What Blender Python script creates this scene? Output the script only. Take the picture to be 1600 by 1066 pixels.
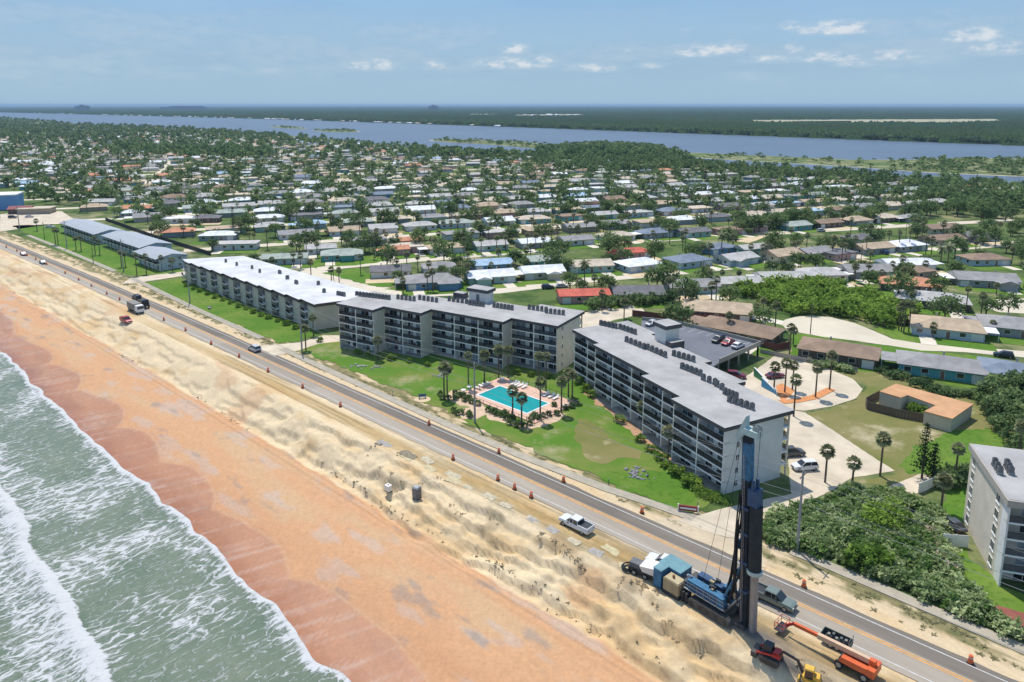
import bpy, math, random
import numpy as np
from mathutils import Vector, Matrix
for o in list(bpy.data.objects): bpy.data.objects.remove(o)
SC = bpy.context.scene
COL = SC.collection
rad = math.radians
R = random.Random(11)
NR = np.random.RandomState(5)
# ------------------------------------------------------------------ camera
F, CH, CY = 1139.0, 66.0, 376.0         # focal length in px of a 1600 px wide frame, height, row of the optical axis (lens shifted down)
TH = math.atan((CY - 164) / F)
CT, ST = math.cos(TH), math.sin(TH)
cd = bpy.data.cameras.new('camera'); cam = bpy.data.objects.new('camera', cd); COL.objects.link(cam)
cd.sensor_width = 36; cd.lens = F / 1600 * 36; cd.shift_y = -(533 - CY) / 1600; cd.clip_start = 1; cd.clip_end = 80000
cam.location = (0, 0, CH); cam.rotation_euler = (math.pi / 2 - TH, 0, 0)
SC.camera = cam
# ------------------------------------------------------------------ sky, sun, exposure
SUN_EL, SUN_AZ = 64.0, -19.0          # degrees above horizon, azimuth from +Y (minus = left)
W = bpy.data.worlds.new('World'); SC.world = W; W.use_nodes = True
wn, wl = W.node_tree.nodes, W.node_tree.links
wn.clear()
def wnode(t, **k):
    n = wn.new(t)
    for a, b in k.items(): setattr(n, a, b)
    return n
def wmath(op, a, b=None, c=None):
    n = wnode('ShaderNodeMath', operation=op)
    for i, x in enumerate((a, b, c)):
        if x is None: continue
        if isinstance(x, (int, float)): n.inputs[i].default_value = x
        else: wl.new(x, n.inputs[i])
    return n.outputs[0]
sky = wnode('ShaderNodeTexSky', sky_type='NISHITA', sun_disc=False)
sky.sun_elevation = rad(SUN_EL); sky.sun_rotation = rad(SUN_AZ); sky.altitude = 60
sky.air_density = 1.0; sky.dust_density = 0.3; sky.ozone_density = 1.5
wtc = wnode('ShaderNodeTexCoord'); wsep = wnode('ShaderNodeSeparateXYZ'); wl.new(wtc.outputs['Generated'], wsep.inputs[0])
az = wmath('MULTIPLY', wmath('ARCTAN2', wsep.outputs[0], wsep.outputs[1]), 57.2958)
el = wmath('MULTIPLY', wmath('ARCSINE', wsep.outputs[2]), 57.2958)
cmb = wnode('ShaderNodeCombineXYZ'); wl.new(wmath('MULTIPLY', az, 0.34), cmb.inputs[0]); wl.new(wmath('MULTIPLY', el, 0.72), cmb.inputs[1])
nz = wnode('ShaderNodeTexNoise'); nz.inputs['Scale'].default_value = 2.6; nz.inputs['Detail'].default_value = 7; nz.inputs['Roughness'].default_value = .6
wl.new(cmb.outputs[0], nz.inputs['Vector'])
nlow = wnode('ShaderNodeTexNoise'); nlow.inputs['Scale'].default_value = .75; nlow.inputs['Detail'].default_value = 3
cmb2 = wnode('ShaderNodeCombineXYZ'); wl.new(wmath('MULTIPLY', az, 0.16), cmb2.inputs[0]); wl.new(wmath('MULTIPLY', el, 0.8), cmb2.inputs[1]); cmb2.inputs[2].default_value = 3.3
wl.new(cmb2.outputs[0], nlow.inputs['Vector'])
# single cumulus heaps: place, half width, half height, weight
heaps = [(1310, 47, 68, 15, 1.), (1235, 42, 20, 10, .8), (1520, 58, 46, 15, 1.), (1100, 82, 66, 14, .9), (1142, 76, 30, 12, .8), (805, 79, 28, 13, .9), (800, 102, 78, 14, .85), (845, 96, 30, 12, .8), (580, 104, 52, 15, .8), (680, 104, 24, 11, .75),
         (345, 107, 24, 8, .4), (930, 108, 52, 11, .7), (1290, 92, 62, 13, .8), (1200, 95, 46, 10, .65), (1400, 88, 52, 13, .75), (1560, 78, 60, 15, .75), (985, 80, 22, 8, .55), (1240, 78, 16, 11, .8), (1015, 104, 26, 8, .55), (1335, 102, 32, 9, .65), (430, 112, 34, 8, .45), (1440, 35, 12, 6, .4), (160, 112, 30, 8, .3)]
acc = None
for u0, v0, su, sv0, w in heaps:
    x_, y_ = (u0 - 800) / F, (CY - v0) / F; yy, zz = CT + y_ * ST, -ST + y_ * CT
    a0 = math.degrees(math.atan2(x_, yy)); e0 = math.degrees(math.atan2(zz, math.hypot(x_, yy))); sa, se = su * .049, sv0 * .052
    da = wmath('DIVIDE', wmath('SUBTRACT', az, a0), sa); de = wmath('DIVIDE', wmath('SUBTRACT', el, e0), se)
    de = wmath('MAXIMUM', de, wmath('MULTIPLY', de, -2.0))
    r2 = wmath('ADD', wmath('MULTIPLY', da, da), wmath('MULTIPLY', de, de))
    g = wmath('MULTIPLY', wmath('MAXIMUM', wmath('SUBTRACT', 1.3, r2), 0), w)
    acc = g if acc is None else wmath('MAXIMUM', acc, g)
# the same kind of heaps all round the horizon, thinning with height
band = wmath('MAXIMUM', wmath('SUBTRACT', 1, wmath('POWER', wmath('DIVIDE', wmath('SUBTRACT', el, 4.0), 3.4), 2)), 0)
gen = wmath('MULTIPLY', wmath('MULTIPLY', band, wmath('MAXIMUM', wmath('SUBTRACT', nlow.outputs[0], .48), 0)), 2.6)
shape = wmath('MAXIMUM', acc, gen)
mask = wmath('MULTIPLY', shape, wmath('MAXIMUM', wmath('SUBTRACT', nz.outputs[0], .27), 0))
mk = wnode('ShaderNodeMapRange', interpolation_type='SMOOTHSTEP'); wl.new(mask, mk.inputs[0])
mk.inputs[1].default_value = .05; mk.inputs[2].default_value = .40; mk.inputs[3].default_value = 0; mk.inputs[4].default_value = .85
# humid air whitens the sky towards the horizon, all round
veil = wmath('POWER', wmath('MAXIMUM', wmath('SUBTRACT', 1, wmath('DIVIDE', wmath('ABSOLUTE', el), 46.0)), 0), .8)
veil = wmath('MINIMUM', wmath('MULTIPLY', veil, wmath('ADD', 1.0, wmath('MULTIPLY', nlow.outputs[0], .12))), 1)
hum = wnode('ShaderNodeMix', data_type='RGBA'); hum.inputs[6].default_value = (1.85, 2.68, 3.38, 1); hum.inputs[7].default_value = (1.02, 2.02, 3.4, 1)
hr = wnode('ShaderNodeMapRange', interpolation_type='SMOOTHSTEP'); wl.new(el, hr.inputs[0]); hr.inputs[1].default_value = 0; hr.inputs[2].default_value = 13; wl.new(hr.outputs[0], hum.inputs[0])
mix0 = wnode('ShaderNodeMix', data_type='RGBA'); wl.new(veil, mix0.inputs[0]); wl.new(sky.outputs[0], mix0.inputs[6]); wl.new(hum.outputs[2], mix0.inputs[7])
mk2 = wnode('ShaderNodeMapRange', interpolation_type='SMOOTHSTEP'); wl.new(wmath('ADD', mask, wmath('MULTIPLY', band, wmath('MULTIPLY', wmath('MAXIMUM', wmath('SUBTRACT', nlow.outputs[0], .34), 0), wmath('MULTIPLY', nz.outputs[0], .9)))), mk2.inputs[0])
mk2.inputs[1].default_value = 0; mk2.inputs[2].default_value = .25; mk2.inputs[3].default_value = 0; mk2.inputs[4].default_value = .16
mix = wnode('ShaderNodeMix', data_type='RGBA'); wl.new(wmath('MAXIMUM', mk.outputs[0], mk2.outputs[0]), mix.inputs[0]); wl.new(mix0.outputs[2], mix.inputs[6]); mix.inputs[7].default_value = (3.75, 3.95, 4.15, 1)
bg = wnode('ShaderNodeBackground'); bg.inputs[1].default_value = .15; wl.new(mix.outputs[2], bg.inputs[0])
wo = wnode('ShaderNodeOutputWorld'); wl.new(bg.outputs[0], wo.inputs[0])
sd = bpy.data.lights.new('sun', 'SUN'); sd.energy = 3.05; sd.angle = rad(.53); sd.color = (1, .955, .89)
sun = bpy.data.objects.new('sun', sd); COL.objects.link(sun)
sv = Vector((math.sin(rad(SUN_AZ)) * math.cos(rad(SUN_EL)), math.cos(rad(SUN_AZ)) * math.cos(rad(SUN_EL)), math.sin(rad(SUN_EL))))
sun.rotation_euler = (-sv).to_track_quat('-Z', 'Y').to_euler(); sun.location = (0, 0, 300)
SC.view_settings.view_transform = 'Standard'; SC.view_settings.look = 'None'; SC.view_settings.exposure = .42; SC.view_settings.gamma = 1
SC.render.engine = 'CYCLES'
SC.cycles.max_bounces = 5; SC.cycles.diffuse_bounces = 3; SC.cycles.glossy_bounces = 2; SC.cycles.transmission_bounces = 3; SC.cycles.volume_bounces = 0
SC.cycles.use_fast_gi = False
# ------------------------------------------------------------------ places: survey of the site from the drone's position
def at(u, v, z=0.0):
    x = (u - 800) / F; y = (CY - v) / F
    t = (CH - z) / (ST - y * CT)
    return Vector((x * t, (CT + y * ST) * t, z))
def frame(phi):
    p = rad(phi); return Vector((-math.sin(p), math.cos(p), 0)), Vector((math.cos(p), math.sin(p), 0))
RD, RN = frame(47.3)                      # along the coast road / inland from it
def rw(s, n, z=0.0): return RD * s + RN * n + Vector((0, 0, z))
def sn(p): return p.x * RD.x + p.y * RD.y, p.x * RN.x + p.y * RN.y
def road_n(s): return 90.45 - (4.9e-5 * (s - 150) ** 2 if 150 < s < 600 else (9.92 + (s - 600) * .0441 if s >= 600 else 0))
def geo_n(n): return np.where(np.asarray(n) < 85, np.asarray(n) * .9606 + 8.8, np.asarray(n) + 5.45)      # beach profile distance -> distance from the drone
def prof_n(n): return (n - 8.8) / .9606 if n < 90.45 else n - 5.45
# ------------------------------------------------------------------ materials
MATS = {}
def srgb(r, g, b):
    f = lambda c: (c / 255 / 12.92) if c / 255 <= .04045 else ((c / 255 + .055) / 1.055) ** 2.4
    return (f(r), f(g), f(b))
def nt(m): return m.node_tree.nodes, m.node_tree.links
def newmat(name):
    m = bpy.data.materials.new(name); m.use_nodes = True; MATS[name] = m
    return m, m.node_tree.nodes, m.node_tree.links, m.node_tree.nodes['Principled BSDF']
def mat(name, col, rough=.8, var=.12, scale=.6, metal=0., bump=0., bscale=6., spec=.4, detail=5, obj=False):
    if name in MATS: return MATS[name]
    m, n, l, b = newmat(name)
    b.inputs['Roughness'].default_value = rough; b.inputs['Metallic'].default_value = metal; b.inputs['Specular IOR Level'].default_value = spec
    tc = n.new('ShaderNodeTexCoord')
    if var > 0:
        z = n.new('ShaderNodeTexNoise'); z.inputs['Scale'].default_value = scale; z.inputs['Detail'].default_value = detail; z.inputs['Roughness'].default_value = .62
        l.new(tc.outputs['Object'], z.inputs['Vector'])
        mr = n.new('ShaderNodeMapRange'); l.new(z.outputs[0], mr.inputs[0]); mr.inputs[1].default_value = .3; mr.inputs[2].default_value = .7
        mx = n.new('ShaderNodeMix'); mx.data_type = 'RGBA'; l.new(mr.outputs[0], mx.inputs[0])
        mx.inputs[6].default_value = tuple(c * (1 - var) for c in col) + (1,); mx.inputs[7].default_value = tuple(min(1, c * (1 + var)) for c in col) + (1,)
        l.new(mx.outputs[2], b.inputs['Base Color'])
    else: b.inputs['Base Color'].default_value = tuple(col) + (1,)
    if bump:
        z2 = n.new('ShaderNodeTexNoise'); z2.inputs['Scale'].default_value = bscale; z2.inputs['Detail'].default_value = 4; l.new(tc.outputs['Object'], z2.inputs['Vector'])
        bp = n.new('ShaderNodeBump'); bp.inputs['Strength'].default_value = bump; bp.inputs['Distance'].default_value = .1
        l.new(z2.outputs[0], bp.inputs['Height']); l.new(bp.outputs[0], b.inputs['Normal'])
    return m
def mix3(name, c1, c2, c3, s1, s2, t1=(.4, .6), t2=(.45, .6), rough=.95, bump=.3, bscale=3., coord='Object'):
    """ground cover of three colours in patches of two sizes"""
    if name in MATS: return MATS[name]
    m, n, l, b = newmat(name); b.inputs['Roughness'].default_value = rough; b.inputs['Specular IOR Level'].default_value = .15
    tc = n.new('ShaderNodeTexCoord'); prev = None
    for sc_, tt, c in ((s1, t1, c2), (s2, t2, c3)):
        z = n.new('ShaderNodeTexNoise'); z.inputs['Scale'].default_value = sc_; z.inputs['Detail'].default_value = 6; z.inputs['Roughness'].default_value = .65
        l.new(tc.outputs[coord], z.inputs['Vector'])
        mr = n.new('ShaderNodeMapRange'); l.new(z.outputs[0], mr.inputs[0]); mr.inputs[1].default_value = tt[0]; mr.inputs[2].default_value = tt[1]
        mx = n.new('ShaderNodeMix'); mx.data_type = 'RGBA'; l.new(mr.outputs[0], mx.inputs[0])
        if prev is None: mx.inputs[6].default_value = tuple(c1) + (1,)
        else: l.new(prev, mx.inputs[6])
        mx.inputs[7].default_value = tuple(c) + (1,); prev = mx.outputs[2]
    l.new(prev, b.inputs['Base Color'])
    z2 = n.new('ShaderNodeTexNoise'); z2.inputs['Scale'].default_value = bscale; z2.inputs['Detail'].default_value = 5; l.new(tc.outputs[coord], z2.inputs['Vector'])
    bp = n.new('ShaderNodeBump'); bp.inputs['Strength'].default_value = bump; bp.inputs['Distance'].default_value = .15
    l.new(z2.outputs[0], bp.inputs['Height']); l.new(bp.outputs[0], b.inputs['Normal'])
    return m
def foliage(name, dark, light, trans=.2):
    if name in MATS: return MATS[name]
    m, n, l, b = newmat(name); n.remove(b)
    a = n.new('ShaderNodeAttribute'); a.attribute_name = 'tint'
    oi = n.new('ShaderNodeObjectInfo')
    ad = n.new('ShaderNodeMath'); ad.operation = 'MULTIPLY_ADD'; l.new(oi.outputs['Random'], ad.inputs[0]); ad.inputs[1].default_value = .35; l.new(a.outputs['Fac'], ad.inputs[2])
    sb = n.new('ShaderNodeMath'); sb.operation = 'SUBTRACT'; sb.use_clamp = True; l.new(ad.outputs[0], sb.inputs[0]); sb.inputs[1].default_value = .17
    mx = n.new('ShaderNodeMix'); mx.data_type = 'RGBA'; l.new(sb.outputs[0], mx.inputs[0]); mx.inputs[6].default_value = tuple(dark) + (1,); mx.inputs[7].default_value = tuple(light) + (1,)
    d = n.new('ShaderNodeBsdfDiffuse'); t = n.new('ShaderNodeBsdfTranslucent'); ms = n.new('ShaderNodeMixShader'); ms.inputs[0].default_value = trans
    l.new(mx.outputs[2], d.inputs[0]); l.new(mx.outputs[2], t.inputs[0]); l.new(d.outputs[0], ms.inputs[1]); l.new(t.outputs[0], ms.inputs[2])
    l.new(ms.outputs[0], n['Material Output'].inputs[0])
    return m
WHITE = mat('white_paint', (.80, .775, .73), .6, .08, .5)
OFFW = mat('off_white_stucco', (.72, .69, .63), .85, .1, .4, bump=.1)
TANW = mat('tan_stucco', (.68, .59, .47), .85, .1, .4, bump=.1)
GLASS = mat('dark_glass', (.022, .026, .03), .08, 0, spec=.8)
BLACK = mat('black_metal', (.03, .032, .036), .5, .15, 1.)
DARKF = mat('dark_fascia', (.075, .075, .085), .6, .12, .4)
ROOFL = mat('light_grey_roof', (.39, .372, .35), .9, .2, .2, detail=9)
CONC = mat('concrete', (.36, .33, .285), .9, .12, .3)
STEEL = mat('galvanised_steel', (.33, .34, .34), .5, .1, 1., metal=.5)
RUBBER = mat('rubber', (.018, .018, .018), .8, .1, 2.)
TRUNK = mat('palm_trunk', (.13, .10, .07), .95, .25, 2., bump=.4)
WOOD = mat('weathered_wood', (.14, .105, .075), .9, .2, 1.2)
# ------------------------------------------------------------------ mesh builder
class MB:
    def __init__(s): s.v, s.f, s.m = [], [], []
    def poly(s, pts, mi=0):
        k = len(s.v); s.v += [tuple(p) for p in pts]; s.f.append(tuple(range(k, k + len(pts)))); s.m.append(mi); return s
    def hexa(s, P, mi=0, skip=()):
        """eight corners: bottom ring (ccw) then top ring"""
        k = len(s.v); s.v += [tuple(p) for p in P]
        fs = [(3, 2, 1, 0), (4, 5, 6, 7), (0, 1, 5, 4), (1, 2, 6, 5), (2, 3, 7, 6), (3, 0, 4, 7)]
        for i, f in enumerate(fs):
            if i in skip: continue
            s.f.append(tuple(k + j for j in f)); s.m.append(mi[i] if isinstance(mi, (list, tuple)) else mi)
        return s
    def box(s, x0, x1, y0, y1, z0, z1, mi=0, skip=()):
        return s.hexa([(x0, y0, z0), (x1, y0, z0), (x1, y1, z0), (x0, y1, z0), (x0, y0, z1), (x1, y0, z1), (x1, y1, z1), (x0, y1, z1)], mi, skip)
    def taper(s, cx, cy, z0, z1, a0, b0, a1, b1, mi=0, dx=0, dy=0):
        return s.hexa([(cx - a0, cy - b0, z0), (cx + a0, cy - b0, z0), (cx + a0, cy + b0, z0), (cx - a0, cy + b0, z0),
                       (cx + dx - a1, cy + dy - b1, z1), (cx + dx + a1, cy + dy - b1, z1), (cx + dx + a1, cy + dy + b1, z1), (cx + dx - a1, cy + dy + b1, z1)], mi)
    def prism(s, poly, z0, z1, mi=0, side=None, top=True, bot=False):
        k = len(s.v); n = len(poly)
        s.v += [(p[0], p[1], z0) for p in poly] + [(p[0], p[1], z1) for p in poly]
        for i in range(n):
            j = (i + 1) % n; s.f.append((k + i, k + j, k + n + j, k + n + i)); s.m.append(mi if side is None else side)
        if top: s.f.append(tuple(range(k + n, k + 2 * n))); s.m.append(mi)
        if bot: s.f.append(tuple(range(k + n - 1, k - 1, -1))); s.m.append(mi)
        return s
    def tube(s, p, q, r0, r1=None, n=8, mi=0, caps=True):
        r1 = r0 if r1 is None else r1
        p, q = Vector(p), Vector(q); d = (q - p).normalized()
        a = d.cross(Vector((0, 0, 1)) if abs(d.z) < .9 else Vector((1, 0, 0))).normalized(); b = d.cross(a)
        k = len(s.v)
        for c, r in ((p, r0), (q, r1)):
            for i in range(n):
                t = 2 * math.pi * i / n; s.v.append(tuple(c + a * (math.cos(t) * r) + b * (math.sin(t) * r)))
        for i in range(n):
            j = (i + 1) % n; s.f.append((k + i, k + j, k + n + j, k + n + i)); s.m.append(mi)
        if caps:
            s.f.append(tuple(range(k + n - 1, k - 1, -1))); s.m.append(mi); s.f.append(tuple(range(k + n, k + 2 * n))); s.m.append(mi)
        return s
    def path(s, pts, r, n=5, mi=0):
        for a, b in zip(pts[:-1], pts[1:]): s.tube(a, b, r, r, n, mi, False)
        return s
    def beam(s, p, q, w, h, mi=0):
        """rectangular bar from p to q"""
        p, q = Vector(p), Vector(q); d = (q - p).normalized()
        a = d.cross(Vector((0, 0, 1)) if abs(d.z) < .95 else Vector((0, 1, 0))).normalized() * (w / 2); b = a.cross(d).normalized() * (h / 2)
        return s.hexa([p - a - b, p + a - b, q + a - b, q - a - b, p - a + b, p + a + b, q + a + b, q - a + b], mi)
    def mesh(s, name, mats):
        me = bpy.data.meshes.new(name); me.from_pydata(s.v, [], s.f)
        for m in (mats if isinstance(mats, (list, tuple)) else [mats]): me.materials.append(m)
        if any(s.m): me.polygons.foreach_set('material_index', s.m)
        return me
    def build(s, name, mats, parent=None, loc=(0, 0, 0), rz=0., smooth=False):
        me = s.mesh(name, mats)
        if smooth: me.polygons.foreach_set('use_smooth', [True] * len(me.polygons))
        return put(name, me, parent, loc, rz)
def put(name, me, parent=None, loc=(0, 0, 0), rz=0., rot=None):
    o = bpy.data.objects.new(name, me); COL.objects.link(o); o.location = loc
    o.rotation_euler = rot if rot else (0, 0, rz)
    if parent: o.parent = parent
    return o
def tag(o, label=None, cat=None, group=None, kind=None):
    if label: o['label'] = label
    if cat: o['category'] = cat
    if group: o['group'] = group
    if kind: o['kind'] = kind
    return o
def thing(name, label, cat, loc=(0, 0, 0), rz=0., group=None):
    o = bpy.data.objects.new(name, None); COL.objects.link(o); o.location = loc; o.rotation_euler = (0, 0, rz); o.empty_display_size = .3
    return tag(o, label, cat, group)
KIDS = {}
def dup(root, loc, rz, label=None, group=None, scale=None):
    def cp(o, par):
        c = o.copy(); COL.objects.link(c); c.parent = par
        for ch in o.children: cp(ch, c)
        return c
    r = cp(root, None); r.location = loc; r.rotation_euler = (0, 0, rz)
    if scale: r.scale = (scale,) * 3 if not isinstance(scale, tuple) else scale
    if label: r['label'] = label
    if group: r['group'] = group
    return r
def npmesh(name, V, Q, mats, tint=None, col=None, mi=None, smooth=False, fl=None):
    """V (n,3), Q (m,k) numpy"""
    me = bpy.data.meshes.new(name); V = np.asarray(V, np.float32); Q = np.asarray(Q, np.int32); k = Q.shape[1]
    me.vertices.add(len(V)); me.vertices.foreach_set('co', V.ravel())
    me.loops.add(Q.size); me.loops.foreach_set('vertex_index', Q.ravel())
    me.polygons.add(len(Q)); me.polygons.foreach_set('loop_start', np.arange(0, Q.size, k, dtype=np.int32))
    for m in (mats if isinstance(mats, (list, tuple)) else [mats]): me.materials.append(m)
    if mi is not None: me.polygons.foreach_set('material_index', np.asarray(mi, np.int32))
    if smooth: me.polygons.foreach_set('use_smooth', np.ones(len(Q), bool))
    if tint is not None:
        a = me.attributes.new('tint', 'FLOAT', 'POINT'); a.data.foreach_set('value', np.asarray(tint, np.float32))
    if col is not None:
        a = me.attributes.new('col', 'FLOAT_COLOR', 'POINT'); c4 = np.ones((len(V), 4), np.float32); c4[:, :3] = col; a.data.foreach_set('color', c4.ravel())
    for nm, arr in (fl or {}).items():
        a = me.attributes.new(nm, 'FLOAT', 'POINT'); a.data.foreach_set('value', np.asarray(arr, np.float32).ravel())
    me.update(calc_edges=True); me.validate()
    return me
def gridq(nu, nv):
    i = np.arange(nu * nv).reshape(nu, nv)
    return np.stack([i[:-1, :-1], i[1:, :-1], i[1:, 1:], i[:-1, 1:]], -1).reshape(-1, 4)
# value noise for terrain shapes
def vnoise(x, y, seed=0):
    x = np.asarray(x, float); y = np.asarray(y, float); xi = np.floor(x).astype(np.int64); yi = np.floor(y).astype(np.int64); fx, fy = x - xi, y - yi
    def h(a, b):
        k = (a * 374761393 + b * 668265263 + seed * 974634777) & 0xffffffff
        k = ((k ^ (k >> 13)) * 1274126177) & 0xffffffff
        return ((k ^ (k >> 16)) & 0xffff) / 65535.0
    fx = fx * fx * (3 - 2 * fx); fy = fy * fy * (3 - 2 * fy)
    return (h(xi, yi) * (1 - fx) + h(xi + 1, yi) * fx) * (1 - fy) + (h(xi, yi + 1) * (1 - fx) + h(xi + 1, yi + 1) * fx) * fy
def fbm(x, y, o=4, seed=0):
    t = 0; a = .5; k = 0
    for i in range(o): t = t + a * vnoise(x * 2 ** i, y * 2 ** i, seed + i * 7); k += a; a *= .5
    return t / k
def sstep(a, b, x):
    t = np.clip((x - a) / (b - a), 0, 1); return t * t * (3 - 2 * t)
def inpoly(x, y, P):
    P = [(p[0], p[1]) for p in P]; r = np.zeros(np.shape(x), bool); n = len(P)
    for i in range(n):
        x1, y1 = P[i]; x2, y2 = P[i - 1]
        c = ((y1 > y) != (y2 > y)) & (x < (x2 - x1) * (y - y1) / ((y2 - y1) if y2 != y1 else 1e-9) + x1)
        r ^= c
    return r
JR = random.Random(8)
def sheet(name, pts, m, z, kind='structure', jag=0.):
    """flat ground cover; pts are world points; jag roughens a natural edge"""
    if jag:
        Q = []
        for i, a in enumerate(pts):
            b = pts[(i + 1) % len(pts)]; L = (b - a).length; k = max(1, int(L / 1.1)) if L < 120 else 1; nr = Vector((-(b - a).y, (b - a).x, 0)) / max(L, .01)
            off = 0.
            for j in range(k):
                off = off * .7 + JR.gauss(0, jag * .5); Q.append(a.lerp(b, j / k) + (nr * off if 0 < j else Vector()))
        pts = Q
    me = MB().poly([(p[0], p[1], z) for p in pts]).mesh(name, m)
    if me.polygons[0].normal.z < 0: me.flip_normals()
    return tag(put(name, me), kind=kind)
def ribbon(pts, w):
    L, Rr = [], []
    for i, p in enumerate(pts):
        a = Vector(pts[max(0, i - 1)]); b = Vector(pts[min(len(pts) - 1, i + 1)]); d = (b - a); d.z = 0; d.normalize(); nrm = Vector((-d.y, d.x, 0))
        L.append(Vector(p) + nrm * w / 2); Rr.append(Vector(p) - nrm * w / 2)
    return L, Rr
def strip(name, pts, w, m, z, kind='structure', thick=0):
    L, Rr = ribbon(pts, w); mb = MB()
    for i in range(len(pts) - 1):
        q = [Rr[i], Rr[i + 1], L[i + 1], L[i]]
        mb.poly([(p.x, p.y, z) for p in q])
        if thick:
            mb.poly([(L[i].x, L[i].y, z), (L[i + 1].x, L[i + 1].y, z), (L[i + 1].x, L[i + 1].y, z - thick), (L[i].x, L[i].y, z - thick)])
            mb.poly([(Rr[i + 1].x, Rr[i + 1].y, z), (Rr[i].x, Rr[i].y, z), (Rr[i].x, Rr[i].y, z - thick), (Rr[i + 1].x, Rr[i + 1].y, z - thick)])
    return tag(mb.build(name, m), kind=kind)
def ordinal(k):
    w = ['first', 'second', 'third', 'fourth', 'fifth', 'sixth', 'seventh', 'eighth', 'ninth', 'tenth', 'eleventh', 'twelfth', 'thirteenth', 'fourteenth', 'fifteenth', 'sixteenth', 'seventeenth', 'eighteenth', 'nineteenth']
    if k < 20: return w[k - 1]
    tens = ['twent', 'thirt', 'fort', 'fift', 'sixt', 'sevent', 'eight', 'ninet'][(k % 100) // 10 - 2]
    return tens + 'ieth' if k % 10 == 0 else tens + 'y-' + w[k % 10 - 1]
# ================================================================== SETTING: shore, sea, road, land, river
RZR = rad(137.3)                          # object frame of the coast: x = along road (s), y = -n
def wl_n(s): return 38.2 + .022 * (s - 63) + 3.4 * (fbm(s / 19., s * 0 + .3, 3, 21) - .5) + 1.2 * (fbm(s / 4.5, s * 0, 2, 22) - .5)
def wet_n(s):
    lobe = np.abs(np.sin(np.pi * (s - 66 + 34 * fbm(s / 60., s * 0, 2, 31)) / 31.)) ** .8 * (.55 + .7 * fbm(s / 22., s * 0, 2, 35))
    return wl_n(s) * .35 + (38.2 + .022 * (s - 63)) * .65 + 4.3 + 4.6 * lobe + .012 * (s - 60) + .9 * (fbm(s / 5., s * 0, 2, 33) - .5)
def beach_z(n): return -6 + (n - 40) * .058
def dune_z(s, n):
    s = np.asarray(s, float); n = np.asarray(n, float)
    rough = sstep(175, 95, s) * .75 + .25
    w = (fbm(s / 11., n / 6., 4, 3) - .5) * 2.6 * rough + (fbm(s / 3., n / 3., 3, 4) - .5) * .8 * rough
    t = np.clip((n - 65.3 + w * sstep(64, 67, n) * sstep(79, 74, n)) / (8.2 + 2.5 * sstep(120, 260, s)), 0, 1)
    p = t * .55 + .45 * t * t * (3 - 2 * t)
    z = beach_z(np.minimum(n, 65.3)) + p * 4.45
    top = sstep(72, 76, n)
    z = z + sstep(65, 67, n) * (1 - top) * ((fbm(s / 2.1, n / 1.5, 4, 8) - .5) * .85 * rough + (fbm(s / .9, n / .7, 2, 18) - .5) * .35 * rough + (fbm(s / 6., n / 6., 2, 9) - .5) * .5)
    # little scarps where the dune has slipped
    for k, (off, amp, sd) in enumerate(((66.3, 1.0, 41), (68.6, .95, 44), (70.6, 1.2, 43), (73.0, .9, 47))):
        ln = off + 3.2 * (fbm(s / 13., s * 0 + k, 3, sd) - .5) + 1.3 * (fbm(s / 2.6, s * 0, 2, sd + 1) - .5)
        a = amp * sstep(.36, .50, fbm(s / 8., n * 0 + k, 2, sd + 2) + (.16 * sstep(120, 90, s) if k == 0 else 0)) * (rough * .7 + .3)
        z = z - a * sstep(ln + .06, ln - .16, n) * sstep(ln - 3.2, ln - .3, n)
    z = z + top * sstep(82, 79, n) * ((fbm(s / 5., n / 1.6, 3, 12) - .5) * .34 + (fbm(s / 1.4, n / .9, 2, 13) - .5) * .12)
    z = np.where(n > 80.4, np.minimum(z, -.05), z)
    zf = -.06 + .05 * (fbm(s / 3., n / 2., 3, 14) - .5)
    return z * (1 - sstep(79.5, 81, n)) + zf * sstep(79.5, 81, n)
sv_ = np.concatenate([np.arange(-60, 12, .9), np.arange(12, 150, .42), np.arange(150, 260, .65), np.arange(260, 470, 1.3), 470 * 1.035 ** np.arange(0, 55)])
nv_ = np.concatenate([np.arange(26, 64, .45), np.arange(64, 82, .28), np.arange(82, 101.5, .5)])
S2, N2 = np.meshgrid(sv_, nv_, indexing='ij')
Z2 = dune_z(S2, N2)
c_dry = np.array(srgb(236, 182, 134)) / 1.42; c_dry2 = np.array(srgb(238, 196, 150)) / 1.5; c_wet = np.array(srgb(198, 133, 92)) / 1.5; c_dune = np.array(srgb(248, 223, 180)) / 1.32
c_dune2 = np.array(srgb(234, 196, 140)) / 1.34; c_brown = np.array(srgb(176, 152, 106)) / 1.5; c_sh = np.array(srgb(242, 216, 174)) / 1.38; c_grey = np.array(srgb(176, 154, 118)) / 1.5; c_grass = np.array(srgb(150, 142, 92)) / 1.5
def lerp(a, b, t): return a + (b - a) * t[..., None]
C2 = np.zeros(S2.shape + (3,)) + c_dry
C2 = lerp(C2, c_dry2, sstep(.5, .72, fbm(S2 / 16., N2 / 5., 4, 51)) * .8)
C2 = lerp(C2, np.array(srgb(226, 204, 184)) / 1.5, sstep(.6, .74, fbm(S2 / 9., N2 / 3.2, 4, 52)) * .6)
C2 = lerp(C2, np.array(srgb(170, 160, 150)) / 1.5, sstep(.68, .8, fbm(S2 / 7., N2 / 2.6, 4, 57)) * .55)
C2 = lerp(C2, c_wet * 1.12, sstep(56, 48, N2) * .4 * fbm(S2 / 12, N2 / 6, 3, 58))
trk = sstep(61.2, 62.2, N2) * sstep(65.2, 64.4, N2)
C2 = C2 * (1 - (.16 * trk * (np.sin(N2 * 9.5 + 1.5 * fbm(S2 / 20, N2 * 0, 2, 5)) > .3))[..., None])
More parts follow.
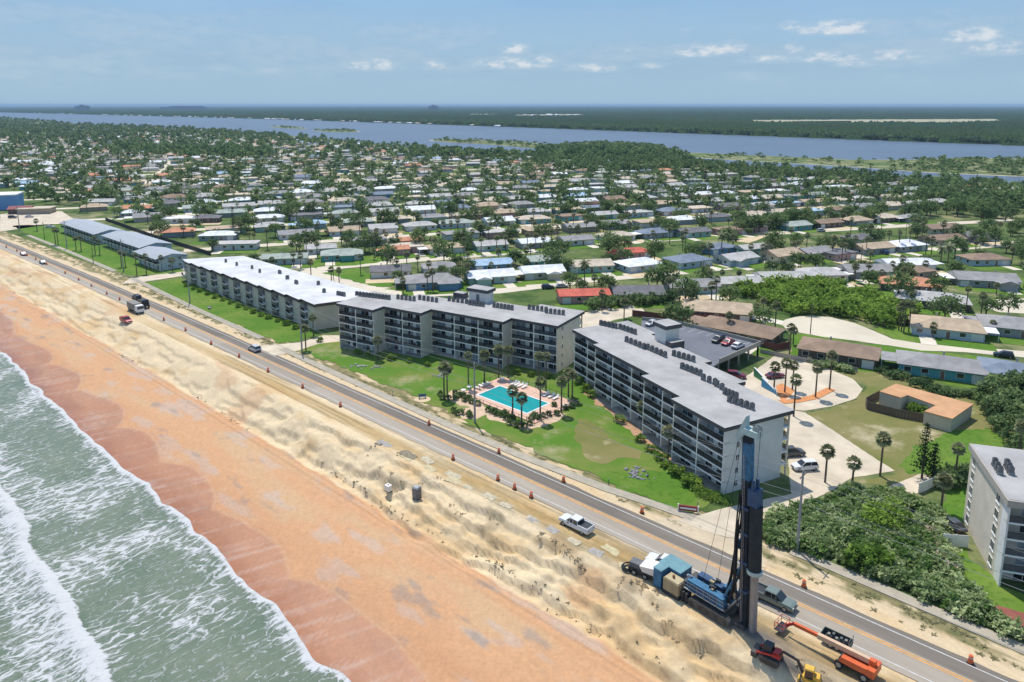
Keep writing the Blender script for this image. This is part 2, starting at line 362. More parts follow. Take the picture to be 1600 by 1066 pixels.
wetm = sstep(1.1, -.9, N2 - wet_n(S2)); wetm = wetm * (.72 + .28 * sstep(5, 0, N2 - wl_n(S2)))
stk = sstep(.5, .74, fbm(S2 / .75 + N2 * .5, N2 / 9., 3, 61))
cw = lerp(np.zeros_like(C2) + c_wet, np.array(srgb(216, 176, 152)) / 1.5, stk * .75)
cw = lerp(cw, c_wet * .8, sstep(.5, .7, fbm(S2 / 9, N2 / 4, 3, 63)) * .6)
C2 = lerp(C2, cw, wetm)
rim = np.exp(-((N2 - wet_n(S2)) / .28) ** 2) * .35; C2 = lerp(C2, c_dry2 * 1.08, rim)
du = sstep(64.6, 65.7, N2 + (fbm(S2 / 5, N2 / 3, 3, 65) - .5) * 1.6)
cdn = lerp(np.zeros_like(C2) + c_dune, c_dune2, sstep(.45, .75, fbm(S2 / 9., N2 / 3., 4, 66)) * .8)
cdn = lerp(cdn, c_dry * .95, sstep(.62, .74, fbm(S2 / 14., N2 / 6., 3, 67)) * .45)
near = sstep(120, 80, S2)
cdn = lerp(cdn, c_grey * .8, near * sstep(68.6, 71.5, N2 + (fbm(S2 / 4, N2 / 2, 3, 68) - .5) * 5) * sstep(78, 74.5, N2) * sstep(.50, .66, fbm(S2 / 4.2, N2 / 2.2, 4, 69)) * .5)
cdn = lerp(cdn, np.array(srgb(196, 184, 152)) / 1.4, sstep(130, 85, S2) * sstep(73.5, 75.5, N2) * sstep(81, 79, N2) * sstep(.42, .6, fbm(S2 / 3.4, N2 / 1.5, 4, 77)) * .75)
cdn = lerp(cdn, c_brown * .85, sstep(100, 75, S2) * sstep(73, 77, N2) * sstep(.45, .65, fbm(S2 / 8, N2 / 2.2, 4, 70)) * .55)
tr2 = sstep(75.3, 76.2, N2) * sstep(80.5, 78.2, N2) * sstep(330, 150, S2)
cdn = lerp(cdn, np.array(srgb(206, 168, 104)) / 1.5, tr2 * (.35 + .6 * fbm(S2 / 16, N2 / .9, 3, 71)))
rut = sstep(.58, .7, fbm(S2 / 22., N2 / .45, 2, 72)) * sstep(74, 76, N2) * sstep(82, 80.5, N2)
cdn = lerp(cdn, c_brown * .8, rut * .5)
mudp = np.exp(-((S2 - 33) / 6.5) ** 2 - ((N2 - 75.4) / 1.5) ** 2); mudp = np.maximum(mudp, np.exp(-((S2 - 28) / 4) ** 2 - ((N2 - 73.6) / .9) ** 2))
cdn = lerp(cdn, np.array(srgb(120, 116, 112)) / 1.5, np.clip(mudp * (.6 + .8 * fbm(S2 / 1.5, N2 / 1., 3, 88)), 0, .9))
C2 = lerp(C2, cdn, du)
shl = sstep(80.6, 81.4, N2); csh = lerp(np.zeros_like(C2) + c_sh, c_dune2, sstep(.5, .7, fbm(S2 / 7, N2 / 2, 4, 73)) * .4)
gr = sstep(90.6, 92.6, N2 + (fbm(S2 / 6, N2 / 1.5, 3, 74) - .5) * 3.6) * sstep(.33, .5, fbm(S2 / 2.8, N2 / 1.2, 4, 75))
csh = lerp(csh, c_grass, gr * .9)
csh = lerp(csh, np.array(srgb(120, 124, 74)) / 1.5, gr * sstep(.55, .7, fbm(S2 / 1.6, N2 / .8, 2, 76)) * .8)
C2 = lerp(C2, csh, shl)
C2 *= (.93 + .14 * vnoise(S2 * 2.1, N2 * 2.1, 80))[..., None]
me_, n_, l_, b_ = newmat('beach_sand')
a_ = n_.new('ShaderNodeAttribute'); a_.attribute_name = 'col'
tc = n_.new('ShaderNodeTexCoord'); z1 = n_.new('ShaderNodeTexNoise'); z1.inputs['Scale'].default_value = 2.2; z1.inputs['Detail'].default_value = 8; z1.inputs['Roughness'].default_value = .7; l_.new(tc.outputs['Object'], z1.inputs['Vector'])
mr = n_.new('ShaderNodeMapRange'); l_.new(z1.outputs[0], mr.inputs[0]); mr.inputs[1].default_value = .25; mr.inputs[2].default_value = .75; mr.inputs[3].default_value = .86; mr.inputs[4].default_value = 1.1
vm = n_.new('ShaderNodeVectorMath'); vm.operation = 'SCALE'; l_.new(a_.outputs['Color'], vm.inputs[0]); l_.new(mr.outputs[0], vm.inputs['Scale']); l_.new(vm.outputs[0], b_.inputs['Base Color'])
aw = n_.new('ShaderNodeAttribute'); aw.attribute_name = 'wet'
mr2 = n_.new('ShaderNodeMapRange'); l_.new(aw.outputs['Fac'], mr2.inputs[0]); mr2.inputs[3].default_value = .95; mr2.inputs[4].default_value = .3; l_.new(mr2.outputs[0], b_.inputs['Roughness'])
b_.inputs['Specular IOR Level'].default_value = .3
bp = n_.new('ShaderNodeBump'); bp.inputs['Distance'].default_value = .12
mr3 = n_.new('ShaderNodeMapRange'); l_.new(aw.outputs['Fac'], mr3.inputs[0]); mr3.inputs[3].default_value = .8; mr3.inputs[4].default_value = .03; l_.new(mr3.outputs[0], bp.inputs['Strength'])
l_.new(z1.outputs[0], bp.inputs['Height']); l_.new(bp.outputs[0], b_.inputs['Normal'])
SHF = lambda a: np.vectorize(road_n)(a) - 90.45
V = np.stack([S2, -(geo_n(N2) + SHF(S2)), Z2], -1).reshape(-1, 3)
me = npmesh('beach', V, gridq(*S2.shape)[:, ::-1] if False else gridq(*S2.shape), MATS['beach_sand'], col=C2.reshape(-1, 3), fl={'wet': wetm * .999}, smooth=True)
if me.polygons[0].normal.z < 0: me.flip_normals()
beach = tag(put('beach', me, rz=RZR), kind='structure')
# ---- sea
so = np.concatenate([np.arange(20, 190, .5), np.arange(190, 300, .9), np.arange(300, 520, 2.), 520 * 1.05 ** np.arange(0, 50)])
do = np.concatenate([np.arange(0, 46, .4), 46 * 1.09 ** np.arange(0, 45)])
SO, DO = np.meshgrid(so, do, indexing='ij'); WLs = wl_n(SO); NO = WLs - DO
brk = 16.8 + .028 * (SO - 87) + 5. * (fbm(SO / 26., SO * 0, 3, 91) - .5) + 1.6 * (fbm(SO / 5., SO * 0, 2, 92) - .5)     # front of the breaker
q = brk - NO
foam = np.exp(-((DO - .3) / (.7 + 1.1 * fbm(SO / 6., SO * 0, 2, 90))) ** 2) * 1.0
foam = np.maximum(foam, .62 * sstep(9, 2, DO) * sstep(.38, .62, fbm(SO / 9., DO / 5., 3, 93)))
band_w = 9.5 * sstep(.2, .55, fbm(SO / 30., SO * 0 + 2.5, 2, 94)) + 2.5
fb = sstep(-.35, .25, q) * sstep(band_w, band_w * .55, q)
foam = np.maximum(foam, fb * (.62 + .5 * np.exp(-(q / 2.) ** 2)))
foam = np.maximum(foam, .50 * sstep(10, 16, q))
foam = np.maximum(foam,   .14 + .42 * sstep(.40, .70, fbm(SO / 11., NO / 11., 3, 95)))
lead = .55 * np.exp(-((q - 1.6) / 1.7) ** 2) * (q > -3) * sstep(.2, .5, fbm(SO / 30., SO * 0 + 2.5, 2, 94))
ZO = -6 + sstep(0, 5, DO) * ((fbm(SO / 7., NO / 3.2, 4, 96) - .5) * .5 + (fbm(SO / 1.8, NO / 1.2, 3, 97) - .5) * .22) + lead * (.8 + .5 * fbm(SO / 1.5, NO / 1.5, 2, 98))
zb = beach_z(WLs) + .05 + .16 * np.exp(-((DO - .9) / .8) ** 2) * (.5 + fbm(SO / 1.2, DO / .9, 2, 99))
ZO = zb * (1 - sstep(.5, 4, DO)) + np.maximum(ZO, beach_z(NO) + .03) * sstep(.5, 4, DO)
m, n, l, b = newmat('surf_water')
tc = n.new('ShaderNodeTexCoord'); mp = n.new('ShaderNodeMapping'); l.new(tc.outputs['Object'], mp.inputs[0]); mp.inputs['Scale'].default_value = (.95, .36, 1)
mp.inputs['Rotation'].default_value = (0, 0, .35)
nw = n.new('ShaderNodeTexNoise'); nw.inputs['Scale'].default_value = .8; nw.inputs['Detail'].default_value = 5; l.new(mp.outputs[0], nw.inputs['Vector'])
va = n.new('ShaderNodeVectorMath'); va.operation = 'MULTIPLY_ADD'; l.new(nw.outputs['Color'], va.inputs[0]); va.inputs[1].default_value = (2.4, 2.4, 0); l.new(mp.outputs[0], va.inputs[2])
lac = []
for sc_, wd in ((.75, .16), (2.1, .2)):
    vo = n.new('ShaderNodeTexVoronoi'); vo.feature = 'DISTANCE_TO_EDGE'; vo.inputs['Scale'].default_value = sc_; l.new(va.outputs[0], vo.inputs['Vector'])
    mr = n.new('ShaderNodeMapRange'); mr.interpolation_type = 'SMOOTHSTEP'; l.new(vo.outputs['Distance'], mr.inputs[0]); mr.inputs[1].default_value = 0; mr.inputs[2].default_value = wd; mr.inputs[3].default_value = 1; mr.inputs[4].default_value = 0
    lac.append(mr.outputs[0])
def nm(op, a, b_=None, c=None, cl=False):
    k = n.new('ShaderNodeMath'); k.operation = op; k.use_clamp = cl
    for i, x in enumerate((a, b_, c)):
        if x is None: continue
        if isinstance(x, (int, float)): k.inputs[i].default_value = x
        else: l.new(x, k.inputs[i])
    return k.outputs[0]
fa = n.new('ShaderNodeAttribute'); fa.attribute_name = 'foam'
n3 = n.new('ShaderNodeTexNoise'); n3.inputs['Scale'].default_value = 1.6; n3.inputs['Detail'].default_value = 7; n3.inputs['Roughness'].default_value = .72; l.new(va.outputs[0], n3.inputs['Vector'])
lace = nm('ADD', nm('MULTIPLY', lac[0], .50), nm('MULTIPLY', lac[1], .30))
tex = nm('ADD', lace, nm('MULTIPLY', n3.outputs[0], .75))
raw = nm('ADD', nm('MULTIPLY', fa.outputs['Fac'], 1.05), nm('SUBTRACT', tex, 1.0))
fr = n.new('ShaderNodeMapRange'); fr.interpolation_type = 'SMOOTHSTEP'; l.new(raw, fr.inputs[0]); fr.inputs[1].default_value = -.06; fr.inputs[2].default_value = .55
cm = n.new('ShaderNodeMix'); cm.data_type = 'RGBA'; cr = n.new('ShaderNodeTexNoise'); cr.inputs['Scale'].default_value = .12; cr.inputs['Detail'].default_value = 4; l.new(tc.outputs['Object'], cr.inputs['Vector'])
l.new(cr.outputs[0], cm.inputs[0]); cm.inputs[6].default_value = tuple(c / 1.5 for c in srgb(94, 120, 96)) + (1,); cm.inputs[7].default_value = tuple(c / 1.5 for c in srgb(142, 152, 124)) + (1,)
fm = n.new('ShaderNodeMix'); fm.data_type = 'RGBA'; l.new(fr.outputs[0], fm.inputs[0]); l.new(cm.outputs[2], fm.inputs[6]); fm.inputs[7].default_value = (.57, .57, .55, 1)
l.new(fm.outputs[2], b.inputs['Base Color'])
rr = n.new('ShaderNodeMapRange'); l.new(fr.outputs[0], rr.inputs[0]); rr.inputs[3].default_value = .32; rr.inputs[4].default_value = .9; l.new(rr.outputs[0], b.inputs['Roughness'])
b.inputs['IOR'].default_value = 1.33
bp = n.new('ShaderNodeBump'); bp.inputs['Strength'].default_value = .6; bp.inputs['Distance'].default_value = .5
l.new(nm('ADD', nm('MULTIPLY', n3.outputs[0], .7), nm('MULTIPLY', fr.outputs[0], .35)), bp.inputs['Height']); l.new(bp.outputs[0], b.inputs['Normal'])
me = npmesh('sea', np.stack([SO, -(geo_n(NO) + SHF(SO)), ZO], -1).reshape(-1, 3), gridq(*SO.shape), m, fl={'foam': np.clip(foam, 0, 1.4)}, smooth=True)
if me.polygons[0].normal.z < 0: me.flip_normals()
tag(put('sea', me, rz=RZR), kind='structure')
# the open sea beyond the surveyed surf (to the left and behind the drone)
sheet('sea', [rw(-3000, 66, 0), rw(-3000, -30000, 0), rw(30000, -30000, 0), rw(30000, -1500, 0), rw(600, -60, 0), rw(20, -60, 0), rw(20, 43, 0), rw(-60, 43, 0), rw(-60, 66, 0)], mat('deep_sea', (.06, .10, .09), .3, .1, .05), -6.2)
# ---- land base
LAND = mix3('suburb_ground', srgb(92, 108, 56), srgb(150, 142, 104), srgb(60, 84, 38), .022, .07, (.47, .62), (.46, .6), bump=.4, bscale=1.2)
mm = MATS['suburb_ground']
FORESTG = mix3('forest_floor', (.035, .055, .02), (.05, .07, .03), (.025, .04, .015), .002, .01)
sheet('land', [rw(-3000, 102)] + [rw(x, road_n(x) + 12) for x in (0, 150, 300, 450, 600, 3000, 30000)] + [rw(45000, 40000), rw(-30000, 40000)], LAND, -.012)
# ---- coast road
ASPH, n, l, b = newmat('asphalt')
b.inputs['Roughness'].default_value = .9; b.inputs['Specular IOR Level'].default_value = .25
at_ = n.new('ShaderNodeAttribute'); at_.attribute_name = 'col'
tc = n.new('ShaderNodeTexCoord'); z = n.new('ShaderNodeTexNoise'); z.inputs['Scale'].default_value = .35; z.inputs['Detail'].default_value = 9; z.inputs['Roughness'].default_value = .7
mp = n.new('ShaderNodeMapping'); mp.inputs['Scale'].default_value = (.12, 1.4, 1); l.new(tc.outputs['Object'], mp.inputs[0]); l.new(mp.outputs[0], z.inputs['Vector'])
mr = n.new('ShaderNodeMapRange'); l.new(z.outputs[0], mr.inputs[0]); mr.inputs[1].default_value = .3; mr.inputs[2].default_value = .7; mr.inputs[3].default_value = .82; mr.inputs[4].default_value = 1.15
vm = n.new('ShaderNodeVectorMath'); vm.operation = 'SCALE'; l.new(at_.outputs['Color'], vm.inputs[0]); l.new(mr.outputs[0], vm.inputs['Scale']); l.new(vm.outputs[0], b.inputs['Base Color'])
rs = np.concatenate([np.arange(-60, 620, 2.), 620 * 1.08 ** np.arange(0, 40)]); ro = np.array([-4.0, -3.55, -3.0, -1.7, -.5, .35, .75, 1.6, 2.7, 3.3, 3.9])
RS, RO = np.meshgrid(rs, ro, indexing='ij'); rc = np.array([road_n(x) for x in rs])
RNn = rc[:, None] + RO + np.where(np.abs(RO) > 3.7, .5 * (fbm(RS / 3., RO, 3, 15) - .5), 0)
ca = np.array(srgb(192, 179, 160)) / 1.4; cb = np.array(srgb(144, 134, 121)) / 1.4
lane = sstep(.3, .8, RO)
wheel = np.exp(-((RO + 1.7) / .5) ** 2) * .0
CC = ca[None, None] + (cb - ca)[None, None] * lane[..., None]
CC = CC * (.94 + .12 * fbm(RS / 30., RO / 2., 3, 16))[..., None]
patch = (fbm(RS / 17., RO * 0 + np.sign(RO), 1, 17) > .68) * .12
CC = CC * (1 - patch)[..., None]
me = npmesh('road', np.stack([RS, -RNn, RS * 0 + .012], -1).reshape(-1, 3), gridq(*RS.shape), ASPH, col=CC.reshape(-1, 3))
if me.polygons[0].normal.z < 0: me.flip_normals()
road = tag(put('road', me, rz=RZR), kind='structure')
YEL = mat('yellow_road_paint', srgb(216, 156, 78), .8, .3, 1.2); WPT = mat('white_road_paint', (.55, .54, .50), .8, .25, 1.2)
for o_, w_, mm_ in ((-.2, .19, YEL), (.2, .19, YEL), (-2.95, .16, WPT), (2.95, .16, WPT)):
    mb = MB()
    for i in range(len(rs) - 1):
        a, b_ = rc[i] + o_, rc[i + 1] + o_
        mb.poly([(rs[i], -a - w_ / 2, .018), (rs[i + 1], -b_ - w_ / 2, .018), (rs[i + 1], -b_ + w_ / 2, .018), (rs[i], -a + w_ / 2, .018)])
    o = mb.build('yellow_line' if mm_ is YEL else 'edge_line', mm_, road)
# ---- sidewalk along the landward side
SWP = [(-49, 99.6), (7, 100.9), (19, 101.3), (32.6, 101.7), (36.5, 101.5)]
SWP2 = [(51.6, 99.5), (57, 99.0), (67.6, 97.5), (87, 96.4), (107.4, 96.3), (135.6, 96.9), (164.8, 97.7), (176.5, 98.2)]
SWP3 = [(189.2, 98.9), (233, 99.7), (262, 100.9), (293.3, 102.3)]
SWP4 = [(312.8, 102.3), (379, 102.8), (433.4, 102.6)]
for P_ in (SWP, SWP2, SWP3, SWP4):
    strip('sidewalk', [rw(*p) for p in P_], 2.0, mat('sidewalk_concrete', srgb(172, 162, 142), .9, .16, .5), .06, thick=.12)
# ---- river with its islands
RIV = mat('river_water', (.105, .138, .18), .35, .12, .004, bump=.5, bscale=.12, spec=.16)
def pts(L): return [at(*p) for p in L]
near_px = [(0, 183.5), (127, 194), (253, 199.5), (400, 207), (484, 215), (577, 224), (653, 231), (760, 236), (850, 241), (1045, 252), (1200, 263), (1400, 276), (1600, 292)]
near_b = pts(near_px)
n0 = near_b[0]; n1 = near_b[-1]
near_bank = [n0 + RD * 26000 + RN * 900] + [n0 + RD * 3000 + RN * 60] + near_b + [n1 - RD * 300 - RN * 15, n1 - RD * 3000 - RN * 80]
far_b = pts([(0, 175.6), (400, 185.6), (602, 192), (800, 198.5), (1200, 213), (1600, 227.5)])
far_bank = [far_b[0] + RD * 24000 + RN * 900] + far_b + [far_b[-1] - RD * 600 - RN * 60, far_b[-1] - RD * 3500 - RN * 200]
sheet('river', near_bank + far_bank[::-1], RIV, .05)
MARSH = mix3('marsh_grass', srgb(104, 118, 66), srgb(150, 146, 106), srgb(70, 92, 46), .02, .06)
SAND2 = mat('river_sand', srgb(196, 186, 160), .95, .1, .05)
ISL = {
 'spit': [(673, 220), (700, 222.4), (760, 225.6), (830, 231.5), (868, 237), (890, 236), (862, 227), (820, 222.5), (760, 219.6), (700, 217.2)],
 'mangrove': [(846, 243), (856, 233), (880, 226), (930, 223), (985, 224.5), (1040, 230), (1042, 238), (1075, 247), (1085, 256), (960, 256), (846, 252)],
 'spit2': [(1036, 237), (1048, 244), (1120, 248.6), (1250, 256), (1350, 262), (1440, 269), (1600, 276), (1760, 287), (1760, 262), (1600, 249), (1500, 247), (1430, 250), (1330, 250), (1200, 244), (1110, 240)],
 'islet': [(420, 198.4), (445, 200.4), (480, 202), (470, 199.4), (440, 197.2)],
 'islet2': [(488, 204.4), (520, 206.6), (562, 206.4), (552, 203), (510, 202.6)]}
for i, (k, P_) in enumerate(ISL.items()):
    c = sum(pts(P_), Vector()) / len(P_)
    sheet('river_island_shore', [c + (p - c) * 1.04 for p in pts(P_)], SAND2, .10)
    sheet('river_island', [c + (p - c) * .99 for p in pts(P_)], MARSH, .16)
# ---- the wooded mainland across the river: canopy surface with clearings
azs = np.radians(np.linspace(-46, 44, 1100)); rr_ = 1150 * (28000 / 1150) ** np.linspace(0, 1, 150)
AZ, RR = np.meshgrid(azs, rr_, indexing='ij'); X, Y = np.sin(AZ) * RR, np.cos(AZ) * RR
SS = X * RD.x + Y * RD.y; NN = X * RN.x + Y * RN.y
fbs = np.array([sn(p) for p in far_bank]); o_ = np.argsort(fbs[:, 0]); fbn = np.interp(SS, fbs[o_, 0], fbs[o_, 1])
inl = NN - fbn
fields = [[(1165, 187.6), (1555, 186), (1575, 191.5), (1480, 196.5), (1330, 195), (1180, 193.5)], [(712, 178.6), (780, 178), (800, 180.4), (740, 182)], [(800, 179.6), (905, 178.4), (925, 181.8), (810, 183.4)], [(1380, 172.6), (1394, 172.6), (1394, 174), (1380, 174)], [(1240, 189.6), (1330, 189), (1330, 191), (1240, 191)]]
fieldw = [pts([(u, v) for u, v in P_]) for P_ in fields]
clear = np.zeros(X.shape, bool)
for P_ in fieldw: clear |= inpoly(X, Y, P_)
amp = NR.rand(*X.shape)
H = np.where((inl > 0) & ~clear, 6 + 8.5 * amp + 5 * (fbm(SS / 260., NN / 260., 3, 111) - .5) , -2.)
H = np.where((inl < 25) & (inl > 0), H * .75, H)
keep = (inl > -150)
me = npmesh('forest', np.stack([X, Y, H], -1).reshape(-1, 3), gridq(*X.shape), foliage('forest_canopy', (.014, .032, .014), (.042, .072, .026), .1), tint=np.clip(.15 + .5 * amp + .9 * (fbm(SS / 500., NN / 300., 4, 113) - .4), 0, 1).ravel())
if me.polygons[0].normal.z < 0: me.flip_normals()
FOREST = tag(put('forest', me), 'dark green wood covering the far bank to the horizon', 'forest', kind='stuff')
for P_ in fieldw: sheet('field', P_, mat('dry_field', srgb(168, 160, 126), .95, .15, .003), .25)
sheet('forest_floor', far_bank + [far_bank[-1] + RN * 40000, far_bank[0] + RN * 40000], FORESTG, .12)
# ---- haze
hz = MB().box(-24000, 24000, -1200, 31000, -9, 78); m = bpy.data.materials.new('haze_air'); m.use_nodes = True; n, l = nt(m); n.remove(n['Principled BSDF'])
pv = n.new('ShaderNodeVolumePrincipled'); pv.inputs['Color'].default_value = (.48, .68, .90, 1); pv.inputs['Density'].default_value = 6.5e-5; pv.inputs['Anisotropy'].default_value = .0
l.new(pv.outputs[0], n['Material Output'].inputs['Volume'])
HAZE = tag(hz.build('haze', m), 'thin pale blue haze over the whole place', 'haze', kind='stuff')
# ================================================================== LARGE BUILDINGS
CURT = mat('pale_curtain', (.34, .36, .36), .8, .1, 2.)
TEALG = mat('teal_tinted_glass', (.05, .12, .13), .1, .2, .5, spec=.8)
BALC = mat('balcony_soffit', (.88, .85, .79), .85, .06, .5)
RAILM = mat('dark_railing', (.01, .0105, .012), .5, .1, 1.)
def door_meshes(w, h, tagn):
    fr = MB(); t = .07
    fr.box(-w / 2, w / 2, -.03, .05, h - t, h).box(-w / 2, w / 2, -.03, .05, 0, t)
    for x in (-w / 2, -.035, w / 2 - t): fr.box(x, x + t, -.03, .045, t, h - t)
    pane = MB().box(-w / 4 + .04, w / 4 - .04, -.02, .015, t, h - t)
    return fr.mesh('door_frame', WHITE), pane
DOOR = {}
def opening(name, par, x, y, z, w, h, rz=0., style=0):
    """glazed opening: frame part with two panes below it; faces local +y"""
    k = (round(w, 2), round(h, 2))
    if k not in DOOR:
        f, p = door_meshes(w, h, name); DOOR[k] = (f, [p.mesh('pane', m_) for m_ in (GLASS, CURT, TEALG)])
    f, ps = DOOR[k]
    o = put(name, f, par, (x, y, z), rz)
    s1, s2 = [(0, 0), (0, 1), (1, 1), (0, 2), (1, 0)][style % 5]
    put('pane', ps[s1], o, (-w / 4, 0, 0)); put('pane', ps[s2], o, (w / 4, 0, 0))
    return o
RAILS = {}
def railing(par, x0, x1, y, z, rz=0., h=1.02):
    w = round(x1 - x0, 2)
    if w not in RAILS:
        mb = MB().box(0, w, -.025, .025, h - .05, h).box(0, w, -.02, .02, .08, .12)
        nb = max(2, int(w / .085))
        for i in range(nb + 1):
            x = i * (w - .03) / nb; mb.box(x, x + .045, -.014, .014, .12, h - .05, skip=(0, 1))
        RAILS[w] = mb.mesh('railing', RAILM)
    return put('railing', RAILS[w], par, (x0, y, z), rz)
FACW = mat('balcony_wall_paint', (.88, .845, .78), .8, .05, .4)
CHAIRS = []
def condo(name, label, phi, bays, depth, Ht, fl, units, rear=True, roofm=ROOFL, wallm=OFFW, endwin=None, seed=1, cat='apartment building'):
    rg = random.Random(seed)
    d, nn = frame(phi); ac = sum(b[0] + b[1] for b in bays) / (2 * len(bays)); pc = sum(b[2] for b in bays) / len(bays) + depth / 2
    t = thing(name, label, cat, d * ac + nn * pc, rad(90 + phi))
    fh = (Ht - .55) / fl; BD = 1.9
    for bi, (a0, a1, pf) in enumerate(bays):
        x0, x1 = sorted((a0 - ac, a1 - ac)); yf = -(pf - pc); yb = yf - depth
        MB().box(x0, x1, yb, yf - BD, -.3, Ht - .6).build('wall', wallm, t)
        MB().box(x0 + .02, x1 - .02, yf - BD - .001, yf - BD + .012, -.1, Ht - .61).build('facade_wall', FACW, t)
        n_u = units[bi]; ws = [x0 + (x1 - x0) * i / n_u for i in range(n_u + 1)]
        for i, x in enumerate(ws):
            a = x if i == 0 else (x - .22 if i == n_u else x - .11)
            MB().box(a, a + .22, yf - BD - .002, yf - .06, -.3, Ht - .605).build('party_wall', FACW if 0 < i < n_u else wallm, t)
        for f in range(fl):
            z = f * fh
            if f: MB().box(x0 + (.0), x1 - .0, yf - BD + .003, yf, z - .2, z).build('balcony_slab', BALC, t)
            else: MB().box(x0, x1, yf - BD + .003, yf + .4, -.2, .05).build('patio', CONC, t)
            for i in range(n_u):
                u0, u1 = ws[i] + .2, ws[i + 1] - .2; w = u1 - u0
                if f: railing(t, u0 - .05, u1 + .05, yf - .12, z)
                dw = min(3.0, w * .46); flip = (i + bi) % 2
                xa = u0 + dw / 2 + .25 if flip else u1 - dw / 2 - .25
                opening('sliding_door', t, xa, yf - BD + .02, z + .06, dw, 2.12, 0, rg.choice((0, 0, 0, 1, 1, 2, 3, 4)))
                if w > 3.6:
                    xb = u1 - 1.15 if flip else u0 + 1.15
                    opening('window', t, xb, yf - BD + .02, z + (.06 if w > 5 else .8), 1.8, 2.12 if w > 5 else 1.3, 0, rg.choice((0, 0, 1, 2, 4)))
                for _ in range(rg.choice((0, 0, 1, 2)) if f else 0):
                    CHAIRS.append((t.location + d * (rg.uniform(u0 + .5, u1 - .5)) - nn * (yf - .95), z, rad(90 + phi) + rg.uniform(-.7, .7), f, bi, i, 'pool side condo' if phi == 59 else 'nearest condo'))
        if rear:
            for f in range(1, fl):
                z = f * fh; MB().box(x0, x1, yb - 1.6, yb - .003, z - .2, z).build('walkway_slab', BALC, t); railing(t, x0 + .05, x1 - .05, yb - 1.5, z)
            for x in (x0 + .15, x1 - .15): MB().box(x - .14, x + .14, yb - 1.55, yb - 1.27, -.3, Ht - .605).build('column', WOOD if name == 'x' else TANW, t)
    # stepped flat roof with its dark fascia
    ov = .35; B = sorted([(min(a0, a1) - ac, max(a0, a1) - ac, -(pf - pc)) for a0, a1, pf in bays])
    fr, bk = [], []
    for i, (x0, x1, yf) in enumerate(B):
        e0 = x0 - (ov if i == 0 else 0); e1 = x1 + (ov if i == len(B) - 1 else 0)
        if i and B[i - 1][2] < yf: e0 = x0 - ov
        elif i: e0 = x0 + (ov if B[i - 1][2] > yf else 0)
        if i < len(B) - 1: e1 = x1 + (ov if B[i + 1][2] < yf else -ov)
        fr += [(e0, yf + ov), (e1, yf + ov)]
        yb = yf - depth - (1.75 if rear else 0)
        bk += [(e0, yb - ov), (e1, yb - ov)]
    # back edge: shift joints so that it stays a simple outline
    bk2 = []
    for i in range(len(B)):
        x0 = bk[2 * i][0]; x1 = bk[2 * i + 1][0]
        if i: x0 = fr[2 * i][0]
        bk2 += [(x0, bk[2 * i][1]), (x1, bk[2 * i + 1][1])]
    fx = []
    for i in range(len(B)):
        a, b_ = fr[2 * i], fr[2 * i + 1]
        if i: a = (fr[2 * i - 1][0], a[1])
        fx += [a, b_]
    bx_ = []
    for i in range(len(B)):
        a, b_ = bk[2 * i], bk[2 * i + 1]
        if i: a = (bk[2 * i - 1][0], a[1])
        bx_ += [a, b_]
    outl = bx_ + fx[::-1]
    MB().prism(outl, Ht - .6, Ht + .12, top=False, bot=True).build('fascia', DARKF, t)
    cx = sum(p[0] for p in outl) / len(outl); cy = sum(p[1] for p in outl) / len(outl)
    MB().poly([(p[0], p[1], Ht + .12) for p in outl]).build('roof', roofm, t)
    if endwin:
        side, ys, ww = endwin; x0 = B[0][0] if side < 0 else B[-1][1]; yf = B[0][2] if side < 0 else B[-1][2]
        for f in range(fl):
            for yo in ys: opening('window', t, x0 + side * .012, yf - yo, f * fh + .95, ww, 1.15, rad(90 if side < 0 else -90), 0)
    t['H'] = Ht; del t['H']
    return t, d, nn, ac, pc
b1, *_ = condo('apartment_building', 'five storey condo behind the pool, beige end wall, stepped grey roof', 59,
      [(128.2, 140.8, 141.4), (115.5, 128.2, 145.7), (92.9, 115.5, 150.1), (79.6, 92.9, 154.1)], 13.0, 12.35, 5, [2, 2, 3, 2], endwin=(-1, (2.9,), .8), seed=3, wallm=TANW)
b2, *_ = condo('apartment_building', 'nearest five storey condo with stepped balconies beside the drilling rig', 27,
      [(132.4, 144, 90.3), (111.6, 132.4, 88.6), (99.7, 111.6, 86.5), (86.3, 99.7, 84.3)], 13.9, 12.45, 5, [2, 3, 2, 2], endwin=(-1, (3.2, 6.6), .8), seed=9, wallm=OFFW)
for par, phi, xx, lab in ((b1, 59, -3.0, 'stair tower of the pool side condo'),):
    MB().box(xx - 3, xx + 3, -11.5, -8.2, 0, 15.2).build('stair_tower', OFFW, par); MB().box(xx - 3.5, xx + 3.5, -12, -7.7, 15.2, 16.1).build('tower_roof', DARKF, par)
    MB().poly([(xx - 3.45, -11.95, 16.105), (xx + 3.45, -11.95, 16.105), (xx + 3.45, -7.75, 16.105), (xx - 3.45, -7.75, 16.105)]).build('tower_roof_cap', ROOFL, par)
    MB().box(xx - .5, xx + .5, -8.2, -8.15, 12.5, 14.5).build('tower_door', mat('grey_door', (.16, .17, .17), .6), par)
    MB().box(xx + 5, xx + 8.5, -10.8, -8.4, 12, 13.9).build('lift_housing', DARKF, par)
    MB().poly([(xx + 5.1, -10.7, 13.905), (xx + 8.4, -10.7, 13.905), (xx + 8.4, -8.5, 13.905), (xx + 5.1, -8.5, 13.905)]).build('lift_housing_cap', ROOFL, par)
q = at(1037, 534, 12.45) - b2.location; d27, n27 = frame(27); xx, yy = q.dot(d27), -q.dot(n27)
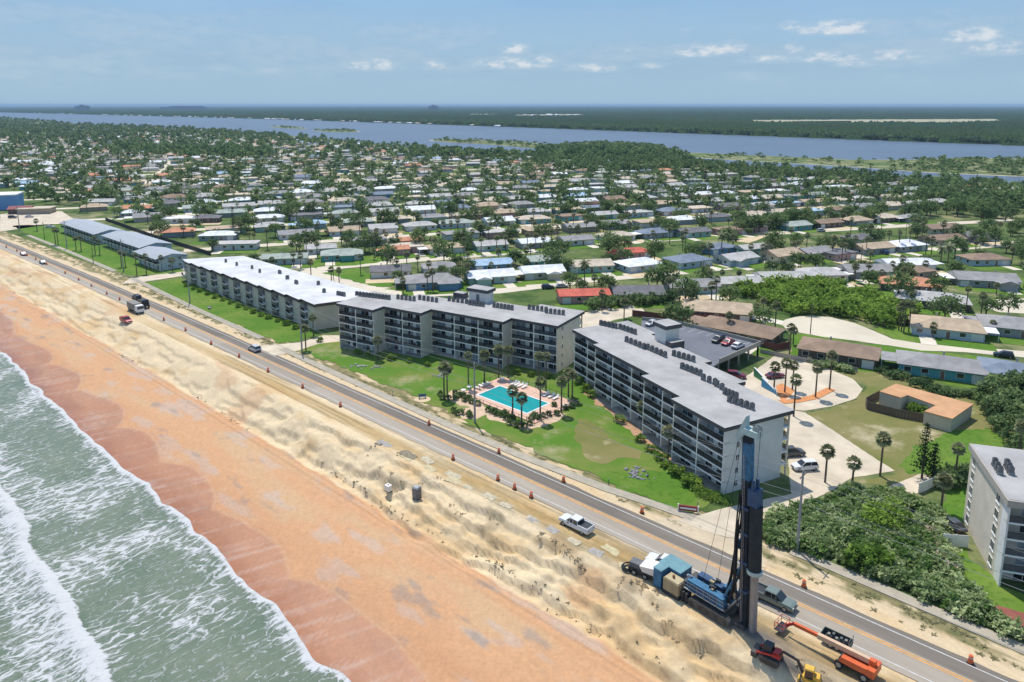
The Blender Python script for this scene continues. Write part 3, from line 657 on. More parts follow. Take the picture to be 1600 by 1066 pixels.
MB().box(xx - 1.9, xx + 2.1, yy - 2.8, yy + 1.0, 11, 16.0).build('stair_tower', OFFW, b2); MB().box(xx - 2.3, xx + 2.5, yy - 3.2, yy + 1.4, 16.0, 16.9).build('tower_roof', DARKF, b2)
MB().poly([(xx - 2.25, yy - 3.15, 16.905), (xx + 2.45, yy - 3.15, 16.905), (xx + 2.45, yy + 1.35, 16.905), (xx - 2.25, yy + 1.35, 16.905)]).build('tower_roof_cap', ROOFL, b2)
MB().box(xx - 4.6, xx - 2.6, yy - 2.2, yy + 1.6, 11.6, 13.7).build('lift_housing', DARKF, b2)
MB().poly([(xx - 4.55, yy - 2.15, 13.705), (xx - 2.65, yy - 2.15, 13.705), (xx - 2.65, yy + 1.55, 13.705), (xx - 4.55, yy + 1.55, 13.705)]).build('lift_housing_cap', ROOFL, b2)
# ---- white roofed sawtooth block beside the road
d48, n48 = RD, RN
A0, A1, PF, NT, H3 = 184.2, 276.6, 113.6, 11, 8.1
t3 = thing('apartment_building', 'long three storey sawtooth apartment block with a bright white roof', 'apartment building', d48 * 231 + n48 * 124, RZR)
def L3(a, p): return (a - 231, -(p - 124))
sh = .75                                  # ends follow the lot lines, not the road
tw = (A1 - A0) / NT; front = []
BROWN = mat('brown_mansard', (.085, .07, .062), .8, .15, .5)
TAN3 = mat('grey_tan_render', (.50, .465, .385), .85, .1, .3)
for i in range(NT):
    a = A0 + i * tw
    front += [(a, PF + 1.5), (a + .01, PF - .1), (a + tw * .52, PF + .6)]
back_p = PF + 19.5
ol = [L3(a, p) for a, p in front] + [L3(A1, PF + 1.5), L3(A1 - (back_p - PF) * .55, back_p), L3(A0 - (back_p - PF) * .32, back_p)]
MB().prism(ol, -.3, H3 - .9).build('wall', TAN3, t3)
ol2 = [L3(a - .3, PF + (p - PF) * .55 - .35) for a, p in front] + [L3(A1 + .3, PF + 1.1), L3(A1 - (back_p - PF) * .55, back_p + .4), L3(A0 - .4 - (back_p - PF) * .32, back_p + .4)]
MB().prism(ol2, H3 - .9, H3, top=False, bot=True).build('mansard', BROWN, t3)
MB().poly([(p[0], p[1], H3) for p in ol2][::-1]).build('roof', mat('bright_white_roof', (.60, .595, .58), .8, .2, .16, detail=9), t3)
if t3.children[-1].data.polygons[0].normal.z < 0: t3.children[-1].data.flip_normals()
rg = random.Random(4)
for i in range(NT):
    a = A0 + i * tw
    for f in range(3):
        z = f * 2.42
        p0, p1 = L3(a + tw * .56, PF + .68), L3(a + tw * .985, PF + 1.46)
        v = Vector((p1[0] - p0[0], p1[1] - p0[1], 0)); rz = math.atan2(v.y, v.x); mid = Vector((p0[0] + p1[0], p0[1] + p1[1], 0)) / 2
        nrm = Vector((-v.y, v.x, 0)).normalized()
        opening('sliding_door', t3, mid.x + nrm.x * .06, mid.y + nrm.y * .06, z + .05, 2.6, 2.1, rz, rg.choice((0, 0, 1, 0)))
        if f:
            mb = MB(); w = v.length
            mb.box(-w / 2, w / 2, .08, 1.35, -.18, 0); mb.build('balcony_slab', BALC, t3, (mid.x, mid.y, z), rz)
            o = railing(t3, 0, w - .1, 0, z); o.location = mid + nrm * 1.28 - v / 2 + Vector((0, 0, z)); o.rotation_euler = (0, 0, rz)
# ---- two storey motel blocks further along
PALEB = mat('pale_blue_siding', srgb(176, 190, 196), .8, .06, .4)
def motel(a0, a1, p0, p1, label, hip=False, winrow=True):
    ac, pc = (a0 + a1) / 2, (p0 + p1) / 2; L, Wd = (a1 - a0) / 2, (p1 - p0) / 2; hh = 5.2; rg_ = 1.3
    t = thing('motel_building', label, 'motel', d48 * ac + n48 * pc, RZR)
    MB().box(-L, L, -Wd, Wd - 1.3, -.2, hh).build('wall', PALEB, t)
    mb = MB(); o = .6
    mb.poly([(-L - o, Wd + o, hh - .15), (-L - o, 0, hh + rg_), (L + o, 0, hh + rg_), (L + o, Wd + o, hh - .15)][::-1])
    mb.poly([(-L - o, -Wd - o, hh - .15), (L + o, -Wd - o, hh - .15), (L + o, 0, hh + rg_), (-L - o, 0, hh + rg_)])
    mb.poly([(-L - o, Wd + o, hh - .32), (-L - o, -Wd - o, hh - .32), (L + o, -Wd - o, hh - .32), (L + o, Wd + o, hh - .32)])
    for y in (Wd + o, -Wd - o): mb.poly([(-L - o, y, hh - .32), (L + o, y, hh - .32), (L + o, y, hh - .15), (-L - o, y, hh - .15)])
    mb.build('roof', mat('pale_metal_roof', (.36, .38, .40), .6, .06, .3), t)
    for s_ in (-1, 1):
        x = s_ * (L + .005); q = [(x, -Wd, hh - .3), (x, Wd - 1.3, hh - .3), (x, 0, hh + rg_ * .93)]
        MB().poly(q if s_ > 0 else q[::-1]).build('gable', PALEB, t)
    if winrow:
        MB().box(-L, L, Wd - 1.3, Wd, 2.55, 2.7).build('walkway_slab', BALC, t)
        n_ = int(2 * L / 4.2)
        for i in range(n_):
            x = -L + (i + .5) * 2 * L / n_
            for z in (0, 2.7):
                opening('sliding_door', t, x, Wd - 1.28, z + .05, 1.9, 2.05, 0, R.choice((0, 1, 0, 4)))
            MB().box(x + 2 * L / n_ / 2 - .06, x + 2 * L / n_ / 2 + .06, Wd - .14, Wd - .02, 0, hh - .33).build('post', WHITE, t)
            railing(t, x - 2 * L / n_ / 2 + .08, x + 2 * L / n_ / 2 - .08, Wd - .08, 2.7)
    for s_ in (-1,):
        for y in (-Wd * .5, Wd * .2):
            for z in (.9, 3.5): opening('window', t, -L - .012, y, z, 1.2, 1.2, rad(90), 0)
    return t
motel(380, 431.5, 117.2, 130.5, 'far pale blue two storey motel block with a grey metal gable roof')
motel(329, 374, 118.6, 132, 'middle pale blue two storey motel block in front of the palms')
motel(299.4, 322, 113.7, 126, 'short pale blue motel wing with its gable towards the white roofed block')
# ---- tall pale block cut by the right edge
t5 = thing('apartment_building', 'beige five storey block cut by the right edge beyond the sea grapes', 'apartment building', (0, 0, 0))
c5 = Vector((67.85, 91.2, 0)); yd = Vector((math.sin(rad(17)), math.cos(rad(17)), 0)); xd = Vector((yd.y, -yd.x, 0))
t5.location = c5 + xd * 11 + yd * 8.5; t5.rotation_euler = (0, 0, math.atan2(xd.y, xd.x)); H5 = 12.9; f5 = (H5 - .7) / 5
MB().box(-11, 11, -6.4, 8.5, -.3, H5 - .6).build('wall', TANW, t5)
mb = MB().box(-11.35, 11.35, -8.9, 8.9, H5 - .75, H5 + .25); mb.build('fascia', mat('ribbed_fascia', (.42, .38, .32), .8, .1, 2.), t5)
MB().box(-11.1, 11.1, -8.6, 8.6, H5 + .25, H5 + .3).build('roof', ROOFL, t5)
MB().box(-11, -10.75, -8.5, -6.402, -.3, H5 - .76).build('party_wall', WHITE, t5); MB().box(-.12, .12, -8.5, -6.402, -.3, H5 - .76).build('party_wall', WHITE, t5)
for f in range(5):
    z = f * f5
    if f: MB().box(-11, 11, -8.5, -6.403, z - .22, z).build('balcony_slab', BALC, t5); railing(t5, -10.7, -.2, -8.4, z); railing(t5, .2, 10.7, -8.4, z)
    for x in (-7.5, -3.2, 3.2, 7.5): opening('sliding_door', t5, x, -6.42, z + .06, 2.4, 2.1, rad(180), f % 3)
    for y, w in ((-7.4, .9), (-4.6, 1.5), (6.6, 1.3)):
        if y > -6.4: opening('window', t5, -11.012, y, z + .8, w, 1.35, rad(90), 0); MB().box(-11.12, -11.002, y - w / 2 - .1, y + w / 2 + .1, z + .62, z + .74).build('sill', WHITE, t5)
# ---- condensers on the roofs
ac0 = thing('condenser_unit', 'x', 'air conditioner', (0, 0, -50))
MB().box(-.33, .33, -.33, .33, .35, 1.2).build('cabinet', mat('condenser_grey', (.15, .155, .155), .7, .2, 3., metal=.2), ac0)
g = MB(); g.tube((0, 0, 1.2), (0, 0, 1.27), .3, .28, 10)
for k in range(4): g.box(-.26, .26, -.02 + (k - 1.5) * .13, .02 + (k - 1.5) * .13, 1.27, 1.29)
g.build('fan_grille', BLACK, ac0)
for sx in (-1, 1): MB().box(sx * .27 - .04, sx * .27 + .04, -.42, .42, 0, .35).build('stand_leg', STEEL, ac0)
acs = {'pool side condo': (12.48, 59, [((557.5, 462), (608, 468), 11), ((622, 467), (647, 470), 5), ((656, 468), (682, 472), 5), ((702, 470), (729, 474), 5), ((734, 476), (755, 479), 5), ((772, 480), (800, 484), 6), ((827, 483), (853, 487), 5), ((854, 489), (880, 492), 5)]),
       'nearest stepped condo': (12.58, 27, [((939, 508), (962, 513), 5), ((969, 514), (992, 522), 5), ((979, 534), (1006, 545), 5), ((1012, 546), (1039, 558), 5), ((1053, 556), (1083, 565), 5), ((1066, 576), (1094, 587), 5), ((1099, 594), (1117, 601), 3), ((1120, 604), (1128, 609), 2), ((1133, 616), (1150, 623), 4), ((1140, 628), (1175, 640), 5)]),
       'white sawtooth roof': (8.1, 48, [((353, 410), (353, 410), 1), ((370, 415), (370, 415), 1), ((394, 420), (394, 420), 1), ((406, 426), (406, 426), 1), ((438, 428), (439, 428), 2), ((450, 436), (451, 437), 2), ((464, 444), (465, 444), 2), ((498, 445), (500, 446), 2), ((507, 457), (509, 458), 2), ((528, 461), (538, 463), 4)]),
       'right edge block': (13.21, -17, [((1554, 728), (1562, 741), 3), ((1573, 730), (1579, 741), 3)])}
first = True
for bn, (z, ph, rows) in acs.items():
    for ri, (p, q, k) in enumerate(rows):
        for i in range(k):
            t_ = i / max(1, k - 1); w = at(p[0] + (q[0] - p[0]) * t_, p[1] + (q[1] - p[1]) * t_, z)
            if k == 2 and abs(p[0] - q[0]) < 3: w += RD * (i * 1.1)
            lab = '%s condenser in the %s cluster from left on the %s' % (ordinal(i + 1), ordinal(ri + 1), bn)
            o = ac0 if first else dup(ac0, w, 0); first = False
            o.location = w; o.rotation_euler = (0, 0, rad(ph + 90) + R.uniform(-.06, .06)); o['label'] = lab; o['group'] = 'rooftop condensers'
# ---- parking deck behind the nearest condo
ZD = 3.3
dk = [at(1003, 500, ZD), at(1056, 505, ZD), at(1188, 538, ZD), at(1124, 566, ZD), at(1096, 584, ZD), at(1000, 520, ZD)]
dk_c = sum(dk, Vector()) / 6; dk_c.z = 0
td = thing('parking_deck', 'raised grey parking deck with parapets behind the nearest condo', 'parking deck', dk_c)
lp = [(p.x - dk_c.x, p.y - dk_c.y) for p in dk]
if sum(lp[i - 1][0] * lp[i][1] - lp[i][0] * lp[i - 1][1] for i in range(6)) < 0: lp = lp[::-1]
MB().prism(lp, ZD - .45, ZD, bot=True, side=1).build('slab', [mat('deck_asphalt', (.15, .155, .17), .9, .18, .15), CONC], td)
lpq = [(p.x - dk_c.x, p.y - dk_c.y) for p in dk]
for i, j in ((0, 1), (1, 2), (2, 3)):
    a, b_ = Vector((*lpq[i], ZD + .4)), Vector((*lpq[j], ZD + .4)); MB().beam(a, b_, .22, 1.0).build('parapet', CONC, td)
for i, j, k in ((1, 2, 5), (2, 3, 4)):
    for m_ in range(k + 1):
        a, b_ = Vector(lpq[i]), Vector(lpq[j]); q = a + (b_ - a) * (m_ / k) * .97 + (Vector((0, 0)) - a) * .03; MB().box(q.x - .2, q.x + .2, q.y - .2, q.y + .2, 0, ZD - .45).build('column', CONC, td)
a, b_ = Vector((*lpq[0], 1.45)), Vector((*lpq[1], 1.45)); MB().beam(a, b_, .2, 2.8).build('retaining_wall', CONC, td)
for i in range(9):
    a = Vector(lpq[1]).lerp(Vector(lpq[2]), .06 + i * .105); b_ = a + (Vector(lpq[3]) - Vector(lpq[2])).normalized() * 4.4
    dv = (b_ - a).normalized(); pv_ = Vector((-dv.y, dv.x)) * .05; a2 = a + dv * .5
    MB().poly([(*(a2 - pv_), ZD + .005), (*(b_ - pv_), ZD + .005), (*(b_ + pv_), ZD + .005), (*(a2 + pv_), ZD + .005)]).build('stall_line', WPT, td)
# ---- pool with its terrace
tp = thing('swimming_pool', 'turquoise rectangular pool with pink terrace in front of the condos', 'pool', rw(105.9, 115.0), RZR)
PX, PY = 7.5, 3.6
PINK = mat('pink_pool_terrace', srgb(214, 176, 152), .9, .1, .5)
mb = MB(); D = [(-12, -8.4), (11.3, -8.6), (11.4, 6.0), (-12, 6.2)]; I_ = [(-PX - .35, -PY - .35), (PX + .35, -PY - .35), (PX + .35, PY + .35), (-PX - .35, PY + .35)]
for i in range(4):
    j = (i + 1) % 4; mb.poly([(*D[i], .24), (*D[j], .24), (*I_[j], .24), (*I_[i], .24)]); mb.poly([(*D[j], .24), (*D[i], .24), (*D[i], -.1), (*D[j], -.1)])
mb.build('terrace', PINK, tp)
mb = MB(); J = [(-PX, -PY), (PX, -PY), (PX, PY), (-PX, PY)]
for i in range(4):
    j = (i + 1) % 4; mb.hexa([(*I_[i], -.1), (*I_[j], -.1), (*J[j], -.1), (*J[i], -.1), (*I_[i], .29), (*I_[j], .29), (*J[j], .29), (*J[i], .29)])
mb.build('coping', WHITE, tp)
mb = MB(); TURQ = mat('pool_tile', srgb(70, 196, 190), .4, .1, .4)
mb.poly([(*p, .05) for p in J])
for i in range(4): j = (i + 1) % 4; mb.poly([(*J[i], .05), (*J[j], .05), (*J[j], .27), (*J[i], .27)])
mb.build('basin', TURQ, tp)
m, n, l, b = newmat('pool_water'); b.inputs['Base Color'].default_value = (.02, .33, .33, 1); b.inputs['Roughness'].default_value = .06; b.inputs['IOR'].default_value = 1.33
z = n.new('ShaderNodeTexNoise'); z.inputs['Scale'].default_value = 1.2; z.inputs['Detail'].default_value = 3; bp = n.new('ShaderNodeBump'); bp.inputs['Strength'].default_value = .15; l.new(z.outputs[0], bp.inputs['Height']); l.new(bp.outputs[0], b.inputs['Normal'])
MB().poly([(-PX + .002, -PY + .002, .2), (PX - .002, -PY + .002, .2), (PX - .002, PY - .002, .2), (-PX + .002, PY - .002, .2)]).build('water', m, tp)
fence = thing('pool_fence', 'low dark metal fence round the pool terrace', 'fence', rw(105.9, 115.0), RZR)
FC = [(-12.2, 6.6), (11.6, 6.5), (11.7, -8.9), (-12.2, -8.7)]
for i in range(4):
    a, b_ = Vector((*FC[i], 0)), Vector((*FC[(i + 1) % 4], 0)); L_ = (b_ - a).length; dv = (b_ - a) / L_; k = int(L_ / 2)
    MB().beam(a + Vector((0, 0, 1.1)), b_ + Vector((0, 0, 1.1)), .05, .05).build('rail', BLACK, fence)
    for j in range(k):
        p = a + dv * (j * L_ / k); MB().box(p.x - .04, p.x + .04, p.y - .04, p.y + .04, 0, 1.12).build('post', BLACK, fence)
# loungers
lg = thing('sun_lounger', 'x', 'sun lounger', (0, 0, -50)); 
MB().box(-.6, .95, -.32, .32, .3, .36).build('seat', WHITE, lg); MB().hexa([(-.6, -.32, .3), (-.6, .32, .3), (-1.05, .32, .78), (-1.05, -.32, .78), (-.58, -.32, .36), (-.58, .32, .36), (-1.0, .32, .84), (-1.0, -.32, .84)]).build('backrest', WHITE, lg)
for sx in (-.5, .8):
    for sy in (-.28, .28): MB().box(sx - .03, sx + .03, sy - .03, sy + .03, 0, .3).build('leg', WHITE, lg)
first = True
groups = [('left end of the pool', -138 + 90, [(746, 609), (752, 606), (758, 604), (764, 602)]), ('far side of the pool', 138 + 90, [(802, 602.5), (807, 604), (813, 605.5), (819, 607.5)]), ('right end of the pool', 40, [(853, 620), (861, 622.5), (868, 625)])]
groups = [(g_[0], ang, g_[2]) for g_, ang in zip(groups, (137 + 180, 47, 47))]
for gn, ang, L in groups:
    for i, p in enumerate(L):
        o = lg if first else dup(lg, (0, 0, 0), 0); first = False
        w = at(*p); w.z = .24; o.location = w; o.rotation_euler = (0, 0, rad(ang + 180) + R.uniform(-.1, .1)); o['label'] = 'white sun lounger, %s from left at the %s' % (ordinal(i + 1), gn); o['group'] = 'loungers round the pool'
def patio_table(u, v, lab):
    w = at(u, v); w.z = .24; t = thing('patio_table', lab, 'table', w); MB().tube((0, 0, .68), (0, 0, .73), .6, .6, 14).build('table_top', WHITE, t); MB().tube((0, 0, 0), (0, 0, .68), .05, .05, 6).build('pedestal', WHITE, t); MB().tube((0, 0, 0), (0, 0, .05), .3, .28, 10).build('base', WHITE, t)
patio_table(724, 615, 'round white table at the left corner of the pool terrace'); patio_table(785, 597, 'round white table behind the far pool corner'); patio_table(733, 610, 'white table beside the loungers left of the pool'); patio_table(884, 639, 'white table at the right corner of the pool terrace')
# balcony chairs
chr_ = thing('balcony_chair', 'x', 'chair', (0, 0, -50))
CHM = [mat('white_plastic', (.55, .56, .56), .5, .05), mat('blue_plastic', (.10, .17, .28), .5, .05), mat('dark_wicker', (.05, .045, .04), .7, .1)]
def chair_parts(t, m_):
    MB().box(-.25, .25, -.25, .25, .4, .45).build('seat', m_, t); MB().hexa([(-.25, -.25, .45), (.25, -.25, .45), (.25, -.2, .45), (-.25, -.2, .45), (-.25, -.33, .95), (.25, -.33, .95), (.25, -.29, .95), (-.25, -.29, .95)]).build('backrest', m_, t)
    for sx in (-.22, .22):
        for sy in (-.22, .22): MB().box(sx - .025, sx + .025, sy - .025, sy + .025, 0, .4).build('leg', m_, t)
protos = [chr_]; chair_parts(chr_, CHM[0])
for m_ in CHM[1:]: p = thing('balcony_chair', 'x', 'chair', (0, 0, -50)); chair_parts(p, m_); protos.append(p)
used = [False] * 3; cnt = {}; R.shuffle(CHAIRS)
for (w, z, rz, f, bi, ui, nm_) in CHAIRS:
    key = (nm_, f, bi, ui); c = cnt.get(key, 0)
    if c >= 2 or len(cnt) > 46: continue
    k = (c + f + bi + ui) % 3; cnt[key] = c + 1
    o = protos[k] if not used[k] else dup(protos[k], (0, 0, 0), 0); used[k] = True
    w.z = z + .005; o.location = w; o.rotation_euler = (0, 0, rz)
    o['label'] = '%s chair on the %s floor, %s unit of the %s bay, %s' % (('white', 'blue', 'dark')[k], ordinal(f + 1), ordinal(ui + 1), ordinal(bi + 1), nm_); o['group'] = 'balcony chairs'
# ================================================================== STREETS, LOTS, HOUSES
GA = rad(21.5); GB_ = Vector((math.cos(GA), math.sin(GA), 0)); GA_ = Vector((-math.sin(GA), math.cos(GA), 0))
STREET = mat('street_concrete', srgb(206, 194, 170), .9, .1, .08)
DRIVE = mat('driveway_concrete', srgb(214, 203, 182), .9, .12, .2)
LAWN = mix3('lawn_grass', tuple(c / 1.15 for c in srgb(90, 128, 40)), tuple(c / 1.15 for c in srgb(122, 142, 60)), tuple(c / 1.15 for c in srgb(72, 108, 32)), .06, .8, (.42, .66), (.5, .7), bump=.3, bscale=2.)
LAWN2 = mix3('worn_lawn', tuple(c / 1.15 for c in srgb(92, 130, 42)), tuple(c / 1.15 for c in srgb(128, 136, 68)), tuple(c / 1.15 for c in srgb(176, 164, 126)), .09, .06, (.44, .66), (.56, .70), bump=.4, bscale=2.)
OLIVE = mix3('dry_lot_grass', tuple(c / 1.15 for c in srgb(140, 132, 84)), tuple(c / 1.15 for c in srgb(116, 122, 62)), tuple(c / 1.15 for c in srgb(188, 174, 138)), .06, .09, (.42, .62), (.55, .68), bump=.4, bscale=2.)
SANDY = mat('sandy_yard', srgb(204, 182, 144), .95, .15, .1)
LOT = mat('parking_concrete', srgb(202, 187, 162), .9, .2, .16, detail=9)
def psheet(name, px, m_, z): return sheet(name, pts(px), m_, z, jag=.75 if name in ('lawn', 'bare_patch', 'dry_lot', 'mulch_bed', 'planting_bed') else .12)
psheet('lawn', [(20, 353), (100, 350), (165, 376), (230, 404), (286, 419), (284, 428), (204, 430), (112, 400), (60, 373)], LAWN, .01)
psheet('lawn', [(219, 443), (283, 434), (300, 444), (390, 480), (500, 522), (470, 533), (438, 536), (395, 518), (320, 487)], LAWN, .01)
psheet('lawn', [(466, 546), (500, 536), (545, 528), (720, 545), (900, 575), (1000, 640), (1142, 778), (1100, 793), (1062, 803), (1020, 782), (960, 757), (900, 733), (800, 690), (700, 645), (600, 601), (520, 566)], LAWN2, .01)
# patches of the condo lawn
psheet('lawn', [(950, 735), (1005, 742), (1020, 735), (1052, 742), (1090, 775), (1092, 790), (1062, 798), (1010, 775), (965, 752)], LAWN, .016)
psheet('lawn', [(720, 660), (770, 664), (800, 672), (880, 655), (900, 700), (860, 705), (800, 682)], LAWN2, .0145)
psheet('bare_patch', [(904, 655), (925, 660), (945, 672), (975, 696), (1004, 706), (1000, 718), (965, 716), (940, 726), (914, 714), (900, 690)], OLIVE, .02)
psheet('mulch_bed', [(912, 612), (930, 628), (960, 652), (985, 672), (1012, 700), (1040, 725), (1075, 752), (1110, 780), (1125, 778), (1060, 725), (1000, 672), (950, 632), (925, 610)], mat('brown_mulch', srgb(178, 140, 108), .95, .2, .8), .022)
psheet('planting_bed', [(690, 622), (705, 610), (735, 612), (750, 630), (770, 645), (818, 660), (870, 640), (893, 645), (880, 652), (838, 668), (825, 672), (792, 662), (760, 648), (745, 655), (722, 655), (712, 645), (735, 637)], mat('sand_bed', srgb(204, 176, 146), .95, .15, .8), .024)
# lots on the right
psheet('lawn', [(1232, 520), (1260, 522), (1330, 535), (1390, 541), (1405, 537), (1404, 562), (1372, 582), (1305, 578), (1240, 560)], LAWN, .012)
psheet('lawn', [(1404, 540), (1480, 552), (1560, 560), (1572, 575), (1575, 590), (1540, 607), (1480, 602), (1408, 578), (1402, 560)], LAWN, .014)
psheet('lawn', [(1365, 514), (1430, 500), (1495, 530), (1502, 537), (1460, 541), (1395, 530)], LAWN, .012)
psheet('lawn', [(1555, 470), (1590, 435), (1640, 440), (1640, 480), (1600, 465), (1565, 462)], LAWN, .012)
psheet('dry_lot', [(1262, 646), (1300, 636), (1340, 624), (1352, 600), (1300, 585), (1345, 578), (1420, 590), (1560, 640), (1590, 680), (1530, 745), (1400, 760), (1330, 752), (1398, 738)], OLIVE, .008)
psheet('lawn', [(1402, 728), (1425, 705), (1460, 690), (1500, 672), (1540, 668), (1570, 690), (1560, 712), (1500, 735), (1460, 745), (1420, 742)], LAWN, .014)
psheet('lawn', [(1478, 770), (1530, 740), (1540, 770), (1513, 820), (1480, 815)], LAWN, .014)
psheet('lawn', [(1466, 870), (1480, 855), (1512, 856), (1560, 915), (1640, 960), (1640, 985), (1560, 952), (1500, 905)], LAWN, .014)
psheet('mulch_bed', [(1540, 945), (1600, 958), (1640, 970), (1640, 1010), (1600, 1000), (1555, 972)], mat('red_mulch', srgb(140, 84, 70), .95, .2, .8), .018)
psheet('parking_lot', [(1150, 598), (1185, 575), (1215, 553), (1270, 566), (1332, 592), (1348, 608), (1338, 622), (1300, 635), (1256, 642), (1238, 640), (1190, 625)], LOT, .02)
psheet('parking_lot', [(1225, 660), (1238, 641), (1258, 645), (1398, 736), (1332, 746), (1304, 764), (1262, 785), (1214, 801), (1190, 812), (1188, 850), (1120, 836), (1056, 812), (1090, 806), (1140, 792), (1237, 772)], LOT, .026)
psheet('driveway_apron', [(1050, 808), (1120, 836), (1188, 850), (1196, 888), (1150, 870), (1080, 841), (1018, 813)], mat('apron_sand', srgb(196, 178, 148), .95, .15, .3), .004)
CHIP = mat('orange_chips', srgb(206, 138, 86), .95, .2, .8)
psheet('planter', [(1212, 603), (1222, 599), (1242, 611), (1236, 619), (1222, 627), (1216, 618)], CHIP, .034)
strip('planter', pts([(1221, 628.5), (1246, 626.5), (1273, 621), (1299, 608)]), 2.0, CHIP, .12, thick=.1)
psheet('lawn', [(503, 427), (560, 418.5), (572, 426), (622, 442), (604, 449), (562, 443), (532, 434)], LAWN, .03)
psheet('lawn', [(504, 411), (512, 404), (590, 399), (622, 404), (585, 411.5), (520, 417)], LAWN, .03)
psheet('lawn', [(485, 417), (492, 405), (500, 405), (503, 414), (496, 420)], LAWN, .03)
psheet('lawn', [(600, 452), (628, 448), (690, 451), (722, 438), (775, 449), (700, 456), (640, 457)], LAWN, .03)
psheet('lawn', [(700, 392), (740, 386), (765, 388), (745, 396), (700, 399)], LAWN, .03)
psheet('lawn', [(868, 386), (878, 377), (935, 372), (940, 379), (900, 386)], LAWN, .03)
psheet('lawn', [(950, 377), (998, 371), (1000, 375), (955, 381)], LAWN, .03)
psheet('lawn', [(1020, 373), (1058, 366), (1066, 372), (1020, 377)], LAWN, .03)
psheet('lawn', [(855, 437), (880, 431), (902, 434), (870, 441)], LAWN, .03)
psheet('sandy_yard', [(785, 444), (835, 436), (838, 442), (800, 450)], SANDY, .03)
psheet('sandy_yard', [(1140, 376), (1180, 362), (1210, 366), (1170, 380)], SANDY, .03)
psheet('driveway', [(1390, 760), (1440, 740), (1470, 752), (1440, 770), (1400, 775)], LOT, .02)
psheet('parking_lot', [(0, 362), (70, 352), (128, 350), (96, 330), (40, 330), (0, 335)], LOT, .01)
psheet('parking_lot', [(905, 520), (960, 500), (1010, 490), (1000, 478), (925, 485), (880, 500)], LOT, .01)
psheet('driveway', [(395, 541), (440, 538), (470, 535), (505, 524), (540, 524), (545, 532), (500, 537), (462, 549), (430, 556)], LOT, .02)
psheet('driveway', [(205, 434), (290, 424), (293, 430), (222, 441), (190, 444)], LOT, .02)
psheet('street', [(1222, 508), (1226, 500), (1245, 495), (1270, 493.5), (1300, 496), (1335, 505), (1365, 517), (1395, 530), (1440, 537), (1500, 541), (1640, 552), (1640, 562), (1500, 550), (1440, 548), (1390, 540), (1340, 533), (1290, 527), (1245, 519), (1228, 514)], STREET, .022)
psheet('street', [(1540, 480), (1556, 468), (1580, 465), (1640, 470), (1640, 486), (1600, 490), (1560, 488)], STREET, .02)
psheet('driveway', [(1170, 490), (1226, 502), (1226, 509), (1165, 496)], DRIVE, .018)
psheet('driveway', [(1496, 532), (1512, 527), (1530, 545), (1510, 546)], DRIVE, .026)
# streets
st2 = pts([(478, 423), (520, 432), (562, 446), (600, 455), (660, 459), (775, 454), (927, 436), (1040, 427), (1200, 411), (1314, 403), (1500, 387), (1700, 372)])
st1 = pts([(470, 424), (540, 416), (653, 406), (800, 395), (1000, 377), (1281, 360.5), (1430, 352), (1640, 341)])
strip('street', st2, 9, STREET, .02); strip('street', st1, 8, STREET, .024)
a1 = at(800, 395).dot(GA_)
def visible(p, m_=20): return p.y > 150 and abs(p.x) < .77 * p.y + m_
nbs = np.array([sn(p) for p in near_bank]); nbs = nbs[np.argsort(nbs[:, 0])]
def bank(s): return float(np.interp(s, nbs[:, 0], nbs[:, 1]))
for k in range(1, 40):
    aa = a1 + 60 * k; bb = [b_ for b_ in range(-1400, 1100, 15) if visible(GA_ * aa + GB_ * b_, 60) and 135 < sn(GA_ * aa + GB_ * b_)[1] < bank(sn(GA_ * aa + GB_ * b_)[0]) - 35]
    if len(bb) > 3: strip('street', [GA_ * aa + GB_ * b_ for b_ in bb], 7.5, STREET, .016)
strip('street', pts([(222, 292), (236, 283), (268, 262), (261, 236), (255, 222)]), 14, STREET, .03)
# ---- houses
RC = {'light grey': (.33, .33, .325), 'grey': (.215, .215, .22), 'dark grey': (.12, .12, .13), 'brown': (.20, .145, .105), 'tan': (.33, .265, .19), 'white': (.62, .62, .60), 'red': (.42, .10, .07), 'terracotta': (.40, .19, .115), 'blue grey': (.135, .17, .22), 'green grey': (.26, .30, .275), 'pale blue': (.25, .36, .48), 'beige': (.40, .35, .28)}
WC = {'white': (.60, .60, .58), 'cream': (.52, .47, .37), 'teal': (.10, .33, .34), 'blue': (.13, .26, .42), 'tan': (.38, .31, .23), 'pink': (.50, .30, .28), 'grey': (.30, .31, .31), 'brown': (.125, .095, .075), 'pale blue': (.40, .48, .52), 'green': (.10, .34, .22), 'mint': (.33, .47, .42)}
for k, c in RC.items(): mat(k + ' shingle', tuple(min(.75, x * 1.35 * w_) for x, w_ in zip(c, (1.05, 1., .93))), .9, .24, .35, detail=9)
for k, c in WC.items(): mat(k + ' stucco', c, .85, .08, .5)
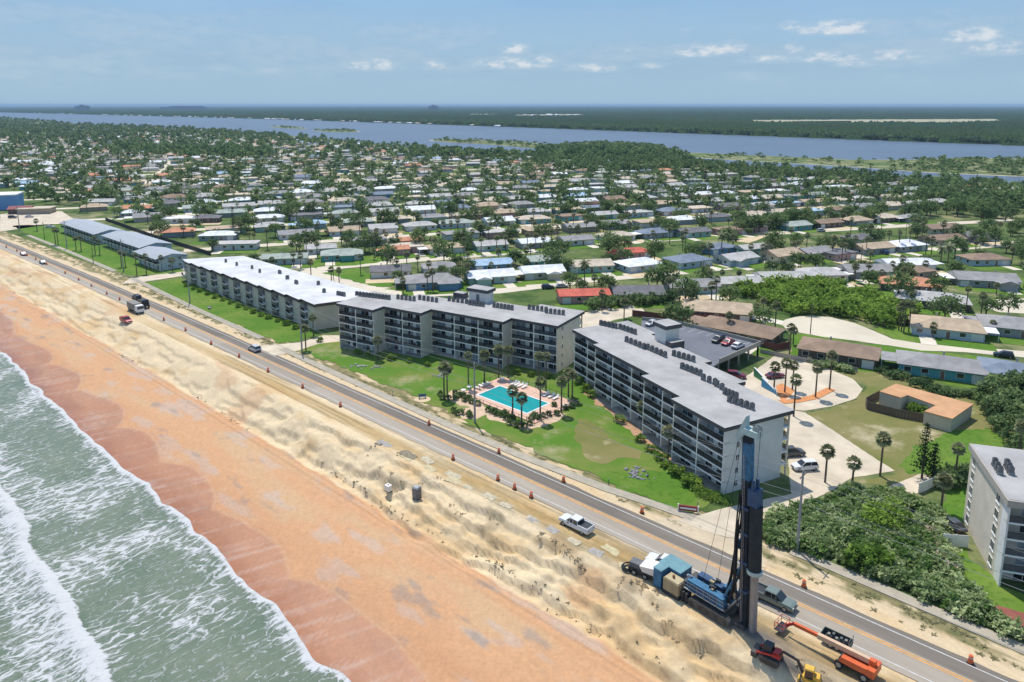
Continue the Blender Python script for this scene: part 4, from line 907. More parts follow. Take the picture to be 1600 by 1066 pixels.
def roof_faces(mb, L, Wd, ze, rise, kind, o=.55, mi=0):
    l_, w_ = L / 2 + o, Wd / 2 + o
    if kind == 'flat':
        mb.box(-l_, l_, -w_, w_, ze - .05, ze + .35, mi); return
    th = .16; rl = l_ - w_ if kind == 'hip' else l_
    A = [(-l_, -w_, ze), (l_, -w_, ze), (l_, w_, ze), (-l_, w_, ze)]; Rg = [(-rl, 0, ze + rise), (rl, 0, ze + rise)]
    mb.poly([A[0], A[1], Rg[1], Rg[0]], mi); mb.poly([A[2], A[3], Rg[0], Rg[1]], mi)
    if kind == 'hip': mb.poly([A[1], A[2], Rg[1]], mi); mb.poly([A[3], A[0], Rg[0]], mi)
    else:
        mb.poly([A[1], A[2], Rg[1]], mi); mb.poly([A[3], A[0], Rg[0]], mi)
    B = [(x, y, z - th) for x, y, z in A]
    for i in range(4): j = (i + 1) % 4; mb.poly([B[i], B[j], A[j], A[i]], mi)
    mb.poly(B[::-1], mi)
WINS = {}
def small(par, name, x, y, z, w, h, rz, fm, pm):
    k = (name, w, h, fm.name, pm.name)
    if k not in WINS:
        WINS[k] = (MB().box(-w / 2 - .08, w / 2 + .08, 0, .05, -.08, h + .08).mesh(name, fm), MB().box(-w / 2, w / 2, .051, .062, 0, h).mesh('pane', pm))
    o = put(name, WINS[k][0], par, (x, y, z), rz)
    put('pane' if name == 'window' else 'panel', WINS[k][1], o, (0, 0, 0))
    return o
DOORM = mat('door_panel', (.20, .12, .09), .6, .1); GARM = mat('garage_panel', (.62, .62, .60), .6, .05)
HOUSES = []
def house(p, L, Wd, rz, kind, rc, wc, label, detail=2, wing=None, hh=2.7, group='bungalows behind the condos'):
    t = thing('house', label, 'house', (p.x, p.y, 0), rz, group)
    rm, wm = MATS[rc + ' shingle'], MATS[wc + ' stucco']
    MB().box(-L / 2, L / 2, -Wd / 2, Wd / 2, -.2, hh).build('wall', wm, t)
    rise = min(Wd * .18, 2.0); mb = MB(); roof_faces(mb, L, Wd, hh, rise, kind); r = mb.build('roof', rm, t)
    rg = random.Random(int(p.x * 13 + p.y * 7))
    if wing:
        wx, ww, wd = wing      # wing towards local -y
        MB().box(wx - ww / 2, wx + ww / 2, -Wd / 2 - wd, -Wd / 2 - .003, -.2, hh - .05).build('wing_wall', wm, t)
        mb = MB(); roof_faces(mb, wd + Wd * .55, ww, hh + .02, min(rise - .08, ww * .18), 'gable' if kind == 'gable' else 'hip')
        mb.build('wing_roof', rm, t, (wx, -Wd / 2 - wd / 2 + Wd * .27, 0), rad(90))
    if rg.random() < .4 and detail:
        sx = rg.choice((-1, 1)); cw = rg.uniform(3, 4.5); x_ = sx * (L / 2 + cw / 2 + .56); MB().box(x_ - cw / 2, x_ + cw / 2, -Wd * .35, Wd * .35, hh - .35, hh - .2).build('carport_roof', WHITE if rg.random() < .6 else rm, t)
        for yy in (-Wd * .33, Wd * .33): MB().box(x_ + sx * cw * .46 - .06, x_ + sx * cw * .46 + .06, yy - .06, yy + .06, -.05, hh - .351).build('carport_post', WHITE, t)
    if detail and kind != 'flat':
        q = rg.uniform(-.3, .3) * L; MB().box(q - .2, q + .2, Wd * .2, Wd * .2 + .4, hh + .2, hh + rise + .25).build('vent', STEEL, r)
    if detail:
        fy = -Wd / 2 - .002; n_ = max(2, int(L / 3.6)); gi = rg.choice((0, n_ - 1)); di = n_ // 2
        for i in range(n_):
            x = -L / 2 + (i + .5) * L / n_
            if wing and abs(x - wing[0]) < wing[1] / 2 + .8: continue
            if i == gi and L > 12: small(t, 'garage_door', x, fy, .0, min(2.6, L / n_ - .5), 2.1, rad(180), WHITE, GARM)
            elif i == di: small(t, 'door', x, fy, 0.05, .95, 2.05, rad(180), WHITE, DOORM)
            else: small(t, 'window', x, fy, .95, 1.5, 1.15, rad(180), WHITE, GLASS)
        for s_ in (-1, 1):
            for y in (-Wd * .22, Wd * .22): small(t, 'window', s_ * (L / 2 + .002), y, .95, 1.1, 1.1, rad(90 if s_ < 0 else -90), WHITE, GLASS)
        if detail > 1:
            for i in range(3): small(t, 'window', (-.3 + .3 * i) * L, Wd / 2 + .002, .95, 1.4, 1.1, 0, WHITE, GLASS)
    HOUSES.append((p.x, p.y, max(L, Wd) / 2, t))
    return t
# near houses, surveyed one by one: roof centre, length, width, turn, roof, wall, wing, what singles it out
NEARH = [
 (1311, 541, 18.6, 10.5, -30, 'hip', 'brown', 'brown', None, 'long dark walled house with brown hip roof below the cul-de-sac'),
 (1471, 563, 18.8, 10.5, -26, 'hip', 'grey', 'teal', None, 'turquoise walled house with grey hip roof above the fenced courtyard house'),
 (1478, 503, 18, 13, -24, 'hip', 'tan', 'pale blue', None, 'tan hip roofed house with pale walls beside the cul-de-sac road'),
 (1592, 503, 19, 13, -24, 'hip', 'grey', 'grey', None, 'large grey hip roofed house cut by the right edge'),
 (1590, 575, 16, 11, -35, 'hip', 'blue grey', 'green', None, 'green walled house at the right edge with blue grey roof'),
 (1456, 462, 21, 12, -24, 'hip', 'light grey', 'brown', None, 'low brown walled house with pale metal roof behind the thicket'),
 (1421, 438, 19, 12, -20, 'hip', 'terracotta', 'brown', None, 'orange brown hip roofed house behind the pale metal roof'),
 (1434, 419, 10, 8, 20, 'hip', 'brown', 'tan', None, 'small brown pyramid roofed house beside the bright white roof'),
 (1415, 408, 20, 10, 6, 'gable', 'white', 'pale blue', None, 'house with bright white gable roof in the right middle distance'),
 (1537, 431, 20, 12, -14, 'gable', 'grey', 'grey', (5, 6, 4), 'grey L shaped house with white garage near the right cul-de-sac'),
 (1537, 400, 17, 10, 5, 'hip', 'brown', 'pale blue', None, 'brown hip roofed house with pale blue walls, far right'),
 (1352, 418, 18, 11, 2, 'gable', 'grey', 'grey', None, 'grey gabled house left of the bright white roof'),
 (1281, 423, 17, 11, 4, 'hip', 'light grey', 'white', None, 'pale hip roofed house above the green thicket'),
 (1222, 429, 18, 10, 4, 'gable', 'light grey', 'pale blue', None, 'long pale gabled house at the left end of the thicket'),
 (1223, 393, 17, 11, 27, 'gable', 'tan', 'cream', None, 'tan gabled house beside the white caravan'),
 (1270, 390, 15, 10, 25, 'gable', 'grey', 'pink', None, 'pink walled house with grey roof right of the tan gabled house'),
 (1309, 392, 13, 9, 25, 'flat', 'dark grey', 'pink', None, 'flat roofed pink house among palms'),
 (1362, 383, 18, 10, 20, 'gable', 'tan', 'grey', None, 'beige gabled house with a blue car in its drive'),
 (1413, 379, 17, 11, 20, 'hip', 'white', 'grey', None, 'white hip roofed house between two palm pairs'),
 (1472, 370, 19, 10, 14, 'gable', 'brown', 'tan', None, 'brown gabled house on the second street, right'),
 (1523, 365, 17, 11, 10, 'hip', 'dark grey', 'grey', None, 'dark grey hip roofed house, second street, far right'),
 (1344, 369, 15, 10, 22, 'hip', 'dark grey', 'grey', None, 'dark hip roofed house on the second street behind the beige gable'),
 (1468, 353, 20, 10, 16, 'gable', 'brown', 'cream', None, 'low brown house facing green lawns on the right'),
 (1241, 349, 16, 10, 24, 'gable', 'green grey', 'teal', None, 'greenish gabled house with a bright front lawn'),
 (1290, 345, 17, 9, 24, 'gable', 'brown', 'brown', None, 'brown house next right of the greenish gable'),
 (1337, 341, 15, 11, 22, 'hip', 'tan', 'grey', None, 'tan hip roofed house third in the lawn row'),
 (1377, 337, 18, 11, 20, 'hip', 'beige', 'brown', None, 'beige hip roofed house fourth in the lawn row'),
 (1424, 337, 14, 9, 18, 'hip', 'grey', 'grey', None, 'grey hip roofed house fifth in the lawn row'),
 (1120, 477, 21, 13, -16, 'hip', 'tan', 'brown', None, 'wide tan hip roofed brick house behind the parking deck'),
 (1155, 508, 22, 11, -38, 'hip', 'brown', 'brown', None, 'brown roofed house with a white awning beside the parking deck'),
 (911, 455, 17, 8, 6, 'gable', 'red', 'pink', None, 'red tiled pink house behind the pool side condo'),
 (995, 452, 17, 11, 2, 'gable', 'dark grey', 'grey', None, 'dark grey gabled house right of the red roof'),
 (1079, 441, 18, 10, 8, 'gable', 'grey', 'mint', None, 'grey gabled house with glazed porch behind the palm'),
 (1150, 436, 17, 9, 8, 'gable', 'light grey', 'grey', None, 'pale gabled house with dark end wall beside the thicket'),
 (846, 419, 16, 10, 14, 'gable', 'white', 'cream', (3, 5, 3), 'white roofed house with a front gable on the bend of the street'),
 (919, 410, 18, 10, 12, 'gable', 'beige', 'mint', None, 'beige roofed house with mint walls beside the tall palm'),
 (998, 408, 17, 11, 26, 'hip', 'white', 'pale blue', None, 'white hip roofed house with a white car in front'),
 (1074, 402, 17, 12, 28, 'hip', 'blue grey', 'pale blue', None, 'dark blue hip roofed house in the middle distance'),
 (1150, 399, 16, 10, 28, 'gable', 'light grey', 'pale blue', (-3, 5, 3), 'pale grey gabled house with a truck outside'),
 (848, 402, 14, 9, 20, 'gable', 'green grey', 'teal', None, 'teal house with grey gable behind the white front gable'),
 (987, 390, 15, 8, 20, 'hip', 'red', 'pink', None, 'bright red hip roof among dark trees'),
 (1122, 383, 15, 10, 26, 'hip', 'blue grey', 'blue', None, 'blue house with slate blue hip roof'),
 (1176, 384, 16, 8, 24, 'gable', 'light grey', 'teal', None, 'pale roofed teal house right of the blue house'),
 (899, 371, 16, 9, 22, 'gable', 'grey', 'white', None, 'grey gabled white house with a long bright lawn'),
 (962, 365, 17, 9, 22, 'hip', 'beige', 'white', None, 'beige hip roofed house right of the long lawn'),
 (1022, 360, 17, 10, 22, 'hip', 'blue grey', 'grey', None, 'slate hip roofed house beside feathery palms'),
 (1081, 359, 17, 9, 22, 'gable', 'dark grey', 'mint', None, 'dark gabled mint house with green lawn'),
 (1140, 356, 16, 9, 22, 'flat', 'brown', 'pink', None, 'flat roofed pink house with a sandy yard'),
 (1178, 351, 11, 9, 22, 'hip', 'white', 'pink', None, 'white roofed pink garage house beside sandy yard'),
 (833, 375, 15, 9, 22, 'gable', 'white', 'grey', None, 'white roofed bungalow behind three slim palms'),
 (534, 393, 17, 10, 14, 'hip', 'green grey', 'teal', (2, 5, 2), 'teal bungalow with pale green roof beside the bright lawn'),
 (633, 382, 15, 10, 20, 'flat', 'beige', 'pink', None, 'pink terraced villa with paved forecourt'),
 (640, 372, 11, 7, 20, 'gable', 'terracotta', 'pink', None, 'upper terracotta roofed part of the pink villa'),
 (618, 386, 11, 7, 20, 'gable', 'terracotta', 'pink', None, 'lower terracotta roofed wing of the pink villa'),
 (696, 383, 16, 9, 20, 'hip', 'tan', 'white', None, 'tan hip roofed bungalow right of the pink villa'),
 (765, 379, 15, 9, 20, 'gable', 'light grey', 'mint', None, 'pale gabled bungalow with mint walls and tall palms'),
 (610, 418, 15, 9, 10, 'gable', 'dark grey', 'white', None, 'dark gabled white bungalow on the corner lawn'),
 (676, 433, 20, 12, 12, 'hip', 'grey', 'blue', (5, 7, 3), 'blue house with large grey hip roof behind the condo'),
 (765, 426, 18, 10, 16, 'gable', 'white', 'mint', (-4, 5, 3), 'mint house with white roof right of the blue house'),
 (767, 408, 16, 9, 18, 'gable', 'pale blue', 'blue', None, 'blue walled house with pale blue roof'),
 (686, 413, 13, 9, 16, 'hip', 'grey', 'pale blue', None, 'grey hip roofed house between the blue houses'),
 (501, 384, 13, 8, 16, 'gable', 'light grey', 'white', None, 'white gabled garage house with car in the drive'),
 (446, 399, 18, 8, 10, 'gable', 'green grey', 'pale blue', None, 'low bungalow hidden by palms above the white sawtooth roof'),
 (342, 364, 17, 9, 8, 'hip', 'white', 'grey', None, 'white hip roofed bungalow behind the motel palms'),
 (282, 339, 17, 9, 8, 'flat', 'white', 'white', None, 'long flat white roof behind the middle motel block'),
 (215, 323, 16, 9, 8, 'gable', 'terracotta', 'teal', None, 'terracotta roofed teal bungalow above the far motel'),
 (160, 313, 17, 9, 8, 'gable', 'light grey', 'grey', None, 'pale gabled bungalow left of the terracotta roof'),
 (207, 330, 12, 9, 8, 'hip', 'white', 'grey', None, 'small bright white hip roof beside green yard'),
 (322, 338, 15, 9, 10, 'hip', 'dark grey', 'brown', None, 'dark hip roofed bungalow left of the tall pine'),
 (368, 378, 20, 8, 6, 'flat', 'light grey', 'white', None, 'long low pale roof in palms above the white sawtooth block'),
]
for (u, v, L, Wd, ang, kind, rc, wc, wing, lab) in NEARH:
    p = at(u, v, 3.2); p.z = 0
    house(p, L, Wd, rad(ang), kind, rc, wc, lab, 2, wing)
lawnmb, sandmb, drvmb = MB(), MB(), MB()
YN = [0]
def yard(p, L, Wd, rz, kind, far=False):
    YN[0] += 1; zj = (YN[0] % 9) * .0013
    x_, y_ = Vector((math.cos(rz), math.sin(rz), 0)), Vector((-math.sin(rz), math.cos(rz), 0))
    def quad(mb, a0, a1, b0, b1, z): mb.poly([tuple(p + x_ * a + y_ * b_ + Vector((0, 0, z))) for a, b_ in ((a0, b0), (a1, b0), (a1, b1), (a0, b1))])
    fy = -Wd / 2 - .5
    quad({'lawn': lawnmb, 'sand': sandmb}[kind], -L / 2 - 2, L / 2 + 2, fy - 7, fy, (.04 if kind == 'lawn' else .052) + zj)
    dx = R.choice((-1, 1)) * L * .3; quad(drvmb, dx - 2, dx + 2, fy - 8, fy + .3, .066 + zj)
for i, (x, y, r, t) in enumerate(list(HOUSES)):
    if y > 190: L = NEARH[i][2]; yard(Vector((x, y, 0)), L, NEARH[i][3], t.rotation_euler.z, 'sand' if i % 4 == 0 else 'lawn')
# rows of bungalows further back
rp = random.Random(21); cand = []
rows_n = {}
for k in range(0, 46):
    for side in (-1, 1):
        if k == 0: continue
        aa = a1 + 60 * k + side * 16.5
        if k == 1 and side == -1: aa = a1 + 60 - 17
        b_ = -1500.0
        while b_ < 1150:
            b_ += rp.uniform(20, 25)
            p = GA_ * (aa + rp.uniform(-2, 2)) + GB_ * b_
            if not visible(p, 15): continue
            s_, n_ = sn(p)
            if n_ < (150 if s_ > 330 else 175) or n_ > bank(s_) - 45: continue
            if any((p.x - h[0]) ** 2 + (p.y - h[1]) ** 2 < (h[2] + 10) ** 2 for h in HOUSES[:len(NEARH)]): continue
            if inpoly(np.array([p.x]), np.array([p.y]), pts([(215, 300), (240, 285), (275, 262), (266, 230), (250, 222), (245, 236), (255, 262), (215, 285)]))[0]: continue
            if inpoly(np.array([p.x]), np.array([p.y]), pts(ISL['mangrove'] + [(820, 268), (800, 262)]))[0]: continue
            if p.y > 2300: continue
            cand.append((p.y, p, 2 * k + (side > 0), side, rp.random()))
# row 0: gap fillers left of the surveyed north row of the first street
for b_ in np.arange(-120, 420, 23.):
    p = GA_ * (a1 + 43) + GB_ * b_
    if visible(p, 10) and 170 < sn(p)[1] and not any((p.x - h[0]) ** 2 + (p.y - h[1]) ** 2 < (h[2] + 10) ** 2 for h in HOUSES) and not any((p - c[1]).length < 19 for c in cand): cand.append((p.y, p, 1, 1, rp.random()))
cand.sort(key=lambda c: c[0])
roofp = ['light grey'] * 5 + ['grey'] * 4 + ['white'] * 4 + ['tan'] * 3 + ['brown'] * 3 + ['beige'] * 4 + ['dark grey'] * 2 + ['green grey'] * 2 + ['blue grey', 'terracotta', 'pale blue']
wallp = ['white'] * 5 + ['cream'] * 4 + ['pale blue'] * 3 + ['grey'] * 3 + ['tan'] * 3 + ['mint'] * 2 + ['teal', 'blue', 'pink']
nind = max(0, 298 - len(NEARH)); ind, rest = cand[:nind], cand[nind:]
rowmem = {}
for c in ind: rowmem.setdefault(c[2], []).append(c)
for r_ in rowmem: rowmem[r_].sort(key=lambda c: c[1].x / c[1].y)
for y, p, r_, side, q in ind:
    i = [id(c[1]) for c in rowmem[r_]].index(id(p)); rc, wc = rp.choice(roofp), rp.choice(wallp); kind = rp.choice(('hip', 'gable', 'hip', 'gable', 'flat'))
    L, Wd = rp.uniform(14, 19), rp.uniform(8.5, 11); rz = GA + rad(rp.uniform(-4, 4)) + (0 if side > 0 else math.pi)
    lab = '%s %s roofed bungalow with %s walls, %s from left in %s row' % (rc, kind, wc, ordinal(i + 1), ordinal(r_))
    house(p, L, Wd, rz, kind, rc, wc, lab, 1 if y < 520 else 0, (rp.choice((-1, 1)) * L * .26, rp.uniform(4.5, 6), rp.uniform(1.5, 3.5)) if q * 7 % 1 < .4 and kind != 'flat' else None)
    yard(p, L, Wd, rz, 'lawn' if q < .55 else 'sand')
pal = list(RC) + list(WC); far = MB(); fm_ = [MATS[k + ' shingle'] for k in RC] + [MATS[k + ' stucco'] for k in WC]; nr_ = len(RC)
def far_house(p, L, Wd, rz, kind, rc, wc):
    mb = MB(); mb.box(-L / 2, L / 2, -Wd / 2, Wd / 2, 0, 2.7, nr_ + list(WC).index(wc), (0,)); roof_faces(mb, L, Wd, 2.7, Wd * .17, kind, mi=list(RC).index(rc))
    c, s_ = math.cos(rz), math.sin(rz); k0 = len(far.v)
    far.v += [(p.x + x * c - y * s_, p.y + x * s_ + y * c, z) for x, y, z in mb.v]; far.f += [tuple(i + k0 for i in f) for f in mb.f]; far.m += mb.m
RESTH = []
for y, p, r_, side, q in rest:
    if rp.random() < .12: continue
    far_house(p, rp.uniform(13, 18), rp.uniform(8, 11), GA + rad(rp.uniform(-10, 10)), rp.choice(('hip', 'gable', 'hip', 'flat')), rp.choice(roofp), rp.choice(wallp)); RESTH.append(p)
    if q < .8: yard(p, 16, 9, GA, 'lawn' if q < .3 else 'sand')
# houses along the far bank
for i in range(70):
    s_ = rp.uniform(1500, 7000); fbn_ = float(np.interp(s_, fbs[o_, 0] if False else np.sort(fbs[:, 0]), fbs[np.argsort(fbs[:, 0]), 1])); p = rw(s_, fbn_ + rp.uniform(-12, 4))
    far_house(p, rp.uniform(16, 34), 12, RZR, 'hip', rp.choice(('white', 'light grey', 'beige')), 'white')
for i in range(26):
    P_ = fieldw[2]; p = P_[0].lerp(P_[1], rp.random()).lerp(P_[3].lerp(P_[2], rp.random()), rp.random()); far_house(p, rp.uniform(20, 45), 18, rp.uniform(0, 3), 'hip', 'white', 'white')
tag(far.build('distant_houses', fm_), 'distant pale roofs of bungalows filling the island to the river', 'houses', kind='stuff')
for mb, nm_, m_ in ((lawnmb, 'lawn', LAWN), (sandmb, 'sandy_yard', SANDY), (drvmb, 'driveway', DRIVE)):
    tag(mb.build(nm_, m_), kind='structure')
# ---- fenced courtyard house on the dry lot
p0 = [at(u, v, 3.0) for u, v in ((1374, 612), (1400, 600), (1521, 632), (1488, 655), (1444, 643), (1462, 634), (1418, 618), (1408, 622))]
c = sum(p0, Vector()) / len(p0); c.z = 0
tc_ = thing('house', 'flat orange roofed L shaped house with a fenced courtyard on the dry lot', 'house', c)
lp = [(p.x - c.x, p.y - c.y) for p in p0]
if sum(lp[i - 1][0] * lp[i][1] - lp[i][0] * lp[i - 1][1] for i in range(len(lp))) < 0: lp = lp[::-1]
MB().prism([(x * .985, y * .985) for x, y in lp], -.2, 2.85).build('wall', MATS['cream stucco'], tc_)
MB().prism(lp, 2.85, 3.08, bot=True).build('roof', mat('orange_gravel_roof', srgb(196, 150, 108), .95, .15, .3), tc_)
fpx = [at(1444, 660, 0), at(1400, 652, 0), at(1354, 640, 0), at(1352, 634, 0), at(1374, 622, 0)]
tf = thing('wooden_fence', 'grey brown board fence enclosing the courtyard of the orange roofed house', 'fence', (fpx[2].x, fpx[2].y, 0))
bd = {}
for a, b_ in zip(fpx[:-1], fpx[1:]):
    L_ = (b_ - a).length; k = max(1, int(L_ / .62)); w_ = round(L_ / k, 3); rz_ = math.atan2(b_.y - a.y, b_.x - a.x)
    if w_ not in bd: bd[w_] = MB().box(.01, w_ - .01, -.03, .03, 0, 1.9).mesh('board', WOOD)
    for i in range(k): q = a.lerp(b_, i / k) - tf.location; put('board', bd[w_], tf, (q.x, q.y, R.uniform(-.04, .04)), rz_)
def fence_run(px, label, m_, h=1.8, name='garden_fence', panel=2.4):
    P_ = [at(u, v) for u, v in px]; t = thing(name, label, 'fence', (P_[0].x, P_[0].y, 0))
    for a, b_ in zip(P_[:-1], P_[1:]):
        L_ = (b_ - a).length; k = max(1, round(L_ / panel)); rz_ = math.atan2(b_.y - a.y, b_.x - a.x); pm_ = MB().box(.06, L_ / k - .06, -.03, .03, .05, h).mesh('panel', m_); qm = MB().box(-.06, .06, -.06, .06, 0, h + .1).mesh('post', m_)
        for i in range(k): q = a.lerp(b_, i / k) - t.location; put('panel', pm_, t, q, rz_); put('post', qm, t, q, rz_)
    return t
REDW = mat('red_fence', (.17, .06, .045), .9, .15, 1.)
fence_run([(988, 494), (1030, 499), (1070, 503), (1118, 500)], 'dark red board fence above the parking deck', REDW, 2.0)
fence_run([(1188, 540), (1210, 549), (1232, 545), (1232, 532)], 'dark red fence of the brown house near the condo parking', REDW, 2.0)
fence_run([(1435, 771), (1450, 765), (1477, 751)], 'white garden wall beside the two conifers', WHITE, 1.9, 'garden_wall')
fence_run([(1473, 853), (1513, 856)], 'white fence joining the right edge block', WHITE, 2.0)
fence_run([(590, 430), (640, 440), (686, 449)], 'white fence between the dark gabled and the blue house', WHITE, 1.7)
fence_run([(1395, 568), (1340, 582), (1188, 552)][::-1][:2], 'grey concrete wall behind the condo parking lot', CONC, 1.2, 'retaining_wall')
fence_run([(165, 345), (240, 372), (330, 400)], 'long dark fence behind the motel blocks', mat('dark_fence', (.06, .055, .05), .9), 1.9)
fence_run([(1075, 346), (1120, 343)], 'white panel fence behind the dark gabled mint house', WHITE, 2.2)
# blue box building and red shed, far left
bb = thing('warehouse', 'pale blue and white warehouse at the left edge', 'warehouse', at(8, 326), rad(20))
MB().box(-12, 9, -8, 8, 0, 9).build('wall', mat('blue_cladding', srgb(120, 160, 205), .6, .08, .2), bb); MB().box(-12.3, 9.3, -8.3, 8.3, 9, 9.8).build('roof', WHITE, bb)
for x in (-8, -4): MB().box(x - 1.4, x + 1.4, -8.05, -8.0, 0, 4).build('loading_door', DARKF, bb)
rs_ = thing('shed', 'dark red shed roof beside the pale blue warehouse', 'shed', at(34, 333), rad(15)); MB().box(-6, 6, -4, 4, 0, 3).build('wall', MATS['brown stucco'], rs_); mb = MB(); roof_faces(mb, 12, 8, 3, 1.6, 'gable'); mb.build('roof', mat('dark_red_metal', (.22, .03, .03), .6), rs_)
mb = MB(); w2 = thing('shed', 'pale tan flat shop building right of the dark red shed', 'shop', at(58, 333), rad(12)); MB().box(-9, 9, -5, 5, 0, 3.2).build('wall', MATS['tan stucco'], w2); mb = MB(); roof_faces(mb, 18, 10, 3.2, 1.2, 'flat'); mb.build('roof', MATS['beige shingle'], w2)
# hotels on the horizon
for (u, w_, h_, d_, lab) in ((150, 150, 62, 8600, 'faint cluster of hotel towers on the horizon, far left'), (304, 560, 52, 9800, 'long low slab building on the horizon left of centre'), (681, 110, 62, 8200, 'lone dark tower block on the horizon near the centre')):
    dx = (u - 800) / F / CT; Y_ = d_ / math.sqrt(1 + dx * dx); t = thing('tower_block', lab, 'tower', (dx * Y_, Y_, 0)); gm = mat('tower_concrete', (.22, .23, .24), .8)
    if w_ < 200:
        for k, (fx, fh) in enumerate(((-.32, .8), (0, 1.), (.33, .86))): MB().box(w_ * (fx - .15), w_ * (fx + .15), -15, 15, 0, h_ * fh).build('tower', gm, t); MB().box(w_ * (fx - .07), w_ * (fx + .07), -8, 8, h_ * fh, h_ * fh + 6).build('roof_house', gm, t)
    else: MB().box(-w_ / 2, w_ / 2, -20, 20, 0, h_ * .8).build('wall', gm, t); MB().box(-w_ * .3, w_ * .42, -12, 12, h_ * .8, h_).build('upper_floor', gm, t)
print('houses', len(HOUSES), 'rest', len(RESTH), 'cand', len(cand))
# ================================================================== VEGETATION
PALMG = foliage('palm_fronds', (.09, .13, .05), (.42, .42, .24), .36)
LEAFG = foliage('tree_leaves', (.078, .132, .052), (.31, .40, .15), .38)
GRAPE = foliage('sea_grape_leaves', (.11, .20, .045), (.60, .66, .34), .36)
SCRUBG = foliage('scrub_leaves', (.10, .18, .032), (.36, .50, .09), .35)
DRYG = foliage('dry_scrub', (.40, .33, .22), (.70, .60, .43), .4)
PINEG = foliage('pine_needles', (.022, .045, .018), (.07, .10, .04), .1)
BARK = mat('bark', (.10, .08, .06), .95, .2, 2.)
def leafquads(C, size, rg, up=.35, flat=1.):
    """quads centred on C with random tilt"""
    n_ = len(C); nrm = rg.normal(size=(n_, 3)); nrm[:, 2] = np.abs(nrm[:, 2]) + up; nrm /= np.linalg.norm(nrm, axis=1)[:, None]
    a = rg.normal(size=(n_, 3)); u = np.cross(nrm, a); u /= np.linalg.norm(u, axis=1)[:, None] + 1e-9; v = np.cross(nrm, u)
    s = (size * (.6 + .8 * rg.rand(n_)))[:, None]; u = u * s; v = v * s * .7
    V = np.stack([C - u, C - v * .9, C + u, C + v * .9], 1); return V.reshape(-1, 3)
def crown(rg, rx, rz_, zc, nc, nl, ls):
    D = rg.normal(size=(nc, 3)); D /= np.linalg.norm(D, axis=1)[:, None]; D[:, 2] = np.where(D[:, 2] < -.45, -D[:, 2], D[:, 2])
    rr = (.45 + .55 * rg.rand(nc) ** .5)[:, None]; lump = .82 + .36 * rg.rand(nc)[:, None]
    C = D * rr * lump * np.array([rx, rx, rz_]); C[:, 2] += zc
    P = np.repeat(C, nl, 0) + rg.normal(size=(nc * nl, 3)) * np.array([rx, rx, rz_]) * .17
    V = leafquads(P, ls, rg); hgt = (P[:, 2] - zc) / rz_
    t = np.clip(.35 + .22 * np.repeat(rg.normal(size=nc), nl) * .8 + .12 * rg.normal(size=nc * nl), 0, 1)
    return V, np.repeat(t, 4)
def fan_palm(rg, nf, nb, r, zc, old=.12):
    Vs, T = [], []
    for k in range(nf):
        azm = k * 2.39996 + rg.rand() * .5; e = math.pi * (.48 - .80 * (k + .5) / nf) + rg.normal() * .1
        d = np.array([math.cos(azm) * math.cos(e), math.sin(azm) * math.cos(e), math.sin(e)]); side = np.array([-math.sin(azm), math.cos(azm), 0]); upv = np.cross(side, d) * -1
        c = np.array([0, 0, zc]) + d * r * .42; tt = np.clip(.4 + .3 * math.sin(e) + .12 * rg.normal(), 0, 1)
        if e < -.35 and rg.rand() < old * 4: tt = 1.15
        for b_ in range(nb):
            th = (b_ - (nb - 1) / 2) * (2.0 / nb); bd_ = d * math.cos(th) + side * math.sin(th); L = r * (.62 - .12 * abs(th)) * (.85 + .3 * rg.rand())
            tip = c + bd_ * L + np.array([0, 0, -.16 * L]); wv = np.cross(bd_, upv); wv = wv / (np.linalg.norm(wv) + 1e-9) * r * .12
            m_ = c + bd_ * L * .55
            Vs += [c - wv * .3, m_ - wv, tip, m_ + wv]; T += [tt] * 4
    return np.array(Vs), np.array(T)
def feather_palm(rg, nf, r, zc):
    Vs, T = [], []
    for k in range(nf):
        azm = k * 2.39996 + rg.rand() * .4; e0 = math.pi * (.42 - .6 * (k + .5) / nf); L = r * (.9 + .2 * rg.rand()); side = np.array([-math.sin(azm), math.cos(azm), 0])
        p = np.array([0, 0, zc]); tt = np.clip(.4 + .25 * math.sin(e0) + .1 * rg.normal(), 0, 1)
        for j in range(5):
            e = e0 - j * .30; d = np.array([math.cos(azm) * math.cos(e), math.sin(azm) * math.cos(e), math.sin(e)]); q = p + d * L / 5; w_ = (.16, .34, .36, .28, .16)[j] * r * .5
            for s_ in (-1, 1):
                o = side * s_ * w_ + d * w_ * .5 - np.array([0, 0, w_ * .45])
                Vs += [p, q, q + o, p + o * .95]; T += [tt] * 4
            p = q
    return np.array(Vs), np.array(T)
def qidx(V): return np.arange(len(V)).reshape(-1, 4)
def trunk_mesh(h, r0, r1, name='trunk', m_=TRUNK, lean=0., n=7):
    mb = MB(); k = 4
    P_ = [Vector((lean * (i / k) ** 2, 0, h * i / k - (.15 if i == 0 else 0))) for i in range(k + 1)]
    for i in range(k): mb.tube(P_[i], P_[i + 1], r0 + (r1 - r0) * i / k, r0 + (r1 - r0) * (i + 1) / k, n, 0, False)
    return mb.mesh(name, m_)
VR = np.random.RandomState(3)
PALMS = []
for h in (3.6, 4.8, 6.0, 7.2, 8.4, 5.4):
    for j in range(2):
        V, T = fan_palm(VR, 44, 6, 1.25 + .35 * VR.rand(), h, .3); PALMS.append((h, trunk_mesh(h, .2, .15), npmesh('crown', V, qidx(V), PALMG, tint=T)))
FPALMS = []
for h in (5.5, 8.5):
    V, T = feather_palm(VR, 22, 3.0, h); FPALMS.append((h, trunk_mesh(h, .24, .17), npmesh('crown', V, qidx(V), PALMG, tint=T)))
